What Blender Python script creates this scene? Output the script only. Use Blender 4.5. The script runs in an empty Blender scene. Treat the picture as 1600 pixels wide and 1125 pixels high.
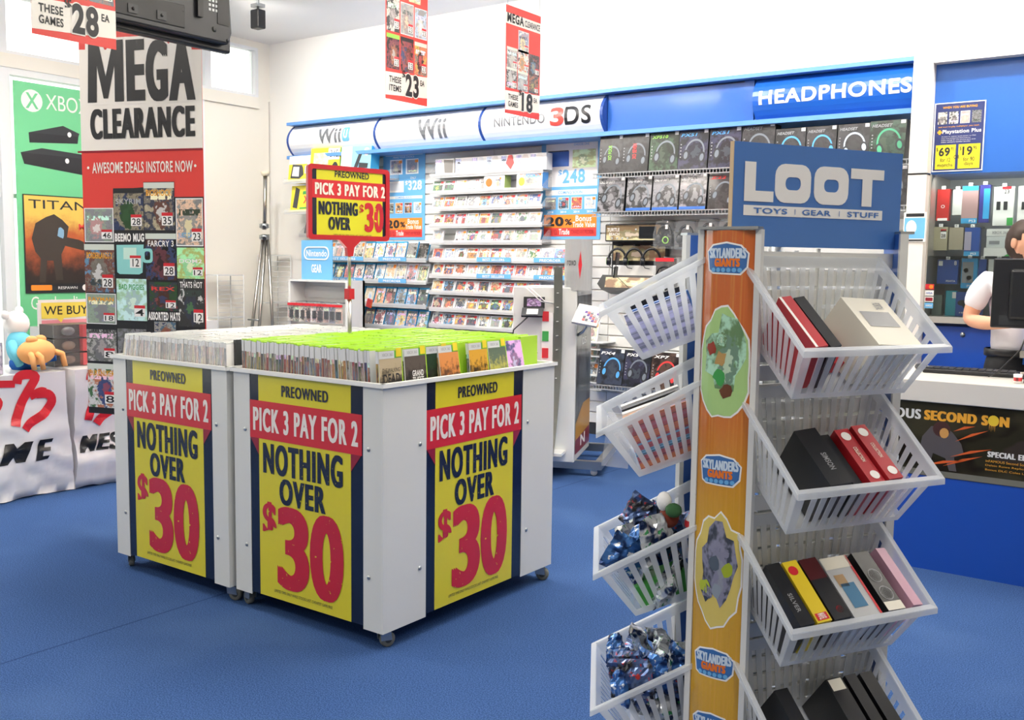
import bpy, bmesh, math, random
from mathutils import Vector, Matrix, noise as mnoise
random.seed(7)
SC = bpy.context.scene
COL = SC.collection
PI = math.pi

# ------------------------------------------------------------------ camera
YAW, PITCH, ROLL, FPX, EYE = 0.6306, 0.0978, 0.0134, 1552.2, 1.53
def camera():
    cy, sy, cp, sp = math.cos(YAW), math.sin(YAW), math.cos(PITCH), math.sin(PITCH)
    f = Vector((-sy*cp, cy*cp, -sp)); r = Vector((cy, sy, 0)); u = r.cross(f)
    c, s = math.cos(ROLL), math.sin(ROLL)
    r2 = c*r + s*u; u2 = -s*r + c*u
    cd = bpy.data.cameras.new('camera'); cd.sensor_width = 36; cd.lens = 36*FPX/1600
    cd.clip_start = 0.05; cd.clip_end = 200
    o = bpy.data.objects.new('camera', cd); COL.objects.link(o)
    o.matrix_world = Matrix(((r2.x, u2.x, -f.x, 0), (r2.y, u2.y, -f.y, 0), (r2.z, u2.z, -f.z, EYE), (0, 0, 0, 1)))
    SC.camera = o
camera()

# ------------------------------------------------------------------ world, lights, exposure
w = bpy.data.worlds.new('daylight'); SC.world = w; w.use_nodes = True
w.node_tree.nodes['Background'].inputs[0].default_value = (1.0, 0.975, 0.94, 1)
w.node_tree.nodes['Background'].inputs[1].default_value = 2.6
SC.view_settings.view_transform = 'Standard'; SC.view_settings.look = 'None'
SC.view_settings.gamma = 1.0; SC.view_settings.use_curve_mapping = False
SC.view_settings.exposure = 0.2
def area(name, loc, rot, sx, sy, power, col=(1, 0.97, 0.92), portal=False):
    l = bpy.data.lights.new(name, 'AREA'); l.shape = 'RECTANGLE'; l.size = sx; l.size_y = sy
    l.energy = power; l.color = col
    if portal: l.cycles.is_portal = True
    o = bpy.data.objects.new(name, l); COL.objects.link(o); o.location = loc; o.rotation_euler = rot
    return o
def spot(name, loc, target, power, angle=70, blend=0.6, col=(1, 0.97, 0.93), r=0.06):
    l = bpy.data.lights.new(name, 'SPOT'); l.energy = power; l.spot_size = math.radians(angle); l.spot_blend = blend
    l.color = col; l.shadow_soft_size = r
    o = bpy.data.objects.new(name, l); COL.objects.link(o); o.location = loc
    o.rotation_euler = (Vector(target) - Vector(loc)).to_track_quat('-Z', 'Y').to_euler()
    return o
area('window_portal', (-9.12, 1.9, 1.95), (0, -PI/2, 0), 3.9, 9.6, 1, portal=True)
for i, x in enumerate((-7.7, -6.4, -5.1, -3.8, -2.5, -1.2)):          # track spots that wash the shelf wall
    spot('wall_washer', (x, 5.9, 3.80), (x, 7.6, 2.35), 85, 128, 0.7)
for (x, y, p) in ((-6.4, 4.6, 75), (-2.2, 4.2, 45), (-6.2, 1.6, 60), (-1.7, 2.4, 45), (-0.6, 6.1, 55), (1.2, 5.4, 45), (1.3, 0.3, 60), (-1.6, -0.9, 50), (-4.5, -0.6, 40)):  # unseen ceiling lights; those on the camera side are added as fill
    area('unseen_ceiling_light', (x, y, 3.89), (0, 0, 0), 1.2, 0.6, p, (1, 0.93, 0.82))

for (x, y, p) in ((-6.6, 4.6, 60), (-3.4, 4.6, 60), (-6.6, 1.4, 40), (-0.8, 4.2, 35)):   # added uplights without a lamp body, to brighten the ceiling
    area('ceiling_fill_uplight', (x, y, 3.55), (PI, 0, 0), 1.5, 0.12, p*1.5, (1, 0.95, 0.88))
area('cabinet_fill_light', (-0.2, 6.76, 2.105), (0.5, 0, 0), 2.8, 0.03, 9)  # added light to brighten the cabinet goods; no strip lamp known there

# ------------------------------------------------------------------ helpers
def lin(h):
    if isinstance(h, (tuple, list)): return tuple(h[:3])
    h = h.lstrip('#'); v = [int(h[i:i+2], 16)/255 for i in (0, 2, 4)]
    return tuple(c/12.92 if c <= 0.04045 else ((c+0.055)/1.055)**2.4 for c in v)
MATS = {}
def mat(name, col='#ffffff', rough=0.5, metal=0.0, emit=0.0, alpha=1.0, coat=0.0, trans=0.0, spec=0.5):
    if name in MATS: return MATS[name]
    m = bpy.data.materials.new(name); m.use_nodes = True; MATS[name] = m
    b = m.node_tree.nodes['Principled BSDF']; c = lin(col)
    b.inputs['Base Color'].default_value = (*c, 1); b.inputs['Roughness'].default_value = rough
    b.inputs['Metallic'].default_value = metal; b.inputs['Coat Weight'].default_value = coat
    b.inputs['Coat Roughness'].default_value = 0.08
    b.inputs['Transmission Weight'].default_value = trans; b.inputs['Specular IOR Level'].default_value = spec
    if emit: b.inputs['Emission Color'].default_value = (*c, 1); b.inputs['Emission Strength'].default_value = emit
    b.inputs['Alpha'].default_value = alpha
    m.diffuse_color = (*c, 1)
    return m
class G:
    """tiny node-graph writer"""
    def __init__(s, m):
        s.nt = m.node_tree; s.b = s.nt.nodes['Principled BSDF']; s.L = s.nt.links
    def put(s, sock, v):
        if isinstance(v, bpy.types.NodeSocket): s.L.new(v, sock)
        elif v is not None: sock.default_value = v
    def node(s, t, **kw):
        n = s.nt.nodes.new(t)
        for k, v in kw.items(): setattr(n, k, v)
        return n
    def m(s, op, a, b=None, c=None, clamp=False):
        n = s.node('ShaderNodeMath', operation=op); n.use_clamp = clamp
        s.put(n.inputs[0], a); s.put(n.inputs[1], b)
        if c is not None: s.put(n.inputs[2], c)
        return n.outputs[0]
    def mix(s, f, a, b):
        n = s.node('ShaderNodeMix', data_type='RGBA')
        s.put(n.inputs[0], f)
        for i, v in ((6, a), (7, b)):
            if isinstance(v, (tuple, list, str)): v = (*lin(v), 1)
            s.put(n.inputs[i], v)
        return n.outputs[2]
    def hsv(s, h, sa, v):
        n = s.node('ShaderNodeCombineColor', mode='HSV')
        for i, x in enumerate((h, sa, v)): s.put(n.inputs[i], x)
        return n.outputs[0]
    def noise(s, vec, scale, w=None, detail=2.0, rough=0.5):
        n = s.node('ShaderNodeTexNoise', noise_dimensions='4D' if w is not None else '3D')
        s.put(n.inputs['Vector'], vec); n.inputs['Scale'].default_value = scale
        n.inputs['Detail'].default_value = detail; n.inputs['Roughness'].default_value = rough
        if w is not None: s.put(n.inputs['W'], w)
        return n.outputs['Fac']
    def step(s, x, lo, hi):     # soft 0..1
        n = s.node('ShaderNodeMapRange', interpolation_type='SMOOTHSTEP')
        s.put(n.inputs[0], x); n.inputs[1].default_value = lo; n.inputs[2].default_value = hi
        return n.outputs[0]
    def band(s, x, a, b):
        return s.m('MULTIPLY', s.m('GREATER_THAN', x, a), s.m('LESS_THAN', x, b))
def art(name, header=None, hf=0.13, sat=0.7, lo=0.25, hi=0.85, frame=None, fw=0.05, sticker=None, scale=3.0, title=True, hue=None, hspread=1.0, rough=0.3, coat=0.3, foot=None, tall=1.35):
    """printed cover picture: colours, a blot of figure, a line of title; different on each object"""
    if name in MATS: return MATS[name]
    m = mat(name, '#888888', rough, coat=coat); g = G(m)
    tc = g.node('ShaderNodeTexCoord'); gen = tc.outputs['Generated']
    sp = g.node('ShaderNodeSeparateXYZ'); g.L.new(gen, sp.inputs[0]); x, z = sp.outputs[0], sp.outputs[2]
    cb = g.node('ShaderNodeCombineXYZ'); g.put(cb.inputs[0], x); g.put(cb.inputs[1], g.m('MULTIPLY', z, tall))
    vec = cb.outputs[0]
    rnd = g.node('ShaderNodeObjectInfo').outputs['Random']
    def fr(k, o): return g.m('FRACT', g.m('MULTIPLY_ADD', rnd, k, o))
    PAL = ['#c8282c', '#e8e4da', '#2a4f9c', '#f0a030', '#1c1c22', '#58a8dc', '#d8c8a0', '#7a3a24', '#f0d848', '#38803c', '#e87a34', '#46566a', '#f2f2f0', '#a83050', '#8c8478', '#243050']
    def pick(k, o, val, sa=None):
        n = g.node('ShaderNodeValToRGB'); cr = n.color_ramp; cr.interpolation = 'CONSTANT'
        for i, h in enumerate(PAL):
            e = cr.elements[i] if i < 2 else cr.elements.new(i/len(PAL)); e.position = i/len(PAL); e.color = (*lin(h), 1)
        g.put(n.inputs[0], fr(k, o)); hs = g.node('ShaderNodeHueSaturation'); hs.inputs['Saturation'].default_value = min(1.0, 0.35+(sat if sa is None else sa)*0.9) if sat > 0.1 else 0.1
        hs.inputs['Value'].default_value = val; g.L.new(n.outputs[0], hs.inputs['Color']); return hs.outputs[0]
    if hue is not None: h1 = g.m('FRACT', g.m('MULTIPLY_ADD', fr(7.31, 0), 0.12*hspread, hue)); h2 = g.m('FRACT', g.m('MULTIPLY_ADD', fr(13.7, 0), 0.2*hspread, hue+0.05))
    W = g.m('MULTIPLY', rnd, 60.0)
    n1 = g.noise(vec, scale, W, 3, 0.6); n2 = g.noise(vec, scale*2.3, W, 2)
    if hue is None:
        pale = 0.55*max(0.0, lo-0.15); K = hi*0.95
        A = g.mix(pale, pick(7.31, 0.1, K*0.8), '#ffffff'); B2 = g.mix(pale, pick(13.7, 0.45, K), '#ffffff'); D3 = g.mix(pale, pick(29.9, 0.7, K*0.9), '#ffffff')
        c = g.mix(g.step(n1, 0.44, 0.50), A, B2); c = g.mix(g.step(n1, 0.56, 0.60), c, D3)
        c = g.mix(g.m('MULTIPLY', g.step(g.m('ABSOLUTE', g.m('SUBTRACT', n2, 0.5)), 0.02, 0.0), 0.7), c, g.mix(pale*0.7, '#0c0c10', '#ffffff'))
    else: c = g.mix(g.step(n1, 0.42, 0.56), g.hsv(h1, sat, lo), g.hsv(h2, sat*0.75, hi))
    dx = g.m('SUBTRACT', x, g.m('MULTIPLY_ADD', fr(23.3, 0), 0.2, 0.4)); dz = g.m('MULTIPLY', g.m('SUBTRACT', z, 0.4), 0.75)
    d = g.m('ADD', g.m('SQRT', g.m('ADD', g.m('MULTIPLY', dx, dx), g.m('MULTIPLY', dz, dz))), g.m('MULTIPLY', g.m('SUBTRACT', n2, 0.5), 0.5))
    fig = g.hsv(h2, sat*0.8, g.m('MULTIPLY_ADD', fr(17.9, 0.3), hi-lo, lo*0.8)) if hue is not None else g.mix(pale*0.8, pick(31.1, 0.2, K*0.75), '#ffffff')
    c = g.mix(g.step(d, 0.25, 0.21), c, fig)
    c = g.mix(g.m('MULTIPLY', g.step(d, 0.13, 0.10), 0.8), c, g.hsv(h1, sat*0.5, hi) if hue is not None else g.mix(pale, pick(37.3, 0.3, K), '#ffffff'))
    if title:
        cb2 = g.node('ShaderNodeCombineXYZ'); g.put(cb2.inputs[0], g.m('MULTIPLY', x, 11.0)); g.put(cb2.inputs[1], g.m('MULTIPLY', z, 9.0))
        t = g.m('GREATER_THAN', g.noise(cb2.outputs[0], 1.0, W, 1), 0.47)
        tz = g.m('MULTIPLY_ADD', g.m('GREATER_THAN', fr(41.7, 0), 0.5), 0.5, 0.14)
        zz = g.m('SUBTRACT', z, tz)
        t = g.m('MULTIPLY', t, g.m('MULTIPLY', g.band(zz, 0.0, 0.13), g.band(x, 0.1, 0.9)))
        c = g.mix(t, c, g.hsv(fr(53.3, 0), 0.35, g.m('MULTIPLY_ADD', g.m('GREATER_THAN', fr(61.7, 0), 0.3), 0.9, 0.06)))
    if foot: c = g.mix(g.m('LESS_THAN', z, 0.09), c, foot)
    if header: c = g.mix(g.m('GREATER_THAN', z, 1-hf), c, header)
    if frame:
        e = g.m('MULTIPLY', g.band(x, fw, 1-fw), g.band(z, fw*0.8, 1-fw*0.8)); c = g.mix(e, frame, c)
    if sticker:
        k = g.m('MULTIPLY', g.band(x, 0.72, 0.97), g.band(z, 0.74, 0.93)); c = g.mix(g.m('MULTIPLY', k, g.m('GREATER_THAN', fr(71.3, 0), 0.35)), c, sticker)
    g.L.new(c, g.b.inputs['Base Color'])
    return m
class MB:
    def __init__(s): s.v = []; s.f = []; s.mi = []; s.sm = []
    def add(s, vs, fs, mi=0, smooth=False):
        o = len(s.v); s.v += [tuple(v) for v in vs]; s.f += [tuple(i+o for i in f) for f in fs]
        s.mi += [mi]*len(fs); s.sm += [smooth]*len(fs); return s
    def box(s, x0, x1, y0, y1, z0, z1, mi=0):
        vs = [(x, y, z) for z in (z0, z1) for y in (y0, y1) for x in (x0, x1)]
        return s.add(vs, [(0, 2, 3, 1), (4, 5, 7, 6), (0, 1, 5, 4), (2, 6, 7, 3), (0, 4, 6, 2), (1, 3, 7, 5)], mi)
    def cbox(s, x, y, z, sx, sy, sz, mi=0): return s.box(x-sx/2, x+sx/2, y-sy/2, y+sy/2, z-sz/2, z+sz/2, mi)
    def prism(s, poly, y0, y1, mi=0, axis='y'):
        """polygon (a,b) extruded along an axis: y -> (a, y, b); z -> (a, b, z); x -> (x, a, b)"""
        n = len(poly); P = {'y': lambda a, b, t: (a, t, b), 'z': lambda a, b, t: (a, b, t), 'x': lambda a, b, t: (t, a, b)}[axis]
        vs = [P(a, b, y0) for a, b in poly] + [P(a, b, y1) for a, b in poly]
        fs = [tuple(range(n)), tuple(range(2*n-1, n-1, -1))] + [(i, i+n, (i+1) % n+n, (i+1) % n) for i in range(n)]
        return s.add(vs, fs, mi)
    def tube(s, pts, r, n=8, mi=0, closed=False):
        pts = [Vector(p) for p in pts]; k = len(pts); rings = []; rr = r if isinstance(r, (list, tuple)) else [r]*k
        up = None
        for i in range(k):
            a = pts[i-1] if (i > 0 or closed) else pts[i]; b = pts[(i+1) % k] if (i < k-1 or closed) else pts[i]
            t = (b-a).normalized()
            if up is None:
                up = Vector((0, 0, 1)) if abs(t.z) < 0.9 else Vector((1, 0, 0))
            u = (up - t*up.dot(t)).normalized(); v = t.cross(u); up = u
            rings.append([pts[i] + rr[i]*(math.cos(2*PI*j/n)*u + math.sin(2*PI*j/n)*v) for j in range(n)])
        vs = [p for R in rings for p in R]; fs = []
        for i in range(k if closed else k-1):
            i2 = (i+1) % k
            fs += [(i*n+j, i*n+(j+1) % n, i2*n+(j+1) % n, i2*n+j) for j in range(n)]
        s.add(vs, fs, mi, True)
        if not closed:
            o = len(s.v)-k*n; s.f += [tuple(o+j for j in range(n-1, -1, -1)), tuple(o+(k-1)*n+j for j in range(n))]; s.mi += [mi]*2; s.sm += [False]*2
        return s
    def lathe(s, prof, n=16, mi=0, M=None, smooth=True):
        vs = [(r*math.cos(2*PI*j/n), r*math.sin(2*PI*j/n), z) for r, z in prof for j in range(n)]
        if M is not None: vs = [M @ Vector(v) for v in vs]
        k = len(prof); fs = [(i*n+j, i*n+(j+1) % n, (i+1)*n+(j+1) % n, (i+1)*n+j) for i in range(k-1) for j in range(n)]
        return s.add(vs, fs, mi, smooth)
    def ball(s, c, r, nu=12, nv=8, mi=0, M=None):
        rx, ry, rz = r if isinstance(r, (tuple, list)) else (r, r, r)
        vs = []; fs = []
        for i in range(nv+1):
            th = PI*i/nv
            for j in range(nu):
                ph = 2*PI*j/nu; v = Vector((rx*math.sin(th)*math.cos(ph), ry*math.sin(th)*math.sin(ph), rz*math.cos(th)))
                if M is not None: v = M @ v
                vs.append(v + Vector(c))
        for i in range(nv):
            fs += [(i*nu+j, (i+1)*nu+j, (i+1)*nu+(j+1) % nu, i*nu+(j+1) % nu) for j in range(nu)]
        return s.add(vs, fs, mi, True)
    def mesh(s, name, mats):
        me = bpy.data.meshes.new(name); me.from_pydata(s.v, [], s.f)
        for m in (mats if isinstance(mats, (list, tuple)) else [mats]): me.materials.append(m)
        me.polygons.foreach_set('material_index', s.mi); me.polygons.foreach_set('use_smooth', s.sm); me.update()
        return me
    def build(s, name, mats, parent=None, loc=(0, 0, 0), rot=(0, 0, 0)): return ob(name, s.mesh(name, mats), parent, loc, rot)
def ob(name, me, parent=None, loc=(0, 0, 0), rot=(0, 0, 0)):
    o = bpy.data.objects.new(name, me); COL.objects.link(o); o.location = loc; o.rotation_euler = rot
    if parent is not None: o.parent = parent
    return o
def thing(name, label, cat, loc=(0, 0, 0), rz=0.0, group=None, rot=None):
    o = bpy.data.objects.new(name, None); COL.objects.link(o); o.location = loc; o.rotation_euler = rot or (0, 0, rz)
    return tag(o, label, cat, group)
def tag(o, label, cat, group=None):
    o['label'] = label; o['category'] = cat
    if group: o['group'] = group
    return o
def struct(o, label=None):
    o['kind'] = 'structure'
    if label: o['label'] = label
    return o
def bevel(o, w=0.004, seg=2):
    m = o.modifiers.new('bevel', 'BEVEL'); m.width = w; m.segments = seg; m.limit_method = 'ANGLE'; return o
def solid(o, t, off=0.0):
    m = o.modifiers.new('solid', 'SOLIDIFY'); m.thickness = t; m.offset = off; return o
_CARD = {}
def card(name, w_, h_, m, parent, x=0.0, y=0.0, z=0.0, rot=(0, 0, 0), rz=0.0, cx=True):
    """flat print, w x h, in its local XZ plane, front to -Y; (x, y, z) is the middle of its lower edge"""
    k = (round(w_, 5), round(h_, 5), m.name)
    me = _CARD.get(k)
    if me is None:
        me = bpy.data.meshes.new(name); me.from_pydata([(-w_/2, 0, 0), (w_/2, 0, 0), (w_/2, 0, h_), (-w_/2, 0, h_)], [], [(0, 1, 2, 3)]); me.materials.append(m); _CARD[k] = me
    return ob(name, me, parent, (x, y, z), rot if rz == 0 else (0, rz, 0))
def poly(name, pts, m, parent, y=0.0, loc=(0, 0, 0), rot=(0, 0, 0)):
    me = bpy.data.meshes.new(name); me.from_pydata([(a, y, b) for a, b in pts], [], [tuple(range(len(pts)))]); me.materials.append(m)
    return ob(name, me, parent, loc, rot)
def ellipse(cx, cz, rx, rz, n=24, wob=0.0, seed=0):
    R = random.Random(seed); out = []
    for i in range(n):
        a = 2*PI*i/n; k = 1+wob*(R.random()-0.5); out.append((cx+rx*k*math.cos(a), cz+rz*k*math.sin(a)))
    return out
def rrect(x0, x1, z0, z1, r, n=4):
    out = []
    for cx, cz, a0 in ((x1-r, z0+r, -PI/2), (x1-r, z1-r, 0), (x0+r, z1-r, PI/2), (x0+r, z0+r, PI)):
        out += [(cx+r*math.cos(a0+PI/2*i/n), cz+r*math.sin(a0+PI/2*i/n)) for i in range(n+1)]
    return out
_TXT = {}
def text_geo(s, bold, shear, sp=0.0):
    k = (s, bold, shear, sp)
    if k not in _TXT:
        cu = bpy.data.curves.new('lettering', 'FONT'); cu.body = s; cu.resolution_u = 3 if len(s) > 12 else 6; cu.offset = bold; cu.shear = shear; cu.space_character = 1.0 + max(0.0, bold)*3.0 + sp
        o = bpy.data.objects.new('lettering', cu); me = bpy.data.meshes.new_from_object(o)
        vs = [v.co.copy() for v in me.vertices]; fs = [tuple(p.vertices) for p in me.polygons]
        bpy.data.objects.remove(o); bpy.data.curves.remove(cu); bpy.data.meshes.remove(me)
        x0 = min(v.x for v in vs); x1 = max(v.x for v in vs); y0 = min(v.y for v in vs); y1 = max(v.y for v in vs)
        _TXT[k] = ([((v.x-x0)/(x1-x0 or 1), (v.y-y0)/(y1-y0 or 1)) for v in vs], fs)
    return _TXT[k]
def text(s, x0, x1, z0, z1, m, parent, y=-0.001, bold=0.0, shear=0.0, name='lettering', rz=0.0, slope=0.0, loc=None, rot=None, xb=0.0):
    """flat lettering stretched to the box x0..x1, z0..z1 of the parent's local XZ plane"""
    vs, fs = text_geo(s, bold, shear, 0.14 if xb else 0.0)
    me = bpy.data.meshes.new(name)
    nv = len(vs); sh = (0.0,) if not xb else (-xb, 0.0, xb); x0 += xb; x1 -= xb
    me.from_pydata([(x0+(x1-x0)*u+d, y-0.00004*k, z0+(z1-z0)*v+slope*(u-0.5)) for k, d in enumerate(sh) for u, v in vs], [], [tuple(i+nv*k for i in f) for k in range(len(sh)) for f in fs]); me.materials.append(m)
    return ob(name, me, parent, loc or (0, 0, 0), rot or (0, rz, 0))
def bent(o, f, cuts=None):
    """cut a flat mesh into strips and bend it with f(x, y, z)"""
    me = o.data
    if cuts:
        bm = bmesh.new(); bm.from_mesh(me)
        for c in cuts:
            bmesh.ops.bisect_plane(bm, geom=bm.verts[:]+bm.edges[:]+bm.faces[:], plane_co=(c, 0, 0), plane_no=(1, 0, 0))
        bm.to_mesh(me); bm.free()
    for v in me.vertices: v.co = f(*v.co)
    me.update(); return o
def link_copy(src, parent=None):
    c = src.copy(); COL.objects.link(c); c.parent = parent
    return c
def dup(root, loc=None, rot=None, label=None, group=None):
    r = link_copy(root)
    if loc is not None: r.location = loc
    if rot is not None: r.rotation_euler = rot
    if label: r['label'] = label
    if group: r['group'] = group
    for ch in KIDS.get(root.name, ()):
        c = link_copy(ch, r)
        for g2 in KIDS.get(ch.name, ()): link_copy(g2, c)
    return r
class _Kids:
    def get(s, n, d=()): return list(bpy.data.objects[n].children)
KIDS = _Kids()
ORD = 'first second third fourth fifth sixth seventh eighth ninth tenth eleventh twelfth thirteenth fourteenth fifteenth sixteenth seventeenth eighteenth nineteenth'.split()
TENS = ['', '', 'twent', 'thirt', 'fort', 'fift', 'sixt', 'sevent', 'eight', 'ninet']
def nth(i):
    n = i+1
    if n < 20: return ORD[n-1]
    t, u = divmod(n, 10)
    return TENS[t]+'ieth' if u == 0 else TENS[t]+'y-'+ORD[u-1]

# ------------------------------------------------------------------ shared materials
WHITE = mat('white_paint', '#e6e5e1', 0.35); GLOSSW = mat('white_laminate', '#e2e2df', 0.22, coat=0.2)
BLACK = mat('black_plastic', '#15161a', 0.35); INK = mat('black_ink', '#1d1e22', 0.45); NAVY = mat('navy_print', '#141d33', 0.25, coat=0.4)
STEEL = mat('brushed_steel', '#b9b6b0', 0.3, metal=1.0); CHROME = mat('zinc_metal', '#aeb2b4', 0.35, metal=0.9)
RUBBER = mat('grey_rubber', '#6f7068', 0.7); DARKR = mat('dark_wheel', '#3a3c3c', 0.6)
YEL = mat('yellow_print', '#d8cc2c', 0.3, coat=0.35); RED = mat('red_print', '#cc2a34', 0.3, coat=0.35); DKRED = mat('dark_red_print', '#8f1d30', 0.3, coat=0.35)
PAPER = mat('white_print', '#f1efec', 0.4); CREAM = mat('cream_print', '#efe9e1', 0.4)
BLUE = mat('blue_panel', '#2a62b4', 0.3, coat=0.25); DBLUE = mat('deep_blue_panel', '#1747a6', 0.32, coat=0.2)
SKYB = mat('light_blue_print', '#69aee0', 0.4); GREY = mat('grey_print', '#8e9094', 0.4); SILV = mat('silver_print', '#b5b7ba', 0.3, metal=0.4)
BRED = mat('banner_red', '#d8403a', 0.4); ORANGE = mat('orange_print', '#ee8a2c', 0.35); GREEN = mat('green_print', '#3f9f4e', 0.4); LGREEN = mat('pale_green_print', '#6cc48c', 0.4)
GOLD = mat('gold_print', '#e9a52c', 0.35); DGREY = mat('dark_grey_plastic', '#2b2d31', 0.4); SILVER = mat('silver_plastic', '#c4c6c8', 0.3)
def speckled(name, c1, c2, thr=0.62, scale=60):
    if name in MATS: return MATS[name]
    m = mat(name, c1, 0.3, coat=0.35); g = G(m); tc = g.node('ShaderNodeTexCoord')
    n = g.noise(tc.outputs['Object'], scale, None, 3, 0.65)
    g.L.new(g.mix(g.step(n, thr, thr+0.03), c1, c2), g.b.inputs['Base Color']); return m
GRED = speckled('worn_red_print', '#c02233', '#d8cc2c', 0.66, 38); GINK = speckled('worn_black_print', '#1a2136', '#c9bf30', 0.66, 75); GWHITE = speckled('worn_white_print', '#e9e3dc', '#cc2a34', 0.70, 70)
def clear_plastic(name, tint=(0.9, 0.93, 0.95), dens=0.35, rough=0.2):
    m = bpy.data.materials.new(name); m.use_nodes = True; MATS[name] = m; nt = m.node_tree
    b = nt.nodes['Principled BSDF']; b.inputs['Base Color'].default_value = (*tint, 1); b.inputs['Roughness'].default_value = rough
    b.inputs['Subsurface Weight'].default_value = 0.0
    t = nt.nodes.new('ShaderNodeBsdfTransparent'); x = nt.nodes.new('ShaderNodeMixShader'); x.inputs[0].default_value = dens
    tl = nt.nodes.new('ShaderNodeBsdfTranslucent'); tl.inputs[0].default_value = (*tint, 1); x2 = nt.nodes.new('ShaderNodeMixShader'); x2.inputs[0].default_value = 0.4
    out = nt.nodes['Material Output']
    nt.links.new(b.outputs[0], x2.inputs[1]); nt.links.new(tl.outputs[0], x2.inputs[2])
    nt.links.new(t.outputs[0], x.inputs[1]); nt.links.new(x2.outputs[0], x.inputs[2]); nt.links.new(x.outputs[0], out.inputs[0])
    m.blend_method = 'BLEND' if hasattr(m, 'blend_method') else None
    return m
FROST = clear_plastic('frosted_plastic', (0.90, 0.93, 0.96), 0.50, 0.25)
CLEAR = clear_plastic('clear_acrylic', (0.95, 0.96, 0.97), 0.18, 0.08)
def glass_mat(name, refl=0.12):
    m = bpy.data.materials.new(name); m.use_nodes = True; MATS[name] = m; nt = m.node_tree
    nt.nodes.remove(nt.nodes['Principled BSDF'])
    t = nt.nodes.new('ShaderNodeBsdfTransparent'); t.inputs[0].default_value = (0.93, 0.96, 0.95, 1)
    gl = nt.nodes.new('ShaderNodeBsdfGlossy'); gl.inputs['Roughness'].default_value = 0.02
    fr = nt.nodes.new('ShaderNodeFresnel'); fr.inputs[0].default_value = 1.45
    x = nt.nodes.new('ShaderNodeMixShader'); nt.links.new(fr.outputs[0], x.inputs[0])
    nt.links.new(t.outputs[0], x.inputs[1]); nt.links.new(gl.outputs[0], x.inputs[2]); nt.links.new(x.outputs[0], nt.nodes['Material Output'].inputs[0])
    return m
GLASS = glass_mat('window_glass')
# ================================================================== the room
def carpet_mat():
    m = mat('blue_carpet', '#3a66a8', 0.95, spec=0.1); g = G(m); tc = g.node('ShaderNodeTexCoord'); P = tc.outputs['Object']
    n = g.noise(P, 190, None, 2); n2 = g.noise(P, 1.3, None, 3); n3 = g.noise(P, 420, None, 1)
    c = g.mix(g.step(n, 0.40, 0.62), '#28416b', '#3d5a8c'); c = g.mix(g.m('MULTIPLY', g.step(n2, 0.45, 0.75), 0.25), c, '#536f9c')
    sp = g.node('ShaderNodeSeparateXYZ'); g.L.new(P, sp.inputs[0])
    seam = g.m('LESS_THAN', g.m('ABSOLUTE', g.m('ADD', sp.outputs[0], 3.67)), 0.006)
    c = g.mix(g.m('MULTIPLY', seam, 0.6), c, '#1b315c')
    g.L.new(c, g.b.inputs['Base Color'])
    bp = g.node('ShaderNodeBump'); bp.inputs['Strength'].default_value = 0.15; bp.inputs['Distance'].default_value = 0.002
    g.L.new(n3, bp.inputs['Height']); g.L.new(bp.outputs[0], g.b.inputs['Normal'])
    return m
XL, YB, ZC = -9.0, 7.6, 3.93
WALL = mat('wall_white', '#e9e7e2', 0.7); CEIL = mat('ceiling_white', '#eeeae5', 0.8); DIM = mat('rear_wall_grey', '#b5b0a6', 0.8)
struct(MB().box(-9.2, 3.0, -3.2, 7.75, -0.1, 0.0).build('floor', carpet_mat()))
struct(MB().box(-9.2, 3.0, -3.2, 7.75, ZC, ZC+0.1).build('ceiling', CEIL))
wb = struct(MB().box(-9.2, 3.0, YB+0.02, YB+0.17, 0, ZC).build('wall_back', WALL))
struct(MB().box(2.85, 3.0, -3.2, YB, 0, ZC).build('wall_right', DIM)); struct(MB().box(-9.2, 3.0, -3.35, -3.2, 0, ZC).build('wall_front', DIM))
# slatwall boards, one plank each
slat = MB(); slat.prism([(YB+0.02, 0.0), (YB, 0.006), (YB, 0.088), (YB+0.012, 0.094), (YB+0.02, 0.094)], 0.003, 1.287, axis='x')
slat_me = slat.mesh('slat', GLOSSW)
for bx in (-8.37, -7.08, -5.79, -4.50, -3.21):
    for i in range(26): ob('slat', slat_me, wb, (bx, 0, 0.10+i*0.1))
struct(MB().box(-9.0, -1.9, YB-0.012, YB+0.02, 0.0, 0.1).build('baseboard_back', DGREY))
# left wall: shop front glazing with transom lights, white wall towards the corner
wl = MB(); T0, T1 = XL-0.12, XL
wl.box(T0, T1, 6.72, 7.6, 0, 3.30); wl.box(T0, T1, -3.2, 7.62, 3.86, ZC); wl.box(T0, T1, 7.45, 7.62, 3.30, 3.86)
wl.box(T0, T1, -3.2, 6.72, 0, 0.12); wl.box(T0-0.0, T1+0.03, -3.2, 7.45, 3.20, 3.32)
struct(wl.build('wall_left', mat('wall_cream', '#ece8dd', 0.6)))
FRAME = mat('window_frame_white', '#e8eaec', 0.35)
ys = [-3.2, -1.05, 0.85, 2.75, 4.60, 6.72]
for i in range(5):
    a, b = ys[i], ys[i+1]
    o = MB().box(XL-0.09, XL+0.02, a, a+0.05, 0.12, 3.2).box(XL-0.09, XL+0.02, b-0.05, b, 0.12, 3.2).box(XL-0.09, XL+0.02, a+0.05, b-0.05, 0.12, 0.18).box(XL-0.09, XL+0.02, a+0.05, b-0.05, 3.14, 3.2)
    o = struct(o.build('window_%d' % (i+1), FRAME)); MB().box(XL-0.05, XL-0.044, a+0.05, b-0.05, 0.18, 3.14).build('pane', GLASS, o)
    MB().box(XL-0.045, XL-0.01, a+0.05, b-0.05, 2.05, 2.09).build('glazing_bar', FRAME, o)
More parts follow.
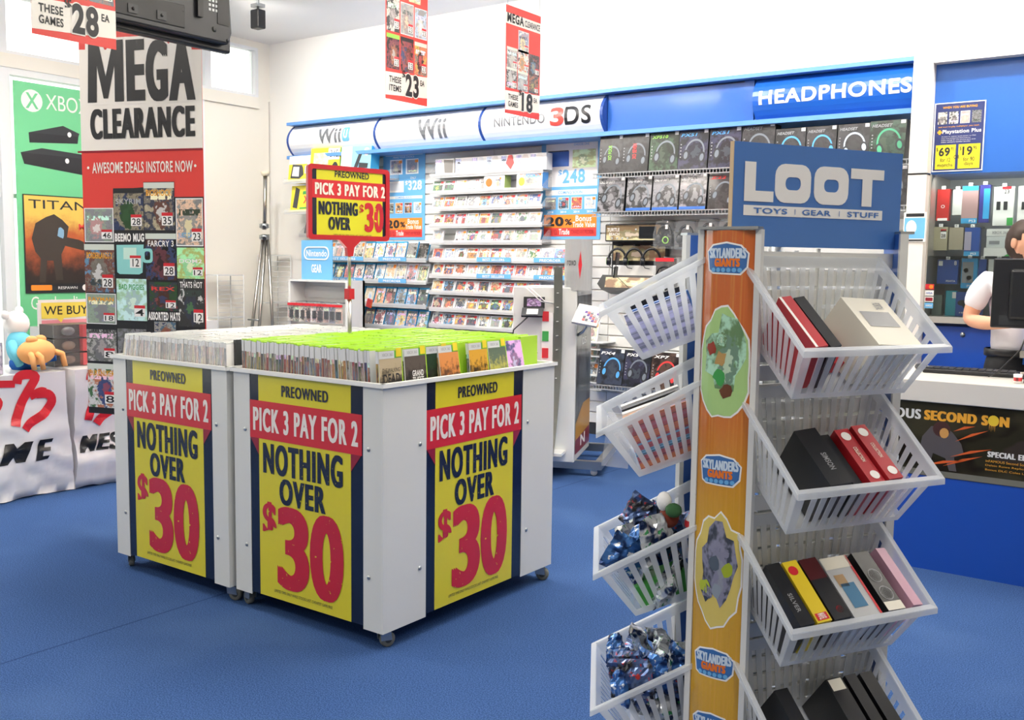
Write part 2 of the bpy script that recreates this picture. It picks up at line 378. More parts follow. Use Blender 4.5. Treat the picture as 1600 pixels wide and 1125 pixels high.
ys2 = [-3.2, -0.4, 2.2, 4.6, 6.78, 7.45]
for i in range(5):
    a, b = ys2[i], ys2[i+1]
    o = MB().box(XL-0.09, XL+0.01, a, a+0.04, 3.32, 3.86).box(XL-0.09, XL+0.01, b-0.04, b, 3.32, 3.86).box(XL-0.09, XL+0.01, a+0.04, b-0.04, 3.32, 3.35).box(XL-0.09, XL+0.01, a+0.04, b-0.04, 3.83, 3.86)
    o = struct(o.build('window_%d' % (i+6), FRAME)); MB().box(XL-0.05, XL-0.044, a+0.04, b-0.04, 3.35, 3.83).build('pane', GLASS, o)
struct(MB().box(-30, -9.2, -25, 30, -0.12, -0.02).build('trim_1', mat('pale_paving', '#c9c5bd', 0.8)), 'pale paving outside the shop window')
# fascia over the shelf wall: blue backing rails with bowed sign panels
fa = struct(MB().box(-8.36, -1.80, 7.42, YB+0.02, 2.60, 2.985).build('trim_2', mat('fascia_light_blue', '#5f93d2', 0.35)), 'blue sign fascia along the top of the shelf wall')
MB().box(-8.36, -1.80, 7.30, 7.42, 2.955, 2.985).build('top_rail', MATS['fascia_light_blue'], fa); MB().box(-8.36, -1.80, 7.30, 7.42, 2.60, 2.635).build('bottom_rail', MATS['fascia_light_blue'], fa)
# ================================================================== signs above the shelf wall
FH, BOWD = 0.315, 0.095
def bowf(x, y, z): return Vector((x, y - BOWD*(1-((z/FH)*2-1)**2), z))
def zbent(o, n=9, bx=0.0):
    bm = bmesh.new(); bm.from_mesh(o.data)
    for i in range(1, n):
        bmesh.ops.bisect_plane(bm, geom=bm.verts[:]+bm.edges[:]+bm.faces[:], plane_co=(0, 0, FH*i/n), plane_no=(0, 0, 1))
    bm.to_mesh(o.data); bm.free()
    for v in o.data.vertices: v.co = bowf(*v.co)
    o.data.update(); return o
def bow_sign(x0, x1, m, label, texts):
    n = 9; b = MB(); wd = x1-x0
    pr = [(bowf(0, 0, FH*i/n).y, FH*i/n) for i in range(n+1)]
    b.prism([(y, z) for y, z in pr] + [(y+0.006, z) for y, z in reversed(pr)], 0, wd, axis='x')
    o = tag(b.build('bowed_sign', m, None, (x0, 7.40, 2.637)), label, 'sign')
    for s, a, c, z0, z1, tm, bold, sh in texts:
        zbent(text(s, a*wd, c*wd, z0*FH, z1*FH, tm, o, y=-0.003, bold=bold, shear=sh))
    return o
FGREY = mat('fascia_grey_print', '#6f7276', 0.4)
SIGNW = mat('sign_white', '#ecebec', 0.25, coat=0.2)
EDGE = mat('seam_navy', '#24478f', 0.4)
s1 = bow_sign(-8.34, -7.085, SIGNW, 'bowed white sign with silver and light blue lettering, nearest the corner', [('Wii', 0.36, 0.63, 0.32, 0.80, FGREY, 0.03, 0.0)])
zbent(poly('letter_tile', rrect(0.815, 0.915, 0.105, 0.245, 0.02), SKYB, s1, y=-0.003)); zbent(text('U', 0.838, 0.892, 0.135, 0.225, PAPER, s1, y=-0.005, bold=0.03))
bow_sign(-7.055, -5.755, SIGNW, 'bowed white sign with silver lettering above the game shelves', [('Wii', 0.42, 0.70, 0.18, 0.80, FGREY, 0.03, 0.0)])
bow_sign(-5.725, -4.455, SIGNW, 'bowed white sign with red and black lettering beside the plain blue panel', [('NINTENDO', 0.12, 0.56, 0.36, 0.62, FGREY, 0.015, 0), ('3', 0.60, 0.715, 0.26, 0.76, mat('logo_red', '#e0524a', 0.3), 0.03, 0), ('DS', 0.72, 0.93, 0.26, 0.76, INK, 0.02, 0)])
for x in (-8.35, -7.07, -5.74, -4.44):
    n = 9; pr = [(bowf(0, 0, FH*i/n).y, FH*i/n) for i in range(n+1)]
    MB().prism([(y-0.004, z) for y, z in pr]+[(0.02, FH), (0.02, 0)], -0.014, 0.014, axis='x').build('seam_strip', EDGE, fa, (x, 7.40, 2.637))
bl = tag(MB().box(0, 1.30, 0, 0.02, 0, FH).build('blank_sign', BLUE, None, (-4.42, 7.385, 2.637)), 'plain flat blue sign panel with thin black slots', 'sign')
for z in (0.004, FH-0.012): MB().box(0.06, 1.22, -0.002, 0.004, z, z+0.008).build('slot', BLACK, bl)
bow_sign(-3.10, -1.84, mat('headphone_sign_blue', '#1f5cb8', 0.3, coat=0.2), 'bowed blue sign with white headphones lettering by the column', [('HEADPHONES', 0.04, 0.925, 0.34, 0.68, PAPER, 0.03, 0.0)])

# ================================================================== display shelves and the games on them
TRAY = mat('shelf_white', '#dfe0e0', 0.4); LIPM = clear_plastic('ticket_strip_clear', (0.93, 0.94, 0.95), 0.5, 0.2); WIRE = mat('wire_white', '#cfd0d0', 0.4)
def shelf(x0, x1, zb, label, strips=(), d=0.152):
    wd = x1-x0; t = thing('game_shelf', label, 'shelf', (x0, 7.6, zb), group='sloping game shelves')
    # tray slopes down to the front, then a ticket lip
    MB().prism([(0.0, 0.004), (-d, -0.008), (-d, -0.014), (0.0, -0.002)], 0, wd, axis='x').build('tray', TRAY, t)
    MB().box(0, wd, -d-0.006, -d, -0.016, 0.016).build('ticket_lip', LIPM, t)
    MB().box(0, wd, -d-0.004, -d+0.002, -0.026, -0.016).build('front_rail', WIRE, t)
    for x in (0.0, wd-0.004): MB().prism([(0.0, 0.11), (-0.05, 0.11), (-d, 0.028), (-d, -0.02), (0, -0.02)], x, x+0.004, axis='x').build('bracket', CLEAR, t)
    for a, b, s, c in strips:
        k = MB().box(a, b, -0.164, -0.1585, -0.016, 0.026).build('ticket_strip', c, t)
        text(s, a+(b-a)*0.18, a+(b-a)*0.82, -0.010, 0.014, PAPER, k, y=-0.1655, bold=0.02)
    return t
def case_mesh(name, w_, h_, t_, m): return MB().box(-w_/2, w_/2, 0, t_, 0, h_).mesh(name, m)
WCASE = mat('white_case', '#e6e7ea', 0.25); BCASE = mat('blue_case', '#2f8fc0', 0.25); KCASE = mat('grey_case', '#4a4d52', 0.3)
A3DS = art('cover_handheld', frame='#e8e8e8', fw=0.045, sat=0.65, lo=0.25, hi=0.9, sticker='#d8333a', tall=1.0)
A3DSB = art('cover_handheld_pale', frame='#f4f4f4', fw=0.1, sat=0.4, lo=0.6, hi=0.95, tall=1.0, sticker='#ef8b2a')
AWIIU = art('cover_blue_header', header='#2f9ccc', hf=0.09, sat=0.55, lo=0.35, hi=0.95, sticker='#f0f0f0')
AWII = art('cover_white_header', header='#f0f0f0', hf=0.1, frame='#f0f0f0', fw=0.04, sat=0.5, lo=0.45, hi=0.95, sticker='#ee8a2c')
AGREY = art('cover_grey', sat=0.08, lo=0.12, hi=0.4, header='#dddddd', hf=0.08)
DS_ME = case_mesh('handheld_case', 0.1365, 0.124, 0.016, WCASE); WU_ME = case_mesh('blue_case', 0.135, 0.19, 0.016, BCASE); WI_ME = case_mesh('white_case', 0.135, 0.19, 0.016, WCASE)
R3 = random.Random(11)
def game(kind, x, z, label, group, y=7.456, lean=-0.30):
    me, w_, h_, a = {'ds': (DS_ME, 0.128, 0.117, A3DS), 'dsp': (DS_ME, 0.128, 0.117, A3DSB), 'wu': (WU_ME, 0.13, 0.184, AWIIU), 'wi': (WI_ME, 0.13, 0.184, AWII), 'gr': (WU_ME, 0.13, 0.184, AGREY)}[kind]
    o = tag(ob('game_case', me, None, (x, y, z), (lean+R3.uniform(-0.03, 0.03), 0, R3.uniform(-0.03, 0.03))), label, 'game', group)
    card('cover_sheet', w_, h_, a, o, 0, -0.0012, 0.003)
    return o
ROWN = ['top', 'second', 'third', 'fourth', 'fifth', 'sixth', 'seventh', 'eighth', 'ninth', 'tenth', 'eleventh', 'twelfth']
# middle bay: handheld games
mid = [(2.36, -5.12, ()), (2.20, -5.12, ()), (2.045, -5.12, ()), (1.88, -5.12, ()), (1.72, -5.12, ()),
       (1.55, -4.70, ((0.60, 1.0, 'BEST SELLERS', SKYB), (1.26, 1.62, 'PREORDER', SKYB))), (1.395, -4.70, ((0.60, 1.0, 'BEST SELLERS', SKYB), (1.26, 1.62, 'PREORDER', SKYB))),
       (1.235, -5.12, ()), (1.07, -5.12, ()), (0.91, -4.72, ()), (0.755, -4.66, ()), (0.60, -4.66, ())]
for r, (z, xe, st) in enumerate(mid):
    shelf(-6.46, xe, z, 'white sloping shelf of handheld games, %s from the top in the middle bay' % ('highest' if r == 0 else ROWN[r]), st)
    if r == 0: continue
    n = int((xe+6.44)/0.1435)
    if r == 1: n = 5
    skip = {4: (1,), 11: (3,)}.get(r, ())
    for i in range(n):
        if i in skip: continue
        k = 'dsp' if R3.random() < (0.5 if r in (5, 6) and i > 8 else 0.22) else 'ds'
        game(k, -6.375+i*0.1435, z-0.004, 'handheld game case, %s along on the %s shelf from the top, middle bay' % (nth(i), ROWN[r]), 'handheld games in the middle bay')
# console cartons and packs on the upper two shelves of the middle bay
def carton(name, w_, d_, h_, faces, label, cat, loc, rot=(0, 0, 0), group=None, topm=None, sidem=None, base=PAPER):
    """box with a printed front, origin at the middle of its front lower edge; faces: list of (kind, args)"""
    t = thing(name, label, cat, loc, group=group, rot=rot)
    b = MB().box(-w_/2, w_/2, 0, d_, 0, h_); mats = [base, sidem or base, topm or base]
    b.mi = [0, 2, 0, 0, 1, 1]
    b.build('carton', mats, t)
    for f in faces:
        if f[0] == 'card': card('front_print', f[1]*w_, f[2]*h_, f[5], t, (f[3]-0.5)*w_, -0.0012, f[4]*h_)
        elif f[0] == 'poly': poly('printed_shape', [((a-0.5)*w_, c*h_) for a, c in f[1]], f[2], t, y=-0.0018-0.0004*(f[3] if len(f) > 3 else 0))
        elif f[0] == 'text': text(f[1], (f[2]-0.5)*w_, (f[3]-0.5)*w_, f[4]*h_, f[5]*h_, f[6], t, y=-0.0032, bold=f[7] if len(f) > 7 else 0.0, shear=f[8] if len(f) > 8 else 0.0)
    return t
DIA = [(0.30, 0.5), (0.48, 0.98), (0.72, 0.98), (0.84, 0.5), (0.62, 0.1)]
AB = art('print_sky', hue=0.55, sat=0.35, lo=0.7, hi=0.95, tall=1.0)
for i, (x, c, w_) in enumerate(((-6.27, '#8d8a86', 0.22), (-6.03, '#e8e8ea', 0.20), (-5.84, '#e3e6ea', 0.17), (-5.67, '#ded9d2', 0.17), (-5.50, '#d8605c', 0.17), (-5.33, '#e2d6d0', 0.17), (-5.17, '#ece8e2', 0.17))):
    nm = ['dark photo', 'plain white', 'light blue', 'beige hexagon', 'red hexagon', 'pink hexagon', 'ivory hexagon'][i]
    carton('console_carton', w_, 0.10, 0.15, [('card', 0.34, 0.86, 0.17, 0.08, AB), ('poly', [(0.5, 0.12), (0.95, 0.1), (0.98, 0.92), (0.46, 0.95)] if i < 2 else DIA, mat('console_tint_%d' % i, c, 0.35), 1)],
           'white handheld console box with a %s print on the highest shelf' % nm, 'console box', (x, 7.445, 2.364), (-0.0, 0, 0.05), 'console boxes on the highest middle shelf')
carton('game_pack', 0.24, 0.10, 0.13, [('poly', ellipse(0.25, 0.5, 0.16, 0.3, 14), mat('pack_orange', '#f07a3a', 0.4), 1), ('card', 0.3, 0.8, 0.7, 0.1, A3DSB)], 'white pack with an orange picture among the handheld games', 'game pack', (-5.67, 7.445, 2.205), (-0.05, 0, 0.0), sidem=mat('pack_lime', '#a8bd6a', 0.4))
carton('game_pack', 0.28, 0.10, 0.15, [('card', 0.96, 0.9, 0.5, 0.05, A3DSB), ('poly', ellipse(0.2, 0.4, 0.12, 0.26, 12), mat('pack_yellow', '#f1d94e', 0.4), 1), ('text', 'POKEMON', 0.36, 0.9, 0.62, 0.85, SKYB, 0.03)], 'white pack with a yellow blot and blue side among the handheld games', 'game pack', (-5.27, 7.445, 2.205), (-0.05, 0, 0.02), sidem=mat('pack_blue', '#3f8fd6', 0.4))
# corner bay: console boxes above, games in blue cases below
shelf(-8.34, -7.0, 2.36, 'white shelf under the large console boxes in the corner bay', d=0.36); shelf(-8.34, -7.62, 2.04, 'short white shelf holding a single yellow console box', d=0.36)
shelf(-8.34, -7.25, 1.80, 'white sloping shelf half hidden by the red framed sign')
CONS = mat('console_black', '#3c3d40', 0.3)
def conbox(name_, w_, h_, x, z, base, sd, extra, label, rz=0.0, y=7.27, d=0.14):
    return carton('console_box', w_, d, h_, extra, label, 'console box', (x, y, z), (-0.12, 0, rz), 'large console boxes in the corner bay', sidem=sd, base=base)
YC = mat('carton_yellow', '#f0dd3c', 0.4); GC = mat('carton_green', '#6cbf4e', 0.4); BC2 = mat('carton_sky', '#3fa9dc', 0.4)
PAD = [(0.1, 0.12), (0.5, 0.08), (0.66, 0.24), (0.62, 0.5), (0.56, 0.62), (0.16, 0.66)]
conbox('a', 0.36, 0.27, -8.13, 2.362, YC, YC, [('poly', [(0, 0.66), (1, 0.66), (1, 1), (0, 1)], PAPER), ('poly', PAD, CONS, 1), ('poly', [(0.16, 0.2), (0.46, 0.17), (0.46, 0.55), (0.2, 0.57)], PAPER, 2), ('card', 0.24, 0.3, 0.82, 0.28, A3DSB)], 'yellow and white console box with a dark gamepad at the corner end')
conbox('b', 0.40, 0.33, -7.76, 2.362, YC, GC, [('card', 0.5, 0.6, 0.36, 0.25, art('print_fruit', hue=0.13, sat=0.5, lo=0.8, hi=0.98)), ('poly', [(0.6, 0.62), (0.98, 0.62), (0.98, 0.98), (0.6, 0.98)], PAPER, 1), ('text', '348', 0.66, 0.93, 0.7, 0.92, INK, -0.01), ('poly', ellipse(0.85, 0.33, 0.11, 0.22, 10), CONS, 2)], 'yellow and green console box with a handwritten price card', 0.1)
conbox('c', 0.38, 0.32, -7.31, 2.362, mat('carton_pale_blue', '#8fd0ee', 0.4), BC2, [('poly', [(0, 0), (0.36, 0), (0.36, 1), (0, 1)], PAPER), ('card', 0.3, 0.4, 0.18, 0.45, A3DSB), ('poly', [(0.42, 0.25), (0.56, 0.28), (0.7, 0.75), (0.6, 0.8)], CONS, 1), ('poly', [(0.6, 0.3), (0.9, 0.3), (0.92, 0.45), (0.62, 0.48)], CONS, 2), ('poly', ellipse(0.85, 0.82, 0.09, 0.13, 12), PAPER, 2)], 'sky blue console box with a white strip beside the yellow ones', 0.12)
conbox('d', 0.36, 0.27, -8.10, 2.045, YC, YC, [('poly', [(0.1, 0.15), (0.3, 0.1), (0.36, 0.85), (0.18, 0.95)], CONS), ('text', 'XL', 0.55, 0.9, 0.3, 0.6, BRED, 0.03), ('poly', [(0.5, 0.65), (0.95, 0.68), (0.95, 0.8), (0.5, 0.78)], GREEN), ('poly', [(0.4, 0.08), (1, 0.1), (1, 0.16), (0.4, 0.14)], GREEN, 1)], 'yellow console box with a dark upright console on the short shelf')
for i in range(5): game('wi', -8.22+i*0.15, 1.80, 'white case game, %s along on the shelf by the red framed sign' % nth(i), 'white case games in the corner bay')
for r, (z, st) in enumerate(((1.545, ((0.03, 0.62, 'BEST SELLERS', SKYB), (0.84, 1.22, 'PREORDER', SKYB))), (1.325, ((0.03, 0.62, 'BEST SELLERS', SKYB), (0.84, 1.22, 'PREORDER', SKYB))), (1.085, ()), (0.865, ()), (0.64, ()))):
    shelf(-7.98, -6.50, z, 'white sloping shelf of tall blue case games, %s of the corner bay' % ROWN[r], st)
    for i in range(10):
        if (r, i) in ((2, 0), (3, 1)): continue
        k = 'wu'
        if r == 0: k = 'gr' if i > 7 else ('wi' if i < 4 else 'wu')
        if r == 1 and i > 5: k = 'wi'
        game(k, -7.90+i*0.1475, z, 'tall game case, %s along on the %s shelf of the corner bay' % (nth(i), ROWN[r]), 'tall games in the corner bay')
# posters on the slatwall
def wall_poster(x0, x1, z0, z1, label):
    wd, hh = x1-x0, z1-z0
    return wd, hh, tag(MB().box(-wd/2, wd/2, 0, 0.004, 0, hh).build('wall_poster', SKYB, None, ((x0+x1)/2, 7.594, z0)), label, 'poster')
def price_poster(x0, x1, label, title, price, dollar_x, picture):
    wd, hh, o = wall_poster(x0, x1, 1.745, 2.69, label)
    B = lambda a, b, c, d, m, k=0: poly('panel', [((a-0.5)*wd, c*hh), ((b-0.5)*wd, c*hh), ((b-0.5)*wd, d*hh), ((a-0.5)*wd, d*hh)], m, o, y=-0.001-0.0006*k)
    T = lambda s, a, b, c, d, m, bo=0.02: text(s, (a-0.5)*wd, (b-0.5)*wd, c*hh, d*hh, m, o, y=-0.0035, bold=bo)
    picture(B, T, o, wd, hh)
    T(title, 0.1, 0.9, 0.925, 0.965, SKYB if price == '248' else GREY); 
    B(0.06, 0.94, 0.03, 0.235, ORANGE, 1); B(0.06, 0.94, 0.03, 0.11, BRED, 2)
    T('20', 0.1, 0.4, 0.125, 0.215, INK, 0.05); T('%', 0.42, 0.54, 0.135, 0.195, INK, 0.03); T('Bonus', 0.6, 0.86, 0.17, 0.225, PAPER, 0.02); T('Trade Value', 0.55, 0.92, 0.115, 0.165, PAPER, 0.02)
    T('WHEN YOU', 0.1, 0.3, 0.04, 0.095, DKRED, 0.0); T('Trade', 0.32, 0.5, 0.045, 0.10, PAPER, 0.02); T('TOWARDS ANY PREORDER', 0.52, 0.9, 0.05, 0.09, DKRED, 0.0)
    for i in range(4): card('small_cover', 0.18*wd, 0.115*hh, [AGREY, A3DS, A3DS, A3DSB][i], o, (0.17+i*0.22-0.5)*wd, -0.0022, 0.285*hh)
    return o
def pic248(B, T, o, wd, hh):
    B(0.08, 0.94, 0.50, 0.985, PAPER); B(0.08, 0.94, 0.42, 0.47, PAPER); T('COMING SOON', 0.3, 0.7, 0.43, 0.46, SKYB); T('CHOOSE ONE', 0.55, 0.8, 0.88, 0.90, SKYB, 0.0)
    B(0.10, 0.47, 0.69, 0.83, mat('console_blue', '#3a62b0', 0.3), 1); poly('console_lid', [((a-0.5)*wd, b*hh) for a, b in ((0.10, 0.83), (0.47, 0.83), (0.46, 0.84), (0.12, 0.84))], INK, o, y=-0.003)
    card('dog_print', 0.38*wd, 0.17*hh, art('print_puppy', hue=0.07, sat=0.5, lo=0.6, hi=1.0, title=False), o, 0.22*wd, -0.0022, 0.67*hh)
    T('$', 0.30, 0.36, 0.59, 0.66, SKYB, 0.02); T('248', 0.37, 0.74, 0.53, 0.66, SKYB, 0.03)
    for i in range(4): T('2014', (0.12+i*0.22), (0.22+i*0.22), 0.25, 0.272, PAPER)
price_poster(-5.24, -4.60, 'light blue price poster beside the black headset boxes', '3DS XL CONSOLE + NINTENDOGS', '248', 0.3, pic248)
def pic328(B, T, o, wd, hh):
    B(0.06, 0.95, 0.90, 0.985, PAPER); B(0.08, 0.94, 0.44, 0.47, PAPER); T('COMING SOON', 0.3, 0.7, 0.445, 0.466, SKYB)
    for i, x in enumerate((0.32, 0.70)): card('bundle_print', 0.3*wd, 0.16*hh, A3DSB, o, (x-0.5)*wd, -0.0022, 0.70*hh)
    B(0.12, 0.5, 0.51, 0.63, PAPER, 1); B(0.14, 0.42, 0.53, 0.61, mat('pad_pale', '#d9dde2', 0.4), 2)
    T('ONLY', 0.66, 0.8, 0.645, 0.67, PAPER); T('$', 0.54, 0.6, 0.57, 0.63, PAPER); T('328', 0.61, 0.93, 0.53, 0.63, PAPER, 0.03); T('MAKE YOUR CHOICE', 0.25, 0.75, 0.872, 0.892, PAPER, 0.0)
price_poster(-7.22, -6.65, 'light blue price poster beside the red framed sign', 'Wii U BASIC CONSOLE', '328', 0.3, pic328)

# ================================================================== headphone bay
WIREM = mat('wire_grey', '#a9abad', 0.35, metal=0.4)
def wire_shelf(x0, x1, z, label):
    t = thing('wire_shelf', label, 'shelf', (x0, 7.6, z), group='wire shelves of the headphone bay'); wd = x1-x0
    b = MB()
    for i in range(int(wd/0.028)): b.box(0.01+i*0.028, 0.015+i*0.028, -0.31, -0.01, -0.006, 0.0)
    b.build('wire_deck', WIREM, t)['kind'] = 'stuff'
    for y, zz in ((-0.31, 0.0), (-0.31, -0.035), (-0.02, 0.0)): MB().box(0, wd, y-0.004, y+0.004, zz-0.004, zz+0.004).build('rail', WIREM, t)
    b = MB()
    for i in range(int(wd/0.028)): b.box(0.01+i*0.028, 0.015+i*0.028, -0.313, -0.309, -0.035, 0.0)
    b.build('wire_front', WIREM, t)['kind'] = 'stuff'
wire_shelf(-4.50, -1.85, 2.285, 'upper grey wire shelf under the black headset boxes'); wire_shelf(-4.50, -1.85, 1.965, 'second grey wire shelf under the black headset boxes'); wire_shelf(-4.46, -2.6, 0.495, 'low grey wire shelf holding tilted headset boxes')
wire_shelf(-2.6, -1.85, 1.60, 'short grey wire shelf by the white column')
KBOX = mat('box_black', '#1b1c20', 0.28, coat=0.3); KBOX2 = mat('box_charcoal', '#25272c', 0.28, coat=0.3)
def glyph(t, w_, h_, m, cx=0.55, cz=0.42, s=0.34, y=-0.0022, cup=None, tilt=0.0):
    """printed headset: a band and two ear cups"""
    R = s*w_; n = 18; b = MB(); a0 = -0.3
    vs = []; fs = []
    for i in range(n+1):
        a = a0 + (PI-2*a0)*i/n
        for rr in (R, R*0.86): vs.append((rr*math.cos(a), 0, rr*1.25*math.sin(a)))
    fs = [(2*i, 2*i+1, 2*i+3, 2*i+2) for i in range(n)]
    b.add(vs, fs)
    for sx in (-1, 1):
        e = ellipse(sx*R*0.82, -R*0.35, R*0.34, R*0.52, 14); b.add([(a, -0.0004, c) for a, c in e], [tuple(range(14))], 1)
        e = ellipse(sx*R*0.82, -R*0.35, R*0.2, R*0.34, 12); b.add([(a, -0.0008, c) for a, c in e], [tuple(range(12))], 0)
    return b.build('headset_picture', [m, cup or KBOX2], t, ((cx-0.5)*w_, y, cz*h_), (0, tilt, 0))
GLOW = {'g': mat('print_lime', '#86c440', 0.3), 'b': mat('print_azure', '#4f9fe0', 0.3), 'w': mat('print_steel', '#6d757e', 0.3), 'r': mat('print_crimson', '#d23a3a', 0.3), 'l': mat('print_ice', '#b8c8dc', 0.3), 't': mat('print_teal', '#3f9c74', 0.3)}
AHS = {'b': art('box_art_blue', hue=0.57, hspread=0.3, sat=0.75, lo=0.008, hi=0.07, title=False), 'g': art('box_art_green', hue=0.3, hspread=0.3, sat=0.75, lo=0.008, hi=0.07, title=False), 'k': art('box_art_dark', hue=0.6, sat=0.15, lo=0.008, hi=0.035, title=False), 'r': art('box_art_red', hue=0.97, hspread=0.2, sat=0.8, lo=0.008, hi=0.08, title=False), 's': art('box_art_silver', hue=0.6, sat=0.1, lo=0.015, hi=0.24, title=False)}
def headset_box(x, z, w_, h_, title, tc, look, label, gm='w', side=None, y=7.32, lean=-0.10, foot=None, rz=0.0, tilt=0.15, vert=False, title2=None):
    t = carton('headset_box', w_, 0.11, h_, [('card', 0.98, 0.985, 0.5, 0.008, AHS[look])], label, 'headset box', (x, y, z), (lean, 0, rz), 'boxed headsets', sidem=side, base=KBOX)
    glyph(t, w_, h_, GLOW[gm], tilt=tilt)
    if vert: text(title, -0.16*h_, 0.24*h_, -0.05*w_, 0.10*w_, tc, t, y=-0.004, bold=0.02, loc=(0.0, 0, 0.5*h_), rot=(0, -PI/2, 0))
    elif title: text(title, -0.44*w_, 0.12*w_, 0.83*h_, 0.91*h_, tc, t, y=-0.004, bold=0.03, shear=0.2)
    if title2: text(title2, -0.4*w_, -0.05*w_, 0.74*h_, 0.78*h_, PAPER, t, y=-0.004)
    if foot: poly('foot_band', [(-0.49*w_, 0.01*h_), (0.49*w_, 0.01*h_), (0.49*w_, 0.09*h_), (-0.49*w_, 0.09*h_)], foot, t, y=-0.003)
    card('price_ticket', 0.13*w_, 0.09*h_, PAPER, t, 0.41*w_, -0.0035, 0.9*h_)
    b = MB()
    for i in range(5): b.add([(-0.44*w_, -0.004, (0.3+0.08*i)*h_), (-0.40*w_, -0.004, (0.3+0.08*i)*h_), (-0.40*w_, -0.004, (0.33+0.08*i)*h_), (-0.44*w_, -0.004, (0.33+0.08*i)*h_)], [(0, 1, 2, 3)])
    b.build('feature_marks', GREY, t)
    return t
up = [(-4.355, 0.225, 'XO FOUR', 'g', 'k', 'black headset box with vertical lime lettering, first along the upper wire shelf', True, 'w'), (-4.12, 0.25, 'XO SEVEN', 'r', 'k', 'black headset box with vertical red lettering on the upper wire shelf', True, 'w'),
      (-3.855, 0.262, 'XP510', 'g', 'g', 'black and green headset box on the upper wire shelf', False, 'w'), (-3.595, 0.255, 'PX51', 'b', 'b', 'black and blue headset box next to the green one, upper wire shelf', False, 'w'),
      (-3.325, 0.265, 'PX51', 'b', 'b', 'second black and blue headset box, cut off by the big blue sign', False, 'w')]
for x, w_, ti, tm, lk, lb, ve, gm in up: headset_box(x, 2.29, w_, 0.315, ti, GLOW[tm], lk, lb, gm, vert=ve)
up2 = [(-3.055, 0.265, 'w', 'k', 'black headset box with a large headband picture and pink ticket', 0.33), (-2.80, 0.235, 'b', 'k', 'black headset box with a violet blue picture above the big blue sign', 0.27), (-2.565, 0.225, 'b', 'k', 'black headset box with blue cups, fifth from the column', 0.27), (-2.33, 0.23, 'l', 'k', 'black headset box with pale blue ring, second from the column', 0.27), (-2.09, 0.25, 't', 'g', 'black headset box with green ring, nearest the column', 0.28)]
for x, w_, gm, lk, lb, hh in up2: headset_box(x, 2.29, w_, hh, 'HEADSET', GREY, lk, lb, gm, side=KBOX2, tilt=-0.2)
lo = [(-4.34, 0.26, 'CALL OF DUTY', 's', None, 'silver grey headset box, first along the second wire shelf'), (-4.075, 0.235, 'CALL OF DUTY', 's', BLUE, 'grey headset box with blue foot band, second along the second wire shelf'), (-3.83, 0.235, 'CALL OF DUTY', 's', BLUE, 'grey headset box with blue foot band, third along the second wire shelf'), (-3.585, 0.235, 'CALL OF DUTY', 's', BLUE, 'grey headset box with blue foot band, fourth along the second wire shelf'), (-3.335, 0.235, 'Z22', 'k', None, 'black headset box with red lettering beside the grey ones')]
for i, (x, w_, ti, lk, ft, lb) in enumerate(lo): headset_box(x, 1.97, w_, 0.285, ti, PAPER if i < 4 else GLOW['r'], lk, lb, 'w', foot=ft, tilt=0.3)
headset_box(-2.06, 1.97, 0.24, 0.28, 'HEADSET', GREY, 'k', 'black headset box with a grey ring, on the second shelf by the column', 'w')
lw = [(-4.315, 0.25, 'PX4', 'b', 'b', 'blue headset box leaning on the low wire shelf, nearest the kiosk'), (-4.06, 0.25, 'PX51', 'w', 'b', 'second blue headset box on the low wire shelf'), (-3.80, 0.26, 'XP7', 'r', 'r', 'red and black headset box on the low wire shelf'), (-3.55, 0.22, 'VOX', 'r', 'k', 'dark grey headset box with a thin red line on the low wire shelf')]
for x, w_, ti, gm, lk, lb in lw: headset_box(x, 0.50, w_, 0.31, ti, PAPER, lk, lb, gm, lean=-0.2)
headset_box(-3.30, 0.50, 0.24, 0.29, 'XL1', PAPER, 'k', 'black headset box half hidden behind a hanging basket', 'g', lean=-0.2)
GRC = carton('green_carton', 0.26, 0.2, 0.16, [('card', 0.98, 0.97, 0.5, 0.01, AHS['g']), ('text', 'polk', 0.06, 0.4, 0.55, 0.85, GLOW['g'], 0.02)], 'small dark green carton on the floor under the low wire shelf', 'carton', (-3.62, 7.15, 0.0), base=KBOX)
# headsets (used on the tester and in blister packs)
def headset(label, loc, rot=(0, 0, 0), accent=None, s=1.0, group=None):
    t = thing('headset', label, 'headset', loc, rot=rot, group=group); R = 0.085*s
    MB().tube([(R*math.cos(a), 0, R*1.25*math.sin(a)) for a in [PI*i/12 for i in range(13)]], [0.012*s]*13, 8).build('headband', BLACK, t)
    for sx in (-1, 1):
        M = Matrix.Translation((sx*R, 0, -0.02*s)) @ Matrix.Rotation(sx*PI/2, 4, 'Y')
        cp = MB().lathe([(0.0, -0.025*s), (0.038*s, -0.024*s), (0.044*s, -0.005*s), (0.04*s, 0.02*s), (0.0, 0.026*s)], 14, M=M).build('ear_cup', BLACK, t)
        if accent: MB().lathe([(0.026*s, 0.0255*s), (0.034*s, 0.0255*s), (0.034*s, 0.023*s), (0.026*s, 0.023*s)], 14, M=M).build('accent_ring', accent, cp)
    MB().tube([(-R, -0.02, -0.05*s), (-R*0.7, -0.07*s, -0.085*s), (-R*0.2, -0.1*s, -0.09*s)], 0.004*s, 6).build('microphone', BLACK, t)
    return t
